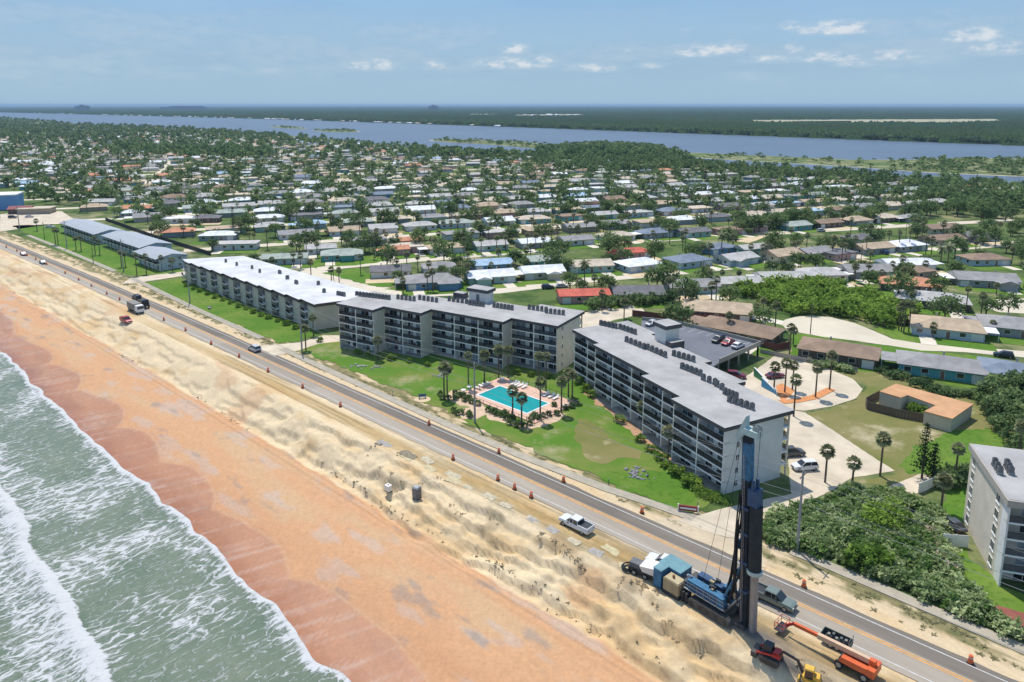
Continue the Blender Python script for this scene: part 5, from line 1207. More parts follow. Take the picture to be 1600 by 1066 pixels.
def tree_proto(h, rx, rz_, nc, nl, ls, m_=LEAFG):
    V, T = crown(VR, rx, rz_, h - rz_ * .8, nc, nl, ls); mb = MB(); mb.tube((0, 0, -.1), (0, 0, h * .45), .26, .18, 7, 0, False)
    for k in range(4):
        a = k * 1.6 + VR.rand(); mb.tube((0, 0, h * .33), (math.cos(a) * rx * .55, math.sin(a) * rx * .55, h * .68), .13, .05, 5, 0, False)
    return (h, mb.mesh('trunk', BARK), npmesh('crown', V, qidx(V), m_, tint=T))
TREES = [tree_proto(6.0, 3.4, 2.6, 46, 13, .42), tree_proto(7.5, 4.2, 3.2, 54, 13, .46), tree_proto(5.0, 3.0, 2.2, 38, 13, .38), tree_proto(8.5, 3.8, 4.0, 54, 13, .46), tree_proto(4.4, 2.6, 2.0, 34, 12, .36)]
def conifer_proto(h, r, tiers):
    Vs, T = [], []
    for k in range(tiers):
        f = k / tiers; z = h * (.16 + .84 * f); rr = r * (1 - f) ** .75 + .15; nb = 7
        for b_ in range(nb):
            a = b_ * 2 * math.pi / nb + k * .5 + VR.rand() * .3; d = np.array([math.cos(a), math.sin(a), .12]); s_ = np.array([-math.sin(a), math.cos(a), 0])
            for j in range(4):
                p = np.array([0, 0, z]) + d * rr * (.2 + .22 * j); w_ = .30 * (1 - .12 * j) * (.5 + rr / r * .5); C = leafquads((p + VR.normal(size=(2, 3)) * .1), w_, VR, .8); Vs.append(C); T += [np.clip(.35 + .15 * VR.normal(), 0, 1)] * len(C)
    V = np.concatenate(Vs); mb = MB(); mb.tube((0, 0, -.1), (0, 0, h), .22, .03, 7, 0, False)
    return (h, mb.mesh('trunk', BARK), npmesh('crown', V, qidx(V), PINEG, tint=np.array(T)))
CONIF = [conifer_proto(11, 2.3, 13), conifer_proto(8, 1.8, 10), conifer_proto(15, 2.6, 17)]
SHR = []
for k in range(3):
    V, T = crown(VR, .62, .55, .42, 26, 12, .13); SHR.append(npmesh('foliage', V, qidx(V), LEAFG, tint=T))
SHRB = []
for k in range(2):
    V, T = crown(VR, 1.25, .95, .7, 34, 14, .2); SHRB.append(npmesh('foliage', V, qidx(V), SCRUBG, tint=T))
STEM = MB().tube((0, 0, -.05), (0, 0, .4), .05, .03, 5).mesh('stem', BARK)
CNT = {}
def plant(kind, proto, p, label, cat, group, sc=1., rz=None):
    o = thing(kind, label, cat, (p.x, p.y, p.z), R.uniform(0, 6.28) if rz is None else rz, group); o.scale = (sc, sc, sc)
    put('trunk', proto[1], o); put('crown', proto[2], o); return o
def shrub(p, label, group, big=False, sc=1.):
    o = thing('shrub', label, 'shrub', (p.x, p.y, p.z), R.uniform(0, 6.28), group); o.scale = (sc * R.uniform(.85, 1.2),) * 2 + (sc,)
    put('stem', STEM, o); put('foliage', R.choice(SHRB if big else SHR), o); return o
# ---- surveyed palms
def palmh(h): return min(PALMS, key=lambda q: abs(q[0] - h) + VR.rand() * .6)
hp = [
 ('on the lawn left of the pool', [(694, 622, 7.5), (699, 620, 6.5)]), ('behind the left pool corner', [(732, 606, 8), (757, 598, 7.2)]), ('between the pool and the balconies', [(779, 590, 7.2), (794, 591, 7.2), (841, 609, 8.4), (853, 610, 8.4)]),
 ('in the bed below the pool', [(801, 652, 6), (815, 664, 6), (844, 655, 8.4)]), ('right of the pool terrace', [(877, 645, 7.2), (888, 621, 6), (894, 625, 6)]), ('in front of the nearest condo', [(1004, 674, 5.4), (1044, 720, 6)]),
 ('against the left end of the pool side condo', [(591, 562, 5.4)]), ('beside the end wall of the white roofed block', [(490, 524, 5.4), (478, 546, 6)]), ('on the motel lawn near the road end', [(58, 361, 5.4), (87, 382, 7.2), (91, 383, 7.2)]),
 ('in the middle of the motel lawn', [(119, 391, 5.4), (127, 392, 6), (149, 398, 7.2), (156, 398, 6)]), ('on the motel lawn before the short wing', [(190, 417, 6), (196, 417, 5.4), (214, 430, 8), (229, 428, 7), (253, 423, 5.4), (270, 425, 4.8)]),
 ('in the orange planter of the parking lot', [(1209, 611, 6), (1226, 613, 7.2), (1238, 609, 6), (1274, 621, 7.2), (1296, 609, 8.4)]), ('behind the right end of the nearest condo', [(1240, 651, 8.4)]), ('beside the dark walled house and the parking', [(1233, 557, 8), (1211, 513, 7.2), (1138, 524, 6)]),
 ('on the green strip by the parked white car', [(1289, 754, 6)]), ('at the mouth of the condo driveway', [(1331, 763, 4.8)]), ('standing half dead on the lot corner', [(1375, 744, 7.2)]), ('on the lawn behind the right edge block', [(1492, 750, 6)]), ('above the sea grapes before the white wall', [(1470, 798, 5.4)]), ('at the wood edge on the right', [(1590, 722, 7.2)]),
 ('beside the yard of the dark gabled house', [(1044, 470, 7.2), (975, 497, 5.4), (940, 486, 6)]), ('in front of the slate hip roofed house', [(1020, 383, 6), (1046, 382, 7.2), (1071, 379, 5.4)]), ('on the lawn of the tan hip roofed house', [(1408, 518, 8.4), (1404, 517, 7.2), (1412, 519, 8.4), (1457, 528, 3.6), (1532, 497, 7.2)]),
 ('in front of the blue house with large roof', [(668, 455, 6), (676, 455, 7.2), (630, 459, 4.8)]), ('by the corner of the bright lawn', [(486, 431, 5.4), (518, 441, 4.8), (530, 442, 4.8), (620, 430, 6)]), ('beside the white gabled garage house', [(470, 420, 5.4), (459, 416, 5.4)]),
 ('in the sandy yard of the flat pink house', [(1150, 372, 7.2), (1200, 368, 7.2), (1235, 382, 7.2), (1260, 392, 7.2), (1300, 402, 6), (1320, 404, 6), (1353, 398, 7.2), (1377, 360, 5.4)]), ('between white hip roof and beige gable', [(1404, 392, 8.4), (1420, 391, 8.4), (1446, 398, 7.2), (1455, 398, 7.2)]),
 ('in front of the three pale bungalows', [(824, 391, 7.2), (837, 392, 7.2), (849, 392, 6)]), ('along the pink villa and its neighbours', [(678, 395, 6), (725, 399, 7.2), (752, 398, 7.2), (776, 396, 7.2), (790, 391, 6)])]
DP = []
for where, L in hp:
    L = sorted(L)
    for i, (u, v, h) in enumerate(L):
        pr = palmh(h); nm_ = 'cabbage palm %s' % where if len(L) == 1 else '%s cabbage palm from left %s' % (ordinal(i + 1), where)
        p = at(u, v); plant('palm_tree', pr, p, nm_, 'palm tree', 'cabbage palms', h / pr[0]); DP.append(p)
for (u, v, h, lab) in ((913, 447, 8.5, 'tall feathery palm at the roadside right of the mint walled house'), (1127, 397, 8.5, 'tall feathery palm in front of the sandy yard'), (1470, 408, 5.5, 'bushy feathery palm right of the bright white roof'), (1480, 417, 8.5, 'tall feathery palm beside the orange brown roof')):
    pr = FPALMS[0 if h < 7 else 1]; plant('palm_tree', pr, at(u, v), lab, 'palm tree', 'feather palms'); DP.append(at(u, v))
for (u, v, k, sc, lab) in ((1440, 748, 0, 1., 'taller of the two dark conifers on the dry lot'), (1456, 756, 1, 1., 'shorter of the two dark conifers on the dry lot'), (714, 339, 2, .95, 'left of two tall dark pines in the middle of the suburb'), (724, 337, 2, .8, 'right of two tall dark pines in the middle of the suburb'),
    (365, 363, 2, .95, 'tall dark pine behind the middle motel block'), (552, 346, 2, .75, 'left dark pine above the teal bungalow'), (567, 348, 2, .75, 'right dark pine above the teal bungalow'), (1358, 286, 2, 1.1, 'tallest dark pine beside the river channel'), (1101, 287, 2, .9, 'dark pine left of the channel end'), (1131, 289, 2, .8, 'dark pine right of the channel end'), (1524, 302, 2, 1., 'dark pine by the riverside villa on the right')):
    plant('conifer', CONIF[k], at(u, v), lab, 'conifer', 'dark conifers', sc)
# ---- trees and palms among the houses
rv = random.Random(77); spots_p, spots_t = [], []
HX = np.array([(h[0], h[1], h[2]) for h in HOUSES] + [(p.x, p.y, 8) for p in RESTH])
STR = [np.array([(p.x, p.y) for p in st1]), np.array([(p.x, p.y) for p in st2])]
LOTS = [pts(P_) for P_ in ([(905, 520), (960, 500), (1010, 490), (1000, 478), (925, 485), (880, 500)], [(1222, 508), (1245, 495), (1300, 496), (1395, 530), (1640, 552), (1640, 562), (1390, 540), (1245, 519)], [(0, 362), (70, 352), (128, 350), (96, 330), (40, 330), (0, 335)], [(1150, 440), (1230, 432), (1300, 436), (1440, 490), (1410, 512), (1225, 490)], [(222, 292), (274, 262), (268, 230), (258, 222), (248, 222), (255, 240), (258, 262), (215, 285)])]
def on_street(p):
    a = p.dot(GA_) - a1; k = round(a / 60)
    if k >= 1 and abs(a - 60 * k) < 5: return True
    for P_ in STR:
        for (x1, y1), (x2, y2) in zip(P_[:-1], P_[1:]):
            dx, dy = x2 - x1, y2 - y1; t = max(0, min(1, ((p.x - x1) * dx + (p.y - y1) * dy) / (dx * dx + dy * dy)))
            if (p.x - x1 - t * dx) ** 2 + (p.y - y1 - t * dy) ** 2 < 36: return True
    return any(inpoly(np.array([p.x]), np.array([p.y]), L)[0] for L in LOTS)
def clear_of_houses(p, m_):
    d2 = (HX[:, 0] - p.x) ** 2 + (HX[:, 1] - p.y) ** 2; i = int(np.argmin(d2)); return d2[i] > (HX[i, 2] * .72 + m_) ** 2, i
for hi, (x, y, r) in enumerate(HX):
    if y < 200 and hi < len(HOUSES): continue
    near_ = y < 420
    for _ in range(5 if near_ else 7 if y < 800 else 4):
        p = Vector((x, y, 0)) + GB_ * rv.uniform(-14, 14) + GA_ * rv.uniform(-15, 15)
        if near_ and (p - Vector((x, y, 0))).dot(GA_) < 0 and rv.random() < .55: continue
        ok, i = clear_of_houses(p, .8)
        if ok and not on_street(p): spots_p.append((p, i))
    for _ in range(3 if near_ else 5 if y < 800 else 3):
        p = Vector((x, y, 0)) + GB_ * rv.uniform(-14, 14) + GA_ * rv.uniform(-4, 18)
        ok, i = clear_of_houses(p, 2.2)
        if ok and not on_street(p): spots_t.append((p, i))
# belts of woodland in the suburb and by the river
belts = [([(0, 184), (127, 195), (253, 200), (400, 207.5), (484, 216), (577, 226), (640, 232), (660, 240), (560, 234), (420, 222), (300, 218), (150, 214), (0, 205)], 800), ([(0, 196), (160, 210), (300, 225), (420, 232), (420, 242), (300, 238), (170, 228), (0, 215)], 300), ([(830, 252), (846, 240), (960, 236), (1060, 244), (1110, 262), (1060, 272), (960, 272), (860, 268)], 900), ([(110, 322), (180, 318), (190, 300), (60, 302), (40, 318)], 60), ([(1050, 254), (1200, 265), (1400, 279), (1600, 294), (1640, 300), (1640, 316), (1400, 297), (1200, 280), (1050, 268)], 420), ([(180, 228), (420, 240), (430, 252), (250, 246), (180, 240)], 300), ([(1440, 300), (1600, 312), (1640, 330), (1500, 330), (1430, 318)], 160), ([(1330, 300), (1640, 322), (1640, 360), (1560, 352), (1440, 330), (1330, 318)], 60), ([(1480, 360), (1640, 365), (1640, 430), (1570, 420), (1560, 390), (1490, 375)], 26), ([(1200, 345), (1560, 330), (1600, 350), (1560, 352), (1480, 340), (1210, 356)], 40), ([(1150, 355), (1240, 350), (1245, 362), (1160, 370)], 18), ([(640, 236), (850, 246), (850, 256), (640, 248)], 260)]
beltT = []
for P_, k in belts:
    W_ = pts(P_); xs = [p.x for p in W_]; ys = [p.y for p in W_]; c = 0; tries = 0
    while c < k and tries < k * 12:
        tries += 1; p = Vector((rv.uniform(min(xs), max(xs)), rv.uniform(min(ys), max(ys)), 0))
        if inpoly(np.array([p.x]), np.array([p.y]), W_)[0] and clear_of_houses(p, .5)[0]: beltT.append((p, None)); c += 1
def osort(L): return sorted(L, key=lambda q: q[0].y)
spots_p = osort([q for q in spots_p if visible(q[0], 12)]); spots_t = osort([q for q in spots_t + beltT if visible(q[0], 12)])
NP_, NT_ = max(0, 298 - len(DP)), 290
labs = {}
def hname(i):
    if i is None or i >= len(HOUSES): return None
    l_ = HOUSES[i][3]['label']; return l_
def tree_label(kind, p, i):
    hx = HOUSES[i] if i is not None and i < len(HOUSES) else HOUSES[int(np.argmin((HX[:len(HOUSES), 0] - p.x) ** 2 + (HX[:len(HOUSES), 1] - p.y) ** 2))]
    dx = p.x / p.y - hx[0] / hx[1]; back = p.y > hx[1]
    side = ('behind' if back else 'in front of') if abs(dx * p.y) < hx[2] * .7 else ('left of' if dx < 0 else 'right of')
    w = hx[3]['label'].replace('bungalow', 'house').split()
    if ' from left in ' in hx[3]['label']:
        a, b_ = hx[3]['label'].split(','); aw = a.split(); k = aw.index('roofed'); w = aw[:k + 1] + ['house,'] + b_.replace(' from left in ', ' in ').split()
    return '%s %s the %s' % (kind, side, ' '.join(w[:10]))
made = []
for p, i in spots_p[:NP_]:
    pr = R.choice(PALMS); made.append((plant('palm_tree', pr, p, 'x', 'palm tree', 'cabbage palms', R.uniform(.85, 1.15)), tree_label('cabbage palm', p, i), p))
for p, i in spots_t[:NT_]:
    pr = R.choice(TREES); made.append((plant('broadleaf_tree', pr, p, 'x', 'tree', 'broadleaf trees', R.uniform(.7, 1.15)), tree_label('leafy tree', p, i), p))
byl = {}
for o, l_, p in made: byl.setdefault(l_, []).append((p.x / p.y, o))
for l_, L in byl.items():
    L.sort(key=lambda q: q[0])
    for j, (_, o) in enumerate(L): o['label'] = l_ if len(L) == 1 else ordinal(j + 1) + ' ' + l_
# ---- the rest of the trees as one mass
def scatter(parts, spots, smin, smax, rs):
    """parts: list of (V, T); returns joined arrays"""
    Vo, To = [], []
    idx = rs.randint(0, len(parts), len(spots)); P_ = np.array([(p[0], p[1], p[2]) for p in spots])
    for k, (V, T) in enumerate(parts):
        S = P_[idx == k]
        if not len(S): continue
        a = rs.rand(len(S)) * 6.28; sc = smin + (smax - smin) * rs.rand(len(S)); ca, sa = np.cos(a)[:, None], np.sin(a)[:, None]
        X = (V[None, :, 0] * ca - V[None, :, 1] * sa) * sc[:, None] + S[:, 0:1]; Y = (V[None, :, 0] * sa + V[None, :, 1] * ca) * sc[:, None] + S[:, 1:2]; Z = V[None, :, 2] * sc[:, None] + S[:, 2:3]
        Vo.append(np.stack([X, Y, Z], -1).reshape(-1, 3)); To.append(np.clip(T[None, :] + rs.normal(size=(len(S), 1)) * .16, 0, 1.2).ravel())
    V = np.concatenate(Vo); return V, np.concatenate(To)
rs5 = np.random.RandomState(9)
def lowtree(h, rx, rz_, nc, nl, ls): V, T = crown(rs5, rx, rz_, h - rz_ * .8, nc, nl, ls); return V, T
mid_t = [lowtree(6.5, 3.6, 2.8, 22, 4, .85), lowtree(7.5, 4.2, 3.4, 24, 4, .95), lowtree(5.0, 3.2, 2.3, 20, 4, .8)]
far_t = [lowtree(7.0, 4.4, 3.3, 14, 2, 1.7), lowtree(8.5, 5., 4., 14, 2, 1.9), lowtree(5.5, 4.0, 2.8, 12, 2, 1.5)]
def lowpalm(h, nf):
    V, T = fan_palm(rs5, nf, 2, 1.9, h); tr = np.array([(-.16, 0, 0), (.16, 0, 0), (.16, 0, h), (-.16, 0, h), (0, -.16, 0), (0, .16, 0), (0, .16, h), (0, -.16, h)]); return np.concatenate([V, tr]), np.concatenate([T, np.full(8, .05)])
mid_p = [lowpalm(4.5, 20), lowpalm(6, 20), lowpalm(7, 20)]
rt = [q[0] for q in spots_t[NT_:]]; rpalm = [q[0] for q in spots_p[NP_:]]
V1, T1 = scatter(mid_t, [p for p in rt if p.y < 900] or [Vector((0, 900, 0))], .65, 1.15, rs5); V2, T2 = scatter(far_t, [p for p in rt if p.y >= 900] or [Vector((0, 1000, 0))], .7, 1.3, rs5); V3, T3 = scatter(mid_p, [p for p in rpalm if p.y < 1300] or [Vector((0, 900, 0))], .8, 1.15, rs5)
V = np.concatenate([V1, V2, V3]); tag(put('distant_trees', npmesh('distant_trees', V, qidx(V), LEAFG, tint=np.concatenate([T1, T2, T3]))), 'dense mass of trees and palms between the far bungalows', 'trees', kind='stuff')
print('trees', len(spots_t), 'palms', len(spots_p), 'quads', len(V) // 4)
# far bank edge and island mangroves
fb_s = np.sort(fbs[:, 0]); fb_n = fbs[np.argsort(fbs[:, 0]), 1]; ft = []
for i in range(2200):
    s_ = 60 + 3200 * rv.random() ** 1.6; ft.append(rw(s_, float(np.interp(s_, fb_s, fb_n)) + rv.uniform(0, 45)))
V, T = scatter(far_t, ft, .8, 1.5, rs5); tag(put('shore_trees', npmesh('shore_trees', V, qidx(V), LEAFG, tint=T * .7)), 'line of trees along the far river bank', 'trees', kind='stuff')
mg = []
for nm_, k in (('mangrove', 900), ('spit', 150), ('spit2', 420), ('islet', 26), ('islet2', 60)):
    W_ = pts(ISL[nm_]); xs = [p.x for p in W_]; ys = [p.y for p in W_]; c = 0; t_ = 0
    big_land = pts([(1430, 250), (1600, 249), (1760, 262), (1760, 287), (1600, 276), (1440, 268)])
    while c < k and t_ < 40 * k:
        t_ += 1; p = Vector((rv.uniform(min(xs), max(xs)), rv.uniform(min(ys), max(ys)), 0))
        if inpoly(np.array([p.x]), np.array([p.y]), W_)[0] and (nm_ != 'spit2' or rv.random() < .22 or inpoly(np.array([p.x]), np.array([p.y]), big_land)[0]): mg.append(p); c += 1
V, T = scatter([(V_ * np.array([1, 1, .62]), T_) for V_, T_ in far_t], mg, .55, 1.0, rs5); tag(put('mangroves', npmesh('mangroves', V, qidx(V), LEAFG, tint=T)), 'low green mangroves on the river islands and spits', 'mangroves', kind='stuff')
# ---- thickets
def thicket(name, label, px, n_, r, h, ls, nl, m_, cat, tmix=0., zj=.0):
    W_ = pts(px); xs = [p.x for p in W_]; ys = [p.y for p in W_]; S = []
    k = 0
    while len(S) < n_ and k < n_ * 30:
        k += 1; p = Vector((rv.uniform(min(xs), max(xs)), rv.uniform(min(ys), max(ys)), 0))
        if inpoly(np.array([p.x]), np.array([p.y]), W_)[0]: S.append(p)
    pr = []
    for j in range(4):
        V, T = crown(rs5, r, h * .6, h * .5, 16, nl, ls); pr.append((V, T + rs5.normal() * .12 + tmix))
    V, T = scatter(pr, S, .6, 1.35, rs5); P_ = V[::4]
    T = np.clip(T + .5 * (np.repeat(fbm(P_[:, 0] / 6., P_[:, 1] / 6., 3, 201), 4) - .5), 0, 1.2)
    return tag(put(name, npmesh(name, V, qidx(V), m_, tint=T)), label, cat, kind='stuff')
thicket('sea_grape_thicket', 'dense sea grape thicket between the condo driveway and the right edge block', [(1190, 834), (1216, 806), (1290, 786), (1332, 768), (1395, 772), (1462, 800), (1476, 850), (1498, 905), (1556, 962), (1592, 1004), (1500, 965), (1400, 915), (1290, 870), (1192, 848)], 640, 1.15, 1.3, .22, 12, GRAPE, 'shrubs', .12)
thicket('thicket', 'bright green scrub thicket above the cul-de-sac', [(1140, 458), (1200, 444), (1296, 446), (1390, 472), (1440, 492), (1412, 510), (1366, 514), (1335, 502), (1300, 493), (1232, 493), (1195, 475)], 420, 1.9, 2.8, .36, 9, SCRUBG, 'shrubs', .1)
thicket('thicket', 'dark green wood on the right beyond the courtyard house', [(1550, 605), (1620, 595), (1640, 640), (1640, 730), (1590, 725), (1565, 690), (1548, 660), (1520, 632)], 95, 2.0, 3.2, .36, 9, LEAFG, 'shrubs')
thicket('thicket', 'dark hedge between the turquoise house and the courtyard house', [(1368, 577), (1420, 590), (1480, 612), (1540, 620), (1530, 628), (1470, 618), (1400, 597)], 44, 1.2, 1.2, .26, 9, LEAFG, 'shrubs', -.05)
thicket('thicket', 'leafy hedge behind the red tiled pink house', [(940, 470), (1050, 462), (1055, 472), (960, 485), (915, 487)], 70, 1.7, 2.4, .34, 9, LEAFG, 'shrubs')
thicket('thicket', 'palmetto scrub in front of the conifers on the dry lot', [(1452, 752), (1500, 742), (1530, 735), (1525, 752), (1480, 765)], 40, 1.3, 1.6, .26, 9, LEAFG, 'shrubs')
thicket('thicket', 'grey scrub below the dark walled house', [(1265, 565), (1330, 577), (1335, 586), (1270, 572)], 30, 1.0, 1.1, .22, 9, GRAPE, 'shrubs', -.1)
thicket('courtyard_plants', 'green bushes filling the courtyard of the orange roofed house', [(1420, 645), (1415, 630), (1440, 634), (1455, 640), (1442, 652)], 26, 1.1, 1.6, .24, 9, SCRUBG, 'shrubs')
thicket('vine_patch', 'bright green vines spreading over the sea grapes', [(1352, 806), (1400, 800), (1412, 822), (1370, 838)], 40, 1.2, 2.2, .24, 9, SCRUBG, 'vines', .15)
thicket('vine_patch', 'bright green vines at the roadside edge of the sea grapes', [(1325, 880), (1370, 876), (1390, 896), (1345, 896)], 40, 1.1, 2.0, .24, 9, SCRUBG, 'vines', .1)
thicket('dry_brush', 'pale dead brush between the sea grapes and the lawn', [(1448, 830), (1462, 838), (1488, 895), (1476, 900), (1455, 865)], 60, .8, 1.1, .2, 8, DRYG, 'brush', .1)
# dune scrub and verge weeds
def tufts(name, label, spots, r, h, m_, smin=.6, smax=1.3):
    pr = []
    for j in range(3):
        n_ = 16; a = rs5.rand(n_) * 6.28; tip = np.stack([np.cos(a) * r * rs5.rand(n_), np.sin(a) * r * rs5.rand(n_), h * (.5 + .5 * rs5.rand(n_))], 1); b0 = tip * np.array([.25, .25, 0]); w_ = np.stack([-np.sin(a), np.cos(a), a * 0], 1) * r * .16
        V = np.stack([b0 - w_, b0 + w_, tip + w_ * .3, tip - w_ * .3], 1).reshape(-1, 3); pr.append((V, np.repeat(np.clip(.45 + .25 * rs5.normal(size=n_), 0, 1), 4)))
    V, T = scatter(pr, spots, smin, smax, rs5); return tag(put(name, npmesh(name, V, qidx(V), m_, tint=T)), label, 'grass', kind='stuff')
S = []
while len(S) < 70:
    s_, n_ = rv.uniform(14, 112), 72.4 + rv.gauss(0, 1.3)
    if fbm(np.array(s_ / 4.2), np.array(n_ / 2.2), 4, 69) > .50 and n_ < 75: p = rw(s_, float(geo_n(n_))); p.z = float(dune_z(s_, n_)) - .05; S.append(p)
pr = []
for j in range(3): V, T = crown(rs5, .55, .13, .07, 8, 6, .12); pr.append((V, T))
V, T = scatter(pr, S, .5, 1.2, rs5); tag(put('dune_scrub', npmesh('dune_scrub', V, qidx(V), DRYG, tint=T)), 'dry grey brown scrub along the edge of the dune', 'scrub', kind='stuff')
S = []
for s0, n0_, k, ln in ((214, 64.6, 60, 14), (246, 66.5, 50, 12), (170, 66, 40, 9), (152, 65.2, 60, 10), (300, 66, 30, 12), (96, 66.3, 60, 14), (70, 67.2, 60, 14), (55, 66.6, 60, 14), (110, 67, 50, 8)):
    for i in range(k // 2): s_, n_ = s0 + rv.gauss(0, ln * .5), n0_ + rv.gauss(0, .45); p = rw(s_, float(geo_n(n_))); p.z = float(dune_z(s_, n_)) - .03; S.append(p)
tufts('dune_debris', 'dark dead roots and weed washed onto the dune foot', S, .4, .10, foliage('dead_weed', (.09, .07, .045), (.24, .19, .12), .2))
S = []
while len(S) < 520:
    s_, n_ = rv.uniform(-20, 300), rv.uniform(91, 100) if rv.random() < .3 else rv.uniform(90.5, 94.5)
    if fbm(np.array(s_ / 2.8), np.array(n_ / 1.2), 4, 75) > .52 and n_ < (95.5 if s_ < 40 else 93.2 if s_ < 170 else 94): p = rw(s_, float(geo_n(n_))); p.z = -.05; S.append(p)
tufts('verge_weeds', 'patchy weeds on the sandy verge beside the sidewalk', S, .55, .10, foliage('weeds', (.22, .21, .10), (.42, .38, .22), .35))
# ---- shrubs set one by one
sp = [('left end of the pool', [(688, 618), (692, 624), (701, 625), (711, 617), (712, 624), (717, 620), (724, 620), (726, 627), (732, 625), (738, 630), (746, 633), (709, 644), (714, 648), (722, 647), (733, 649), (735, 652)]), ('bed below the pool', [(763, 643), (771, 646), (776, 649), (783, 651), (789, 648), (791, 656), (800, 655), (797, 664), (806, 667), (812, 669), (820, 669), (828, 664), (830, 656), (836, 652), (841, 656), (849, 653)]), ('right end of the pool', [(858, 650), (871, 649), (884, 640), (893, 637), (866, 636), (897, 629)])]
for where, L in sp:
    for i, q in enumerate(sorted(L)): p = at(*q); p.z = .02; shrub(p, '%s round shrub from left at the %s' % (ordinal(i + 1), where), 'round shrubs round the pool', sc=1.15)
L = [(905, 600), (916, 612), (926, 620), (968, 660), (1000, 690), (1016, 705), (1026, 715), (1034, 720), (1042, 730), (1050, 738), (1058, 742), (1075, 755), (1082, 760), (1090, 768)]
for i, q in enumerate(L): shrub(at(*q), '%s leafy shrub from left along the nearest condo' % ordinal(i + 1), 'shrubs along the nearest condo', True, R.uniform(.7, 1.1))
L = [(292, 448), (302, 453), (312, 456), (324, 461), (336, 466), (348, 470), (360, 475), (372, 480), (384, 484), (396, 489), (408, 494), (420, 498), (434, 503), (448, 508), (462, 514)]
for i, q in enumerate(L): shrub(at(*q), '%s bush from left along the white roofed block' % ordinal(i + 1), 'bushes along the white roofed block', True, R.uniform(.6, .9))
hg = thing('hedge', 'clipped oval hedge at the foot of the nearest condo', 'hedge', at(1113, 779), rad(-35)); V, T = crown(rs5, 3.0, .6, .45, 120, 16, .16); V[:, 1] *= .5
put('foliage', npmesh('foliage', V, qidx(V), SCRUBG, tint=T), hg); put('stem', STEM, hg)
L = [(560, 553), (575, 556), (612, 562), (640, 566), (668, 572), (700, 576), (808, 585), (830, 588), (855, 590), (500, 534)]
for i, q in enumerate(L): shrub(at(*q), '%s dark shrub from left below the pool side condo' % ordinal(i + 1), 'shrubs below the pool side condo', True, R.uniform(.6, .9))
# ================================================================== VEHICLES, MACHINES, STREET FURNITURE
PAINT = {}
def paint(name, c, rough=.3):
    return mat(name + '_car_paint', c, rough, 0, spec=.6)
CHROME = mat('chrome', (.6, .6, .6), .2, 0, metal=.9); HLAMP = mat('headlight_lens', (.75, .75, .72), .15, 0, spec=.8); TLAMP = mat('tail_light_lens', (.30, .02, .02), .25, 0)
WHEELM = {}
def wheels(t, L, Wd, r, xs, w=.24):
    k = (r, w)
    if k not in WHEELM:
        ty = MB().tube((0, -w / 2, 0), (0, w / 2, 0), r, r, 14); ri = MB().tube((0, -w / 2 - .012, 0), (0, w / 2 + .012, 0), r * .6, r * .6, 10)
        WHEELM[k] = (ty.mesh('tyre', RUBBER), ri.mesh('rim', STEEL))
    for x in xs:
        for y in (-1, 1):
            o = put('wheel', WHEELM[k][0], t, (x, y * (Wd / 2 - w / 2 - .01), r)); put('rim', WHEELM[k][1], o)
def loft(mb, secs, mi=0):
    """closed hull through rings of equal length"""
    k0 = len(mb.v); n_ = len(secs[0])
    for s_ in secs: mb.v += [tuple(p) for p in s_]
    for i in range(len(secs) - 1):
        for j in range(n_):
            a, b_ = k0 + i * n_ + j, k0 + i * n_ + (j + 1) % n_; mb.f.append((a, b_, b_ + n_, a + n_)); mb.m.append(mi)
    mb.f.append(tuple(range(k0 + n_ - 1, k0 - 1, -1))); mb.m.append(mi); mb.f.append(tuple(range(k0 + (len(secs) - 1) * n_, k0 + len(secs) * n_))); mb.m.append(mi)
def ring(x, hw, z0, z1, tum=.06):
    return [(x, -hw + .06, z0), (x, hw - .06, z0), (x, hw, z0 + .15), (x, hw, z1 - .22), (x, hw - tum, z1), (x, -hw + tum, z1), (x, -hw, z1 - .22), (x, -hw, z0 + .15)]
CARP = {}
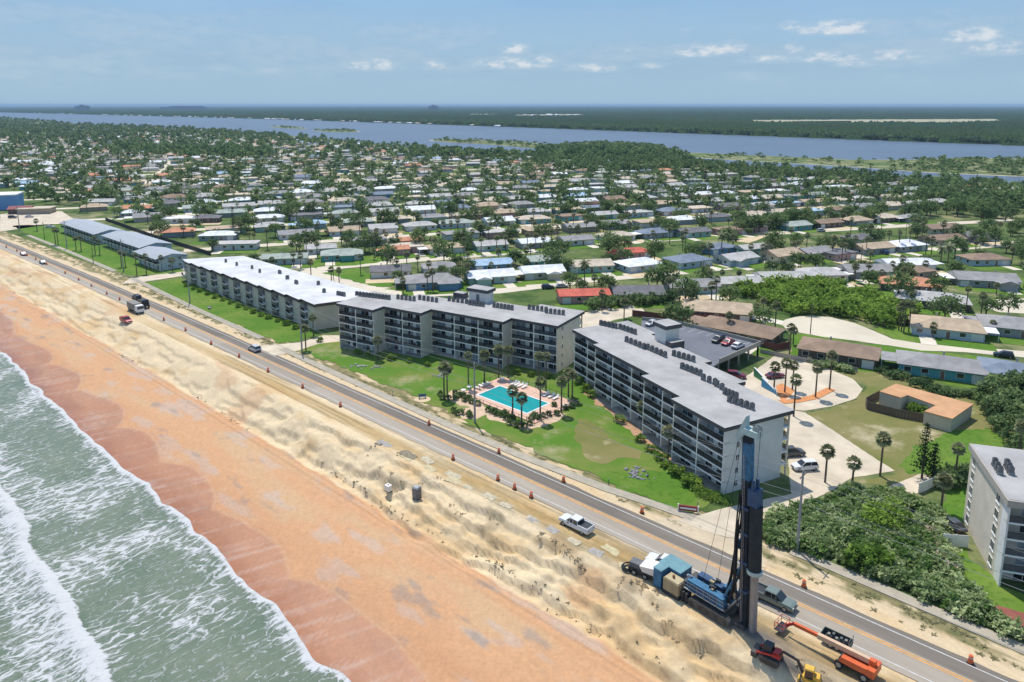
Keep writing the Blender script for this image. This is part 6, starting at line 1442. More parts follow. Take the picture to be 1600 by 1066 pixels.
def car_parts(t, kind, col):
    """local +x is the front"""
    if kind == 'pickup':
        L, Wd, r = 5.9, 2.0, .40; hw = Wd / 2; b = MB()
        loft(b, [ring(-2.95, hw * .95, .5, .98), ring(-2.88, hw, .42, 1.06), ring(-.95, hw, .40, 1.10)]); loft(b, [ring(-.95, hw, .40, 1.10), ring(1.25, hw, .40, 1.13), ring(2.5, hw * .97, .42, 1.08), ring(2.86, hw * .9, .48, .95), ring(2.95, hw * .85, .52, .82)])
        b.build('body', col, t); MB().box(-2.75, -1.02, -hw + .14, hw - .14, 1.1, 1.115).build('bed_liner', BLACK, t)
        for y in (-1, 1): MB().box(-2.85, -.98, y * (hw - .07) - .06, y * (hw - .07) + .06, 1.05, 1.32).build('bed_side', col, t)
        MB().box(-2.9, -2.8, -hw + .02, hw - .02, 1.05, 1.32).build('tailgate', col, t)
        cab = MB(); loft(cab, [[(-.98, -.88, 1.1), (-.98, .88, 1.1), (-.88, .78, 1.78), (-.88, -.78, 1.78)], [(.75, -.88, 1.12), (.75, .88, 1.12), (.45, .76, 1.82), (.45, -.76, 1.82)], [(1.45, -.86, 1.12), (1.45, .86, 1.12), (.62, .74, 1.80), (.62, -.74, 1.80)]]); cab.build('window', GLASS, t)
        MB().taper(-.16, 0, 1.79, 1.87, .80, .79, .72, .70).build('roof', col, t)
        for y in (-1, 1):
            for x in (-.92, .0, .66): MB().beam((x, y * .885, 1.1), (x * .9 - .02, y * .775, 1.8), .09, .05).build('pillar', col, t)
        xs = (-1.85, 1.85)
    else:
        L, Wd, r, H, hood = {'sedan': (4.7, 1.84, .33, 1.45, .92), 'suv': (4.7, 1.9, .37, 1.72, 1.08), 'van': (5.2, 2.0, .36, 2.0, 1.15)}[kind]; hw = Wd / 2; b = MB(); l_ = L / 2
        loft(b, [ring(-l_, hw * .86, .42, .80), ring(-l_ + .12, hw * .94, .32, hood - .02), ring(-l_ + .9, hw, .28, hood), ring(l_ - 1.3, hw, .28, hood), ring(l_ - .45, hw * .96, .30, hood - .14), ring(l_ - .1, hw * .88, .36, hood - .28), ring(l_, hw * .8, .42, hood - .4)]); b.build('body', col, t)
        c0, c1, r0, r1 = (-l_ + .45, l_ - 1.15, -l_ + 1.15, l_ - 2.15) if kind == 'sedan' else ((-l_ + .12, l_ - 1.2, -l_ + .4, l_ - 2.05) if kind == 'suv' else (-l_ + .1, l_ - .7, -l_ + .2, l_ - 1.5))
        cab = MB(); loft(cab, [[(c0, -hw + .1, hood - .02), (c0, hw - .1, hood - .02), (r0, hw - .27, H - .05), (r0, -hw + .27, H - .05)], [(c1, -hw + .1, hood - .02), (c1, hw - .1, hood - .02), (r1, hw - .27, H - .05), (r1, -hw + .27, H - .05)]]); cab.build('window', GLASS, t)
        MB().taper((r0 + r1) / 2, 0, H - .055, H + .02, (r1 - r0) / 2 + .03, hw - .25, (r1 - r0) / 2 - .1, hw - .36).build('roof', col, t)
        for y in (-1, 1):
            for f_ in (.02, .45, .98): MB().beam((c0 + (c1 - c0) * f_, y * (hw - .095), hood - .03), (r0 + (r1 - r0) * f_, y * (hw - .265), H - .05), .09, .05).build('pillar', col, t)
        xs = (-l_ + .9, l_ - .92)
    l_ = L / 2; zf = .72 if kind != 'pickup' else .9
    for y in (-1, 1):
        MB().box(l_ - .12, l_ + .01 if kind == 'pickup' else l_ - .02, y * hw * .66 - .17, y * hw * .66 + .17, zf - .1 - (.08 if kind != 'pickup' else 0), zf).build('headlight', HLAMP, t)
        MB().box(-l_ - .02, -l_ + .1, y * hw * .74 - .1, y * hw * .74 + .1, zf - .08, zf + .1).build('tail_light', TLAMP, t)
        MB().box(l_ * .28 - .1, l_ * .28 + .1, y * (hw + .09) - .08, y * (hw + .09) + .08, 1.02, 1.16).build('mirror', BLACK, t)
    MB().box(l_ - .06, l_ + .03, -hw * .7, hw * .7, .42, .55).build('bumper', BLACK if kind != 'pickup' else CHROME, t); MB().box(-l_ - .04, -l_ + .05, -hw * .75, hw * .75, .42, .56).build('bumper', BLACK if kind != 'pickup' else CHROME, t)
    MB().box(l_ - .04, l_ + .015, -hw * .42, hw * .42, .58, .74).build('grille', BLACK, t)
    wheels(t, L, Wd, r, xs)
COLS = {'white': (.70, .70, .69), 'silver': (.52, .52, .52), 'black': (.018, .018, .02), 'dark grey': (.07, .075, .08), 'red': (.42, .02, .025), 'maroon': (.17, .015, .04), 'blue': (.03, .07, .17), 'sage': (.17, .21, .18), 'navy': (.02, .03, .06)}
def car(kind, cn, p, rz, label):
    key = (kind, cn); names = {'pickup': 'pickup_truck', 'sedan': 'car', 'suv': 'suv', 'van': 'van'}
    if key not in CARP:
        t = thing(names[kind], label, names[kind].replace('_', ' ') if kind != 'suv' else 'SUV', p, rz, 'vehicles'); car_parts(t, kind, paint(cn, COLS[cn])); CARP[key] = t; return t
    return dup(CARP[key], p, rz, label)
RDA = math.atan2(RD.y, RD.x)            # heading away along the road
def gp(u, v, z=0.): return at(u, v, z)
def gz(p):                               # stand on the sand
    s_, n_ = sn(p)
    n_ = prof_n(n_ - road_n(s_) + 90.45)
    if 60 < n_ < 80.5: p.z = float(dune_z(s_, n_)) + .02
    return p
car('pickup', 'white', gz(gp(900, 824)), RDA, 'white crew cab pickup parked on the sand below the condo lawn')
car('pickup', 'white', gz(gp(1040, 888)), RDA + .1, 'white pickup half hidden behind the blue power pack')
car('pickup', 'sage', rw(33.6, 88.4, .03), RDA + math.pi, 'grey green pickup driving past the drilling rig')
car('suv', 'silver', rw(180.7, 92.1, .03), RDA, 'silver SUV on the road before the white roofed block')
car('suv', 'black', rw(261, road_n(261) + 1.6, .03), RDA, 'black SUV on the road near the parked trucks')
car('pickup', 'red', gz(gp(197, 500)), RDA + math.pi, 'red pickup on the sand left of the trucks')
car('sedan', 'maroon', rw(376.5, road_n(376) - 1.6, .03), RDA + math.pi, 'dark maroon car on the road far left')
car('sedan', 'navy', rw(350, road_n(350) - 1.6, .03), RDA + math.pi, 'dark blue car on the road behind the maroon one')
dka = math.atan2(lpq[3][1] - lpq[2][1], lpq[3][0] - lpq[2][0])
car('suv', 'black', gp(1122, 534, ZD + .01), dka, 'black SUV on the parking deck, left of three'); car('sedan', 'red', gp(1137, 538, ZD + .01), dka, 'red car on the parking deck, middle of three'); car('sedan', 'white', gp(1153, 543, ZD + .01), dka + math.pi, 'white car on the parking deck, right of three')
car('sedan', 'silver', gp(1018, 508, ZD + .01), dka, 'silver blue car at the shaded far end of the parking deck'); car('suv', 'maroon', gp(1150, 590, .03), rad(-18), 'maroon car behind the low wall of the nearest condo'); car('sedan', 'maroon', gp(1211, 590, .03), rad(15), 'maroon car among the palms of the orange planter')
car('suv', 'white', gp(1257, 733, .04), rad(187), 'white SUV parked behind the nearest condo'); car('suv', 'dark grey', gp(1238, 711, .04), rad(7), 'dark grey SUV half hidden behind the nearest condo')
for (kd, cn, u, v, a, lab) in (('suv', 'navy', 856, 451, 10, 'dark blue car parked left of the red tiled house'), ('sedan', 'silver', 878, 449, 10, 'silver car parked behind the red tiled house'), ('sedan', 'white', 973, 421, -10, 'white car in front of the white hip roofed house'), ('pickup', 'dark grey', 1135, 413, -15, 'dark truck outside the pale grey gabled house'), ('suv', 'blue', 1383, 397, 80, 'blue car in the drive of the beige gabled house'),
    ('suv', 'silver', 498, 396, 100, 'silver car in the drive of the white gabled garage house'), ('sedan', 'white', 660, 394, 60, 'white car on the pink villa forecourt'), ('pickup', 'white', 689, 400, 20, 'white pickup in front of the tan hip roofed bungalow'), ('suv', 'white', 1523, 530, -20, 'white car before the tan hip roofed house'), ('suv', 'black', 1568, 558, 150, 'black car in the drive of the green walled house'),
    ('van', 'white', 1256, 399, 20, 'white caravan like van right of the tan gabled house'), ('van', 'white', 1394, 393, 30, 'white trailer van beside the blue car'), ('sedan', 'white', 78, 356, 20, 'white car on the motel forecourt'), ('suv', 'black', 20, 341, 10, 'black car left in the far car park'), ('sedan', 'silver', 46, 340, 30, 'silver car right in the far car park'), ('suv', 'silver', 1283, 362, 20, 'silver car on the street before the lawn row'),
    ('sedan', 'blue', 1185, 410, 15, 'blue car on the street right of the dark truck'), ('pickup', 'red', 1020, 384, 80, 'red truck in the drive of the slate hip roofed house'), ('sedan', 'dark grey', 1487, 823, 100, 'dark car in the bushes by the white fence')):
    car(kd, cn, gp(u, v, .07), rad(a), lab)
# heavy lorries on the sand shoulder
def lorry(p, rz, label, body):
    t = thing('lorry', label, 'truck', p, rz, 'vehicles'); dk_ = paint('black', COLS['black'])
    if body == 'tank':
        MB().box(-4.2, 3.8, -.9, .9, .7, .95).build('chassis', BLACK, t); MB().box(-4.3, 1.7, -1.2, 1.2, .95, 3.0).build('cargo_box', mat('canvas_grey', (.28, .265, .23), .8, .15, .6), t)
        for x in (-3.6, -2.0, -.4, 1.2): MB().box(x - .06, x + .06, -1.23, 1.23, .95, 3.04).build('rib', mat('canvas_rib', (.20, .19, .165), .8), t)
        MB().taper(2.9, 0, .7, 2.75, 1.1, 1.15, .85, 1.05).build('cab', WHITE, t); MB().box(3.75, 4.02, -.95, .95, 1.7, 2.4).build('windscreen', GLASS, t)
    else:
        MB().box(-3.6, 3.4, -.9, .9, .7, 1.0).build('chassis', BLACK, t); MB().taper(2.2, 0, 1.0, 2.8, 1.15, 1.15, .85, 1.05).build('cab', dk_, t); MB().box(2.95, 3.38, -.9, .9, 1.75, 2.4).build('windscreen', GLASS, t); MB().taper(3.6, 0, .8, 1.6, .5, .95, .4, .85).build('bonnet', dk_, t)
        MB().box(-3.5, .4, -1.15, 1.15, 1.0, 1.25).build('flatbed', BLACK, t); MB().box(-1.6, .2, -.9, .9, 1.25, 2.3).build('load', mat('dark_load', (.06, .06, .06), .8), t); MB().beam((-3.2, .6, 1.2), (.6, .6, 2.7), .2, .3).build('crane_arm', STEEL, t)
    wheels(t, 8, 2.4, .5, (-3.2, -2.1, 2.8), .3); return t
lorry(gz(gp(213, 487)), RDA + math.pi, 'grey covered lorry standing on the sand shoulder, left', 'tank'); lorry(rw(249.2, road_n(249) - 1.2, .03), RDA + math.pi, 'black crane lorry beside the grey covered lorry', 'flat')
# ---- traffic barrels
ORG = mat('barrel_orange', (.72, .15, .045), .5, .1); WBD = mat('reflective_white', (.72, .72, .70), .4, 0)
bar = thing('traffic_barrel', 'x', 'barrel', (0, 0, 0))
b_ = MB(); zs = [(.06, .31), (.30, .30), (.55, .28), (.80, .26), (1.0, .24)]
for (z0, r0), (z1, r1) in zip(zs[:-1], zs[1:]): b_.tube((0, 0, z0), (0, 0, z1), r0, r1, 12)
b_.build('drum', ORG, bar); MB().tube((0, 0, 0), (0, 0, .08), .42, .40, 12).build('base', RUBBER, bar)
for z in (.38, .70): MB().tube((0, 0, z), (0, 0, z + .13), .302 - z * .05, .30 - z * .055, 12).build('stripe', WBD, bar)
MB().box(-.14, .14, -.03, .03, 1.0, 1.1).build('handle', ORG, bar)
bpx = [(10, 387), (26.6, 393), (42.5, 400), (56, 406), (73, 414), (102, 427.5), (123, 438), (143, 448), (167, 460), (187, 469), (256, 501), (290, 517), (330, 538), (373.6, 558), (419, 581), (473, 606), (532, 635), (708, 718), (778, 750), (804, 764), (830, 777)]
bland = [(670.5, 664), (779.5, 708), (880.5, 753), (1003, 801), (1256, 917), (1516, 1036)]
first = True
for L, w_ in ((bpx, 'seaward'), (bland, 'landward')):
    for i, q in enumerate(L):
        p = at(*q); p.z = .0; o = bar if first else dup(bar, p, 0); first = False; o.location = p; o.rotation_euler = (0, 0, R.uniform(0, 6)); o['label'] = '%s orange traffic barrel from left on the %s road edge' % (ordinal(i + 1), w_); o['group'] = 'orange traffic barrels'; o.scale = (1.,) * 3
# ---- utility poles and wires
polep = [(35.8, 102.0), (103.8, 100.9), (170.5, 100.5), (242.7, 101.8), (309, 104.3), (379, 104.5), (452, 103.4)]
POLEM = mat('grey_pole', (.34, .33, .31), .9, .12, .8); tops = []
for i, (s_, n_) in enumerate(polep):
    p = rw(s_, n_); t = thing('utility_pole', '%s utility pole from the right along the sidewalk' % ordinal(i + 1), 'pole', p, RZR, 'utility poles'); H_ = 13.2
    MB().tube((0, 0, -.3), (0, 0, H_), .24, .15, 10).build('shaft', POLEM, t); MB().box(-.06, .06, -1.1, 1.1, 12.2, 12.34).build('cross_arm', WOOD, t)
    for y in (-1., 1., 0): MB().tube((0, y, 12.34 if y else H_), (0, y, 12.54 if y else H_ + .2), .05, .04, 6).build('insulator', WHITE, t)
    tops.append([p + Vector((0, 0, H_ + .2)), p + RN * 1. + Vector((0, 0, 12.54)), p - RN * 1. + Vector((0, 0, 12.54)), p + RN * .22 + Vector((0, 0, 9.2)), p - RN * .22 + Vector((0, 0, 8.2))])
tops = [[q - RD * 70 for q in tops[0]]] + tops
WIRE = mat('wire', (.30, .30, .30), .5, 0)
for k, nm_ in enumerate(('topmost power line on the pole tips', 'inland power line on the cross arms', 'seaward power line on the cross arms', 'upper telephone cable below the power lines', 'lower telephone cable below the power lines')):
    mb = MB()
    for a, b_ in zip(tops[:-1], tops[1:]):
        P_ = [a[k].lerp(b_[k], j / 8) - Vector((0, 0, 1.1 * 4 * (j / 8) * (1 - j / 8))) for j in range(9)]; mb.path(P_, .018 if k < 3 else .03, 4)
    tag(mb.build('power_line' if k < 3 else 'telephone_cable', WIRE), nm_, 'cable', 'cables along the road')
for i, (u, v, h) in enumerate(((1266, 522, 9), (1375, 743, 8), (1043, 447, 9), (1098, 440, 8), (1195, 422, 8), (723, 438, 8), (628, 447, 8), (521, 436, 9), (250, 393, 9), (70, 375, 9), (146, 412, 9), (1345, 412, 8), (1415, 371, 8), (900, 462, 8), (736, 392, 8))):
    t = thing('utility_pole', '%s wooden pole from the survey end among the side streets' % ordinal(i + 1) if False else 'wooden pole ' + ['beside the cul-de-sac', 'leaning palm side of the dry lot', 'at the glazed porch house', 'at the dark blue hip roof', 'by the tan gabled house', 'on the corner of the blue house lawn', 'on the white fence lawn', 'at the bright corner lawn', 'behind the short motel wing', 'by the motel road end', 'in the motel lawn', 'by the bright white roof', 'before the beige lawn row', 'beside the red tiled house', 'by the tan hip roofed bungalow'][i], 'pole', at(u, v), 0, 'wooden street poles')
    MB().tube((0, 0, -.2), (0, 0, h), .15, .1, 7).build('shaft', WOOD, t); MB().box(-.05, .05, -.7, .7, h - .7, h - .58).build('cross_arm', WOOD, t)
# ---- drilling rig
BLUE = mat('machine_blue', (.04, .15, .26), .65, .45, 1.6, detail=8); DBLUE = mat('deep_blue', (.03, .075, .15), .55, .25, 1.); TEALR = mat('faded_teal_roof', (.14, .28, .30), .7, .15, .8); TANM = mat('tan_engine_cover', (.38, .30, .17), .8, .2, 1.); MUD = mat('muddy_steel', (.085, .08, .07), .8, .4, 1.5); PALEG = mat('pale_green_paint', (.42, .52, .48), .6, .2, .8)
rp_ = gz(rw(38.6, 82.0)); rig = thing('drilling_rig', 'tall blue and black drilling rig with vertical mast on the sand', 'drilling rig', rp_, RDA + math.pi - .12)
# local: x = forward (towards right of picture, to the mast)
def trk(t, y, L=6.6, w_=.85, h_=1.1, x0=0., m_=MUD):
    mb = MB(); k = 10; P_ = []
    for i in range(k + 1): a = math.pi / 2 + math.pi * i / k; P_.append((x0 - L / 2 + h_ / 2 + math.cos(a) * h_ / 2, h_ / 2 + math.sin(a) * h_ / 2))
    for i in range(k + 1): a = -math.pi / 2 + math.pi * i / k; P_.append((x0 + L / 2 - h_ / 2 + math.cos(a) * h_ / 2, h_ / 2 + math.sin(a) * h_ / 2))
    A = [(x, y - w_ / 2, z) for x, z in P_]; B = [(x, y + w_ / 2, z) for x, z in P_]; n_ = len(P_)
    for i in range(n_): j = (i + 1) % n_; mb.poly([A[i], A[j], B[j], B[i]])
    mb.poly(A[::-1]); mb.poly(B)
    o = mb.build('track', m_, t)
    g_ = MB(); k2 = int(L / .38)
    for i in range(k2):
        x = x0 - L / 2 + h_ / 2 + (L - h_) * i / (k2 - 1)
        for z in (h_ + .001, -.05): g_.box(x - .13, x + .13, y - w_ / 2, y + w_ / 2, z, z + .05)
    g_.build('track_shoes', m_, o)
    w2 = MB()
    for i in range(5): x = x0 - L / 2 + h_ * .6 + (L - h_ * 1.2) * i / 4; w2.tube((x, y - w_ / 2 - .04, h_ * .42), (x, y + w_ / 2 + .04, h_ * .42), h_ * .28, h_ * .28, 10)
    w2.build('road_wheels', BLACK, o)
rig.scale = (.97, .97, .985); trk(rig, -1.75); trk(rig, 1.75)
MB().box(-2.4, 2.4, -1.2, 1.2, .5, 1.25).build('undercarriage', MUD, rig); MB().tube((0, 0, 1.25), (0, 0, 1.5), 1.2, 1.2, 16).build('slew_ring', BLACK, rig)
MB().box(-4.3, 2.3, -1.5, 1.5, 1.5, 1.85).build('deck', MUD, rig)
MB().box(-3.9, 1.9, -1.52, -.35, 1.85, 3.1).build('side_housing', BLUE, rig); MB().box(-3.5, .4, .35, 1.5, 1.85, 3.2).build('engine_housing', DBLUE, rig); MB().box(-4.5, -3.4, -1.4, 1.4, 1.5, 2.7).build('counterweight', MUD, rig)
for x in (-3.3, -2.5, -1.7, -.9, -.1, .7): MB().box(x - .28, x + .28, -1.56, -1.521, 2.05, 2.85).build('louvre_panel', DBLUE, rig)
MB().taper(1.4, .9, 1.85, 3.7, .8, .62, .7, .55).build('operator_cab', BLUE, rig); MB().box(.72, 2.22, .30, .33, 2.5, 3.4).build('cab_window', GLASS, rig); MB().box(2.1, 2.22, .4, 1.4, 2.4, 3.4).build('cab_window', GLASS, rig)
MB().tube((-1.2, -.0, 1.85), (-1.2, -.0, 2.6), .38, .38, 10).build('yellow_tank', mat('machine_yellow', (.62, .40, .03), .5, .1), rig)
for x, y in ((-2.4, 0.1), (.3, 0.)): MB().tube((x, y - .5, 2.35), (x, y + .5, 2.35), .42, .42, 12).build('winch_drum', BLACK, rig)
MX = 4.3
MB().box(MX - .45, MX + .45, -.5, .5, .35, 26.5).build('mast', mat('mast_black', (.022, .028, .034), .7, .3, .5, spec=.15), rig)
lat = MB()
for z in np.arange(14, 26, 1.): lat.beam((MX - .48, -.5, z), (MX - .48, .5, z + 1), .08, .06); lat.beam((MX - .48, .5, z), (MX - .48, -.5, z + 1), .08, .06)
lat.build('lattice', BLUE, rig)
MB().box(MX - .5, MX + .5, -.56, .56, 20.5, 25.4).build('mast_sleeve', BLUE, rig)
for s_ in (-1, 1):
    MB().tube((MX - .58, s_ * .42, 1.0), (MX - .58, s_ * .42, 26), .07, .07, 6).build('hydraulic_pipe', BLACK, rig); MB().tube((1.2, s_ * .9, 2.0), (MX - .5, s_ * .45, 8.5), .17, .12, 8).build('mast_ram', BLUE, rig); MB().tube((2.1, s_ * .8, 1.7), (MX - .4, s_ * .5, 4.2), .13, .13, 8).build('lower_ram', STEEL, rig)
hs = MB()
for k in range(7):
    y = -.5 + k * .16; hs.path([(1.5, y * 1.2, 3.0), (2.4, y * 1.4, 6.5 + k * .4), (3.0, y * 1.3, 11 + k * .5), (MX - .55, y, 14 + k * .6)], .055, 6); hs.path([(MX - .7 - .1 * k, -.75, 3 + k * .5), (MX - 1.0, -.85, 8), (MX - .75, -.7, 15 - k * .4)], .05, 6)
hs.build('hoses', RUBBER, rig)
ld = MB()
for y in (-.95, -.6): ld.tube((MX - .1, y, 1), (MX - .1, y, 24), .035, .035, 5)
for z in np.arange(1.2, 24, .45): ld.tube((MX - .1, -.95, z), (MX - .1, -.6, z), .025, .025, 4)
ld.build('ladder', STEEL, rig)
for z in (5, 9, 13, 16.5): MB().box(MX - .62, MX + .5, -.66, .66, z, z + .35).build('mast_collar', DBLUE, rig)
for k, z in enumerate((3.2, 6.4, 10.5)): MB().box(MX - 1.15, MX - .5, -.55 + .2 * k, .1 + .2 * k, z, z + 1.3).build('valve_box', (DBLUE, MUD, BLUE)[k], rig)
rq = random.Random(12)
for k in range(16):
    x, y = rq.uniform(-4.1, 2.0), rq.uniform(-.9, 1.2); z = 1.86 if abs(y) < .34 else 3.1 if y < 0 else 3.22; a, b_, h_ = rq.uniform(.12, .4), rq.uniform(.1, .3), rq.uniform(.12, .5)
    if x > .2 and y > .2: continue
    MB().box(x - a, x + a, y - b_, y + b_, z, z + h_).build('equipment_box', rq.choice((BLACK, MUD, TANM, STEEL, DBLUE)), rig)
h2 = MB()
for k in range(9):
    y = -.9 + k * .1; x = MX - .75 - .12 * (k % 3); h2.path([(MX - .6, y, 19 - k * .3), (x, y - .05, 16.5 - k * .4), (x - .25, y - .1, 12), (x - .3 - .05 * k, y, 7 - .3 * k), (x - .9, y + .2, 4.2), (2.0, y * .8, 2.4)], .075, 6)
h2.build('hose_bundle', RUBBER, rig)
gr = MB()
for x in np.arange(-4.2, 2.3, 1.05): gr.tube((x, -1.75, 1.85), (x, -1.75, 2.9), .03, .03, 5)
for z in (2.4, 2.9): gr.tube((-4.2, -1.75, z), (2.1, -1.75, z), .03, .03, 5)
gr.build('guard_rail', STEEL, rig); MB().box(-4.3, 2.2, -1.8, -1.52, 1.78, 1.84).build('walkway', STEEL, rig)
hd = MB().box(MX - .3, MX + 1.6, -.7, .7, 26.5, 27.3); hd.build('mast_head', PALEG, rig); MB().hexa([(MX - 1.4, -.45, 25.2), (MX - .2, -.45, 26.5), (MX - .2, .45, 26.5), (MX - 1.4, .45, 25.2), (MX - 1.7, -.45, 25.8), (MX - .2, -.45, 28.8), (MX - .2, .45, 28.8), (MX - 1.7, .45, 25.8)]).build('jib', PALEG, rig)
for y in (-.35, .35): MB().tube((MX + 1.2, y - .06, 27.5), (MX + 1.2, y + .06, 27.5), .5, .5, 14).build('sheave', STEEL, rig)
MB().path([(MX + 1.65, 0, 27.4), (MX + 1.25, 0, 20.5)], .03, 5).path([(MX - 1.0, .2, 26.2), (-.2, 0., 2.7)], .025, 5).path([(MX - 1.1, -.2, 26.2), (-2.4, 0., 2.7)], .025, 5).build('ropes', RUBBER, rig)
MB().box(MX + .45, MX + 1.75, -.75, .75, 17.4, 19.6).build('rotary_head', DBLUE, rig)
for y in (-.5, .5): MB().tube((MX + 1.1, y, 19.6), (MX + 1.1, y, 20.8), .25, .22, 10).build('hydraulic_motor', DBLUE, rig)
MB().tube((MX + 1.25, 0, 8.6), (MX + 1.25, 0, 17.4), .86, .86, 22).build('casing_sleeve', mat('dark_casing', (.032, .038, .038), .7, .25, .7, spec=.15), rig); MB().tube((MX + 1.25, 0, 8.2), (MX + 1.25, 0, 8.7), 1.0, 1.0, 22).build('casing_clamp', PALEG, rig)
MB().tube((MX + 1.25, 0, -.6), (MX + 1.25, 0, 8.2), .52, .52, 18).build('drill_casing', mat('bare_casing', (.30, .29, .27), .5, .15, .6, metal=.3), rig)
MB().box(MX - .6, MX + .4, -.9, .9, .05, .5).build('mast_foot', MUD, rig)
for o in rig.children:                  # the mast leans back a little over the deck
    for v in o.data.vertices:
        if v.co.z > 1.5: v.co.x -= .045 * (v.co.z - 1.5)
# power pack, pump and skip behind the rig
pk = thing('power_pack', 'blue containers with tan generator behind the drilling rig', 'power pack', gz(rw(45.2, 83.2)), RDA + math.pi - .12)
MB().box(-2.3, 1.3, -1.2, 1.4, .25, 2.75).build('container', BLUE, pk); MB().box(-2.35, 1.35, -1.25, 1.45, 2.75, 2.86).build('container_roof', TEALR, pk); MB().box(-1.9, -.6, -3.0, -1.21, .25, 2.9).build('tank_cabinet', BLUE, pk); MB().box(-1.95, -.55, -3.05, -1.22, 2.9, 3.0).build('cabinet_roof', TEALR, pk)
MB().box(-.2, 2.3, -3.0, -1.25, .6, 2.3).build('generator', TANM, pk); MB().box(-.1, 2.2, -2.9, -1.35, 2.3, 2.42).build('generator_lid', mat('tan_lid', (.46, .38, .22), .8, .15, 1.), pk); MB().box(-.3, 2.4, -3.05, -1.2, .1, .6).build('skid', BLACK, pk)
MB().box(.8, 1.05, -2.3, -2.05, 2.42, 2.85).build('exhaust', mat('rust', (.25, .09, .04), .9, .2, 2.), pk)
for x in (2.7, 3.3): MB().box(x - .2, x + .2, -2.6, -1.6, .1, 1.5).build('gas_bottle_rack', BLACK, pk)
pu = thing('grout_pump', 'black concrete pump with white hopper at the left of the blue containers', 'pump', gz(rw(49.8, 81.6)), RDA + math.pi + .1)
MB().box(-2.0, 1.5, -.8, .8, .5, 1.0).build('chassis', BLACK, pu); MB().hexa([(.2, -.85, 1.0), (2.0, -.85, 1.0), (2.0, .85, 1.0), (.2, .85, 1.0), (-.1, -1.1, 1.9), (2.2, -1.1, 2.3), (2.2, 1.1, 2.3), (-.1, 1.1, 1.9)]).build('hopper', WHITE, pu); MB().box(-1.9, -.1, -.7, .7, 1.0, 1.7).build('engine', mat('engine_grey', (.14, .14, .14), .7, .3, 2.), pu)
hs = MB()
for k in range(3): hs.path([(-2.2 + math.cos(a) * (1.1 - .12 * k), math.sin(a) * (1.1 - .12 * k), .25 + .1 * k) for a in np.linspace(0, 6.28, 17)], .09, 6)
hs.build('coiled_hose', RUBBER, pu); wheels(pu, 3.5, 1.9, .4, (-1.0, .7))
# ---- compact red tracked drill, yellow excavator, orange boom lift, trailer
RED = mat('machine_red', (.46, .03, .025), .45, .15, 1.); YELM = mat('excavator_yellow', (.68, .40, .05), .5, .12, 1.); ORNG = mat('lift_orange', (.66, .125, .035), .45, .12, 1.)
rd = thing('tracked_loader', 'red and black compact tracked loader right of the rig', 'loader', gz(gp(1205, 1027)), RDA + math.pi + .05)
trk(rd, -.75, 2.4, .4, .75); trk(rd, .75, 2.4, .4, .75); MB().box(-1.1, 1.1, -.55, .55, .45, 1.1).build('body', BLACK, rd); MB().taper(.7, 0, 1.1, 1.75, .5, .65, .35, .55).build('engine_cover', RED, rd)
for y in (-.72, .72): MB().beam((.8, y, 1.5), (-1.6, y, .9), .14, .22).build('lift_arm', RED, rd)
MB().taper(-.35, 0, 1.1, 2.2, .55, .55, .5, .5).build('cab', BLACK, rd); MB().box(-2.2, -1.5, -.95, .95, .15, .8).build('bucket', MUD, rd)
ex = thing('mini_excavator', 'yellow mini excavator with dark arm at the bottom edge', 'excavator', gz(gp(1266, 1056)), RDA + .25)
trk(ex, -.7, 2.3, .35, .6, m_=BLACK); trk(ex, .7, 2.3, .35, .6, m_=BLACK); MB().box(-.6, .6, -.5, .5, .3, .65).build('undercarriage', MUD, ex)
MB().prism([(math.cos(a) * 1.05 - .15, math.sin(a) * .85) for a in np.linspace(0, 6.28, 15)[:-1]], .65, 1.25, bot=True).build('house', YELM, ex); MB().taper(.1, .1, 1.25, 2.3, .5, .45, .45, .4).build('cab', GLASS, ex); MB().taper(.1, .1, 2.3, 2.45, .56, .5, .48, .42).build('cab_roof', YELM, ex)
for sx in (-.4, .55):
    for sy in (-.36, .52): MB().beam((sx + .05, sy, 1.25), (sx, sy, 2.32), .07, .07).build('cab_post', YELM, ex)
MB().taper(-.75, 0, 1.25, 1.65, .4, .6, .3, .5).build('engine_cover', YELM, ex)
MB().beam((.75, -.35, .9), (1.5, -.35, 2.5), .22, .3).beam((1.5, -.35, 2.5), (3.2, -.35, 3.0), .2, .26).build('boom', BLACK, ex); MB().beam((3.2, -.35, 3.0), (3.9, -.35, 1.5), .17, .2).build('stick', BLACK, ex); MB().tube((1.0, -.35, 1.5), (2.0, -.35, 2.95), .07, .05, 6).build('ram', STEEL, ex); MB().taper(3.8, -.35, .95, 1.55, .3, .3, .18, .28).build('bucket', MUD, ex); MB().box(1.15, 1.3, -.85, .85, .1, .55).build('blade', YELM, ex)
bl = thing('boom_lift', 'orange telescopic boom lift with its boom lowered along the road', 'boom lift', gz(gp(1336, 1046)), RDA - .06)
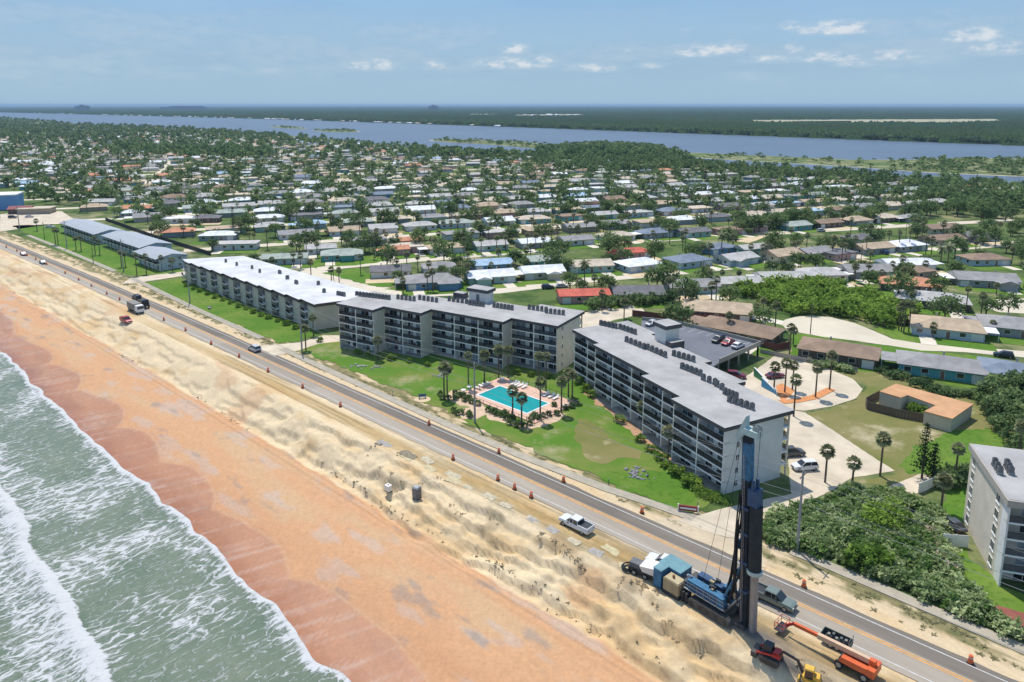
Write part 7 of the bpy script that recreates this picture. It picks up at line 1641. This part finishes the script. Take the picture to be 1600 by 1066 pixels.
# local +x is away along the road, towards the basket
wheels(bl, 4, 2.6, .52, (-1.4, 1.5), .36); MB().box(-1.7, 1.8, -.75, .75, .45, .85).build('chassis', BLACK, bl); MB().tube((0, 0, .85), (0, 0, 1.05), .7, .7, 14).build('turntable', BLACK, bl)
for y in (-.82, .82): MB().hexa([(-2.3, y - .42, 1.0), (1.6, y - .42, 1.0), (1.6, y + .42, 1.0), (-2.3, y + .42, 1.0), (-2.1, y - .36, 1.75), (1.3, y - .36, 1.65), (1.3, y + .36, 1.65), (-2.1, y + .36, 1.75)]).build('side_hood', ORNG, bl)
MB().box(-2.45, -1.6, -1.2, 1.2, .9, 1.85).build('counterweight', ORNG, bl)
MB().beam((-1.9, 0, 2.2), (4.6, 0, 1.95), .5, .6).build('boom', mat('boom_cream', (.62, .42, .26), .5, .15, 1.), bl); MB().beam((4.6, 0, 1.97), (7.6, 0, 1.85), .36, .42).build('boom_extension', ORNG, bl); MB().beam((7.6, 0, 1.9), (8.6, 0, 1.1), .25, .3).build('jib', RED, bl); MB().box(-2.2, -1.5, -.3, .3, 1.4, 2.5).build('boom_pivot', ORNG, bl)
MB().box(8.6, 9.7, -1.0, 1.0, .45, .55).build('basket_floor', BLACK, bl)
mb = MB()
for z in (1.0, 1.55):
    for a, b_ in (((8.6, -1), (9.7, -1)), ((9.7, -1), (9.7, 1)), ((9.7, 1), (8.6, 1)), ((8.6, 1), (8.6, -1))): mb.tube((*a, z), (*b_, z), .035, .035, 6)
for a in ((8.6, -1), (9.7, -1), (9.7, 0), (9.7, 1), (8.6, 1), (8.6, 0)): mb.tube((*a, .5), (*a, 1.55), .035, .035, 6)
mb.build('basket_rail', RED, bl)
trl = thing('trailer', 'dark open trailer with rails beside the boom of the lift', 'trailer', gz(gp(1306, 1008)), RDA + .0)
MB().box(-1.7, 1.7, -.85, .85, .5, .65).build('deck', BLACK, trl)
for y in (-.85, .85): MB().box(-1.7, 1.7, y - .03, y + .03, .65, 1.25).build('side_panel', mat('trailer_green', (.07, .10, .085), .7, .15), trl)
for x in (-1.7, 1.7): MB().box(x - .03, x + .03, -.82, .82, .65, 1.25).build('end_panel', MATS['trailer_green'], trl)
mb = MB()
for y in (-.85, .85): mb.tube((-1.7, y, 1.25), (-1.7, y, 1.9), .03, .03, 5); 
mb.tube((-1.7, -.85, 1.9), (-1.7, .85, 1.9), .03, .03, 5); mb.build('ladder_rack', STEEL, trl)
for k in range(5): MB().box(-1.2 + k * .5, -.9 + k * .5, -.5 + .2 * (k % 3), -.1 + .2 * (k % 3), .65, 1.15 + .15 * (k % 2)).build('tool_crate', mat('crate_%d' % (k % 2), ((.25, .24, .2), (.12, .13, .12))[k % 2], .8), trl)
wheels(trl, 3, 2.0, .36, (-.4, .4))
# ---- portable toilet, water tank, rubble
pt = thing('portable_toilet', 'grey portable toilet standing on the sand', 'toilet', gz(gp(651, 757)), RDA + .2)
MB().box(-.58, .58, -.58, .58, .1, 2.1).build('cabin', mat('toilet_grey', (.13, .135, .135), .6, .1), pt); MB().taper(0, 0, 2.1, 2.35, .62, .62, .5, .45).build('roof', mat('toilet_roof', (.38, .39, .38), .6), pt); MB().box(-.42, .42, .581, .61, .15, 2.0).build('door', mat('toilet_door', (.18, .185, .18), .6), pt); MB().box(-.62, .62, -.62, .62, 0, .1).build('base', BLACK, pt); MB().box(.3, .36, .61, .65, 1.0, 1.2).build('handle', STEEL, pt)
wt = thing('water_tank', 'white plastic tank on a pallet left of the portable toilet', 'tank', gz(gp(606, 738)), RDA)
MB().box(-.6, .6, -.5, .5, 0, .15).build('pallet', WOOD, wt); MB().taper(0, 0, .15, 1.2, .58, .48, .55, .45).build('tank_body', WHITE, wt); MB().tube((0, 0, 1.2), (0, 0, 1.28), .15, .15, 10).build('lid', BLACK, wt)
SLAB = mat('old_asphalt_slab', srgb(176, 168, 150), .95, .25, .9)
slabs = [(602, 693, 4.2, 1.6, 'grey'), (638, 711, 5.2, 2.2, 'dark'), (667, 719, 4, 1.9, 'pale'), (708, 743, 4, 1.9, 'pale'), (688, 762, 3.4, 1.8, 'tan'), (715, 771, 2.4, 1.2, 'pale'), (765, 776, 3, 1.7, 'pale'), (610, 725, 4.2, 2, 'tan'), (645, 745, 3.4, 1.5, 'tan'), (790, 790, 2.6, 1.4, 'pale'), (830, 815, 3, 1.5, 'pale'), (850, 838, 2.4, 1.6, 'grey'), (886, 855, 2.6, 1.5, 'pale'), (918, 874, 2.4, 1.8, 'grey'), (955, 860, 3.4, 1.6, 'tan'), (818, 823, 2, 1.2, 'grey'), (735, 787, 2.2, 1.2, 'tan'), (965, 895, 2.2, 1.3, 'tan')]
SLM = {'grey': mat('slab_grey', srgb(160, 154, 144), .95, .3, 1.4, bump=.5), 'dark': mat('slab_dark', srgb(134, 124, 102), .95, .35, 1.4, bump=.5), 'pale': mat('slab_pale', srgb(186, 174, 146), .95, .3, 1.4, bump=.5), 'tan': mat('slab_tan', srgb(190, 176, 138), .95, .2, 1.)}
kept = []
for (u, v, L_, w_, cn) in slabs:
    p = gp(u, v, -.1); s_, n_ = sn(p); n_ = prof_n(n_ - road_n(s_) + 90.45); n_ = max(n_, 75.6); p = rw(s_, float(geo_n(n_)) + road_n(s_) - 90.45)
    p.z = max(float(dune_z(s_ + a, n_ + b_)) for a in (-L_ * .4, 0, L_ * .4) for b_ in (-w_ * .4, 0, w_ * .4)); kept.append((p, L_, w_, cn))
kept.sort(key=lambda k: k[0].x)
for i, (p, L_, w_, cn) in enumerate(kept):
    rs = random.Random(i + 5); P_ = []
    for k in range(16):
        a = 2 * math.pi * k / 16; q = rs.uniform(.72, 1.1); P_.append((math.copysign(min(1, abs(math.cos(a)) * 1.3), math.cos(a)) * L_ / 2 * q, math.copysign(min(1, abs(math.sin(a)) * 1.3), math.sin(a)) * w_ / 2 * q))
    o = MB().prism(P_, -.5, .0).build('pavement_slab', SLM[cn], None, p, RDA + rs.uniform(-.15, .15)); tag(o, '%s broken pavement slab from left, %s, lying on the sandy shoulder' % (ordinal(i + 1), cn), 'slab', 'broken slabs on the shoulder')
def rocks(u, v, n_, spread, lab, col):
    c = at(u, v); mb = MB(); rs = random.Random(int(u))
    rm = mat('rock_' + lab.split()[0], col, .95, .3, 1.5)
    t = thing('rock_pile', lab, 'rocks', c)
    base = []
    for k in range(4):
        V = []; b2 = MB()
        for zz, rr in ((0, 1.), (.45, .85), (.7, .35)):
            V.append([(math.cos(a) * rr * rs.uniform(.75, 1.15) * .5, math.sin(a) * rr * rs.uniform(.7, 1.1) * .5, zz * .6) for a in np.linspace(0, 6.28, 8)[:-1]])
        loft(b2, V); base.append(b2.mesh('rock', rm))
    for i in range(n_):
        o = put('rock', rs.choice(base), t, (rs.gauss(0, spread), rs.gauss(0, spread * .6), -.04), rs.uniform(0, 6)); s_ = rs.uniform(.4, 1.0); o.scale = (s_, s_, s_)
rocks(992, 735, 16, .9, 'grey rock pile, upper of the two on the condo lawn', (.26, .25, .24)); rocks(998, 745, 22, 1.2, 'lower grey rock pile on the condo lawn', (.26, .25, .24)); rocks(558, 573, 20, 1.2, 'pale rock bed left on the shaded condo lawn', (.36, .34, .30)); rocks(590, 575, 12, .9, 'small rock bed right of the pale rock bed', (.30, .29, .26)); rocks(688, 588, 14, .9, 'rock bed on the lawn left of the pool palms', (.30, .29, .26)); rocks(594, 735 - 40, 6, .5, 'few stones beside the sandy track', (.34, .30, .24))
# monument sign, benches, chair
sg = thing('entrance_sign', 'dark red and white entrance sign on rocks at the condo driveway', 'sign', at(1075, 800), RDA + .5)
MB().box(-1.5, 1.5, -.12, .12, .2, 1.1).build('board', mat('sign_red', (.26, .035, .04), .6, .1), sg); MB().box(-1.3, 1.3, .121, .14, .5, .8).build('white_panel', WHITE, sg); MB().box(-1.3, 1.3, -.14, -.121, .5, .8).build('white_panel', WHITE, sg)
for x in (-1.6, 1.6): MB().box(x - .1, x + .1, -.12, .12, 0, 1.25).build('post', WHITE, sg)
for i, (u, v, lab) in enumerate(((327, 483, 'stone bench on the lawn of the white roofed block'), (660, 623, 'bench on a sandy disc left of the pool'))):
    t = thing('bench', lab, 'bench', at(u, v), RDA + i); cm_ = CONC if i == 0 else mat('bench_grey', (.12, .16, .17), .6)
    MB().box(-.9, .9, -.25, .25, .42, .52).build('seat', cm_, t); MB().hexa([(-.9, -.25, .52), (.9, -.25, .52), (.9, -.17, .52), (-.9, -.17, .52), (-.9, -.42, 1.0), (.9, -.42, 1.0), (.9, -.34, 1.0), (-.9, -.34, 1.0)]).build('backrest', cm_, t)
    for x in (-.7, .7): MB().box(x - .1, x + .1, -.22, .22, 0, .42).build('leg', cm_, t)
sheet('sand_disc', [at(660, 624) + Vector((math.cos(a) * 1.9, math.sin(a) * 1.7, 0)) for a in np.linspace(0, 6.28, 19)[:-1]], SANDY, .026)
# painted ramp walls beside the lot
for (P_, c_, lab) in (([(1178, 588), (1200, 602)], (.03, .22, .10), 'green painted ramp wall beside the parking lot'), ([(1190, 604), (1212, 616)], (.05, .30, .55), 'bright blue painted ramp wall beside the parking lot')):
    a, b_ = at(*P_[0]), at(*P_[1]); t = thing('ramp_wall', lab, 'wall', a); d_ = b_ - a
    MB().hexa([(0, -.12, 0), (d_.length, -.12, 0), (d_.length, .12, 0), (0, .12, 0), (0, -.12, 2.2), (d_.length, -.12, .8), (d_.length, .12, .8), (0, .12, 2.2)]).build('panel', mat('paint_' + lab.split()[0], c_, .5, .05), t, (0, 0, 0), math.atan2(d_.y, d_.x)); MB().beam(Vector((0, 0, 2.27)), d_ + Vector((0, 0, .87)), .34, .14).build('coping', WHITE, t)
# litter of the storm on the dune: small signs and posts by the sidewalk
for i, (u, v, lab) in enumerate(((951, 758, 'small dark post at the sidewalk edge'), (614, 618, 'small post on the sidewalk left of the bench'), (1012, 747, 'dark post beside the lower rock pile'), (1090, 795, 'dark post by the entrance sign'))):
    t = thing('marker_post', lab, 'post', at(u, v)); MB().tube((0, 0, 0), (0, 0, 1.1), .07, .06, 7).build('shaft', BLACK, t); MB().taper(0, 0, 1.1, 1.25, .1, .1, .05, .05).build('cap', STEEL, t)
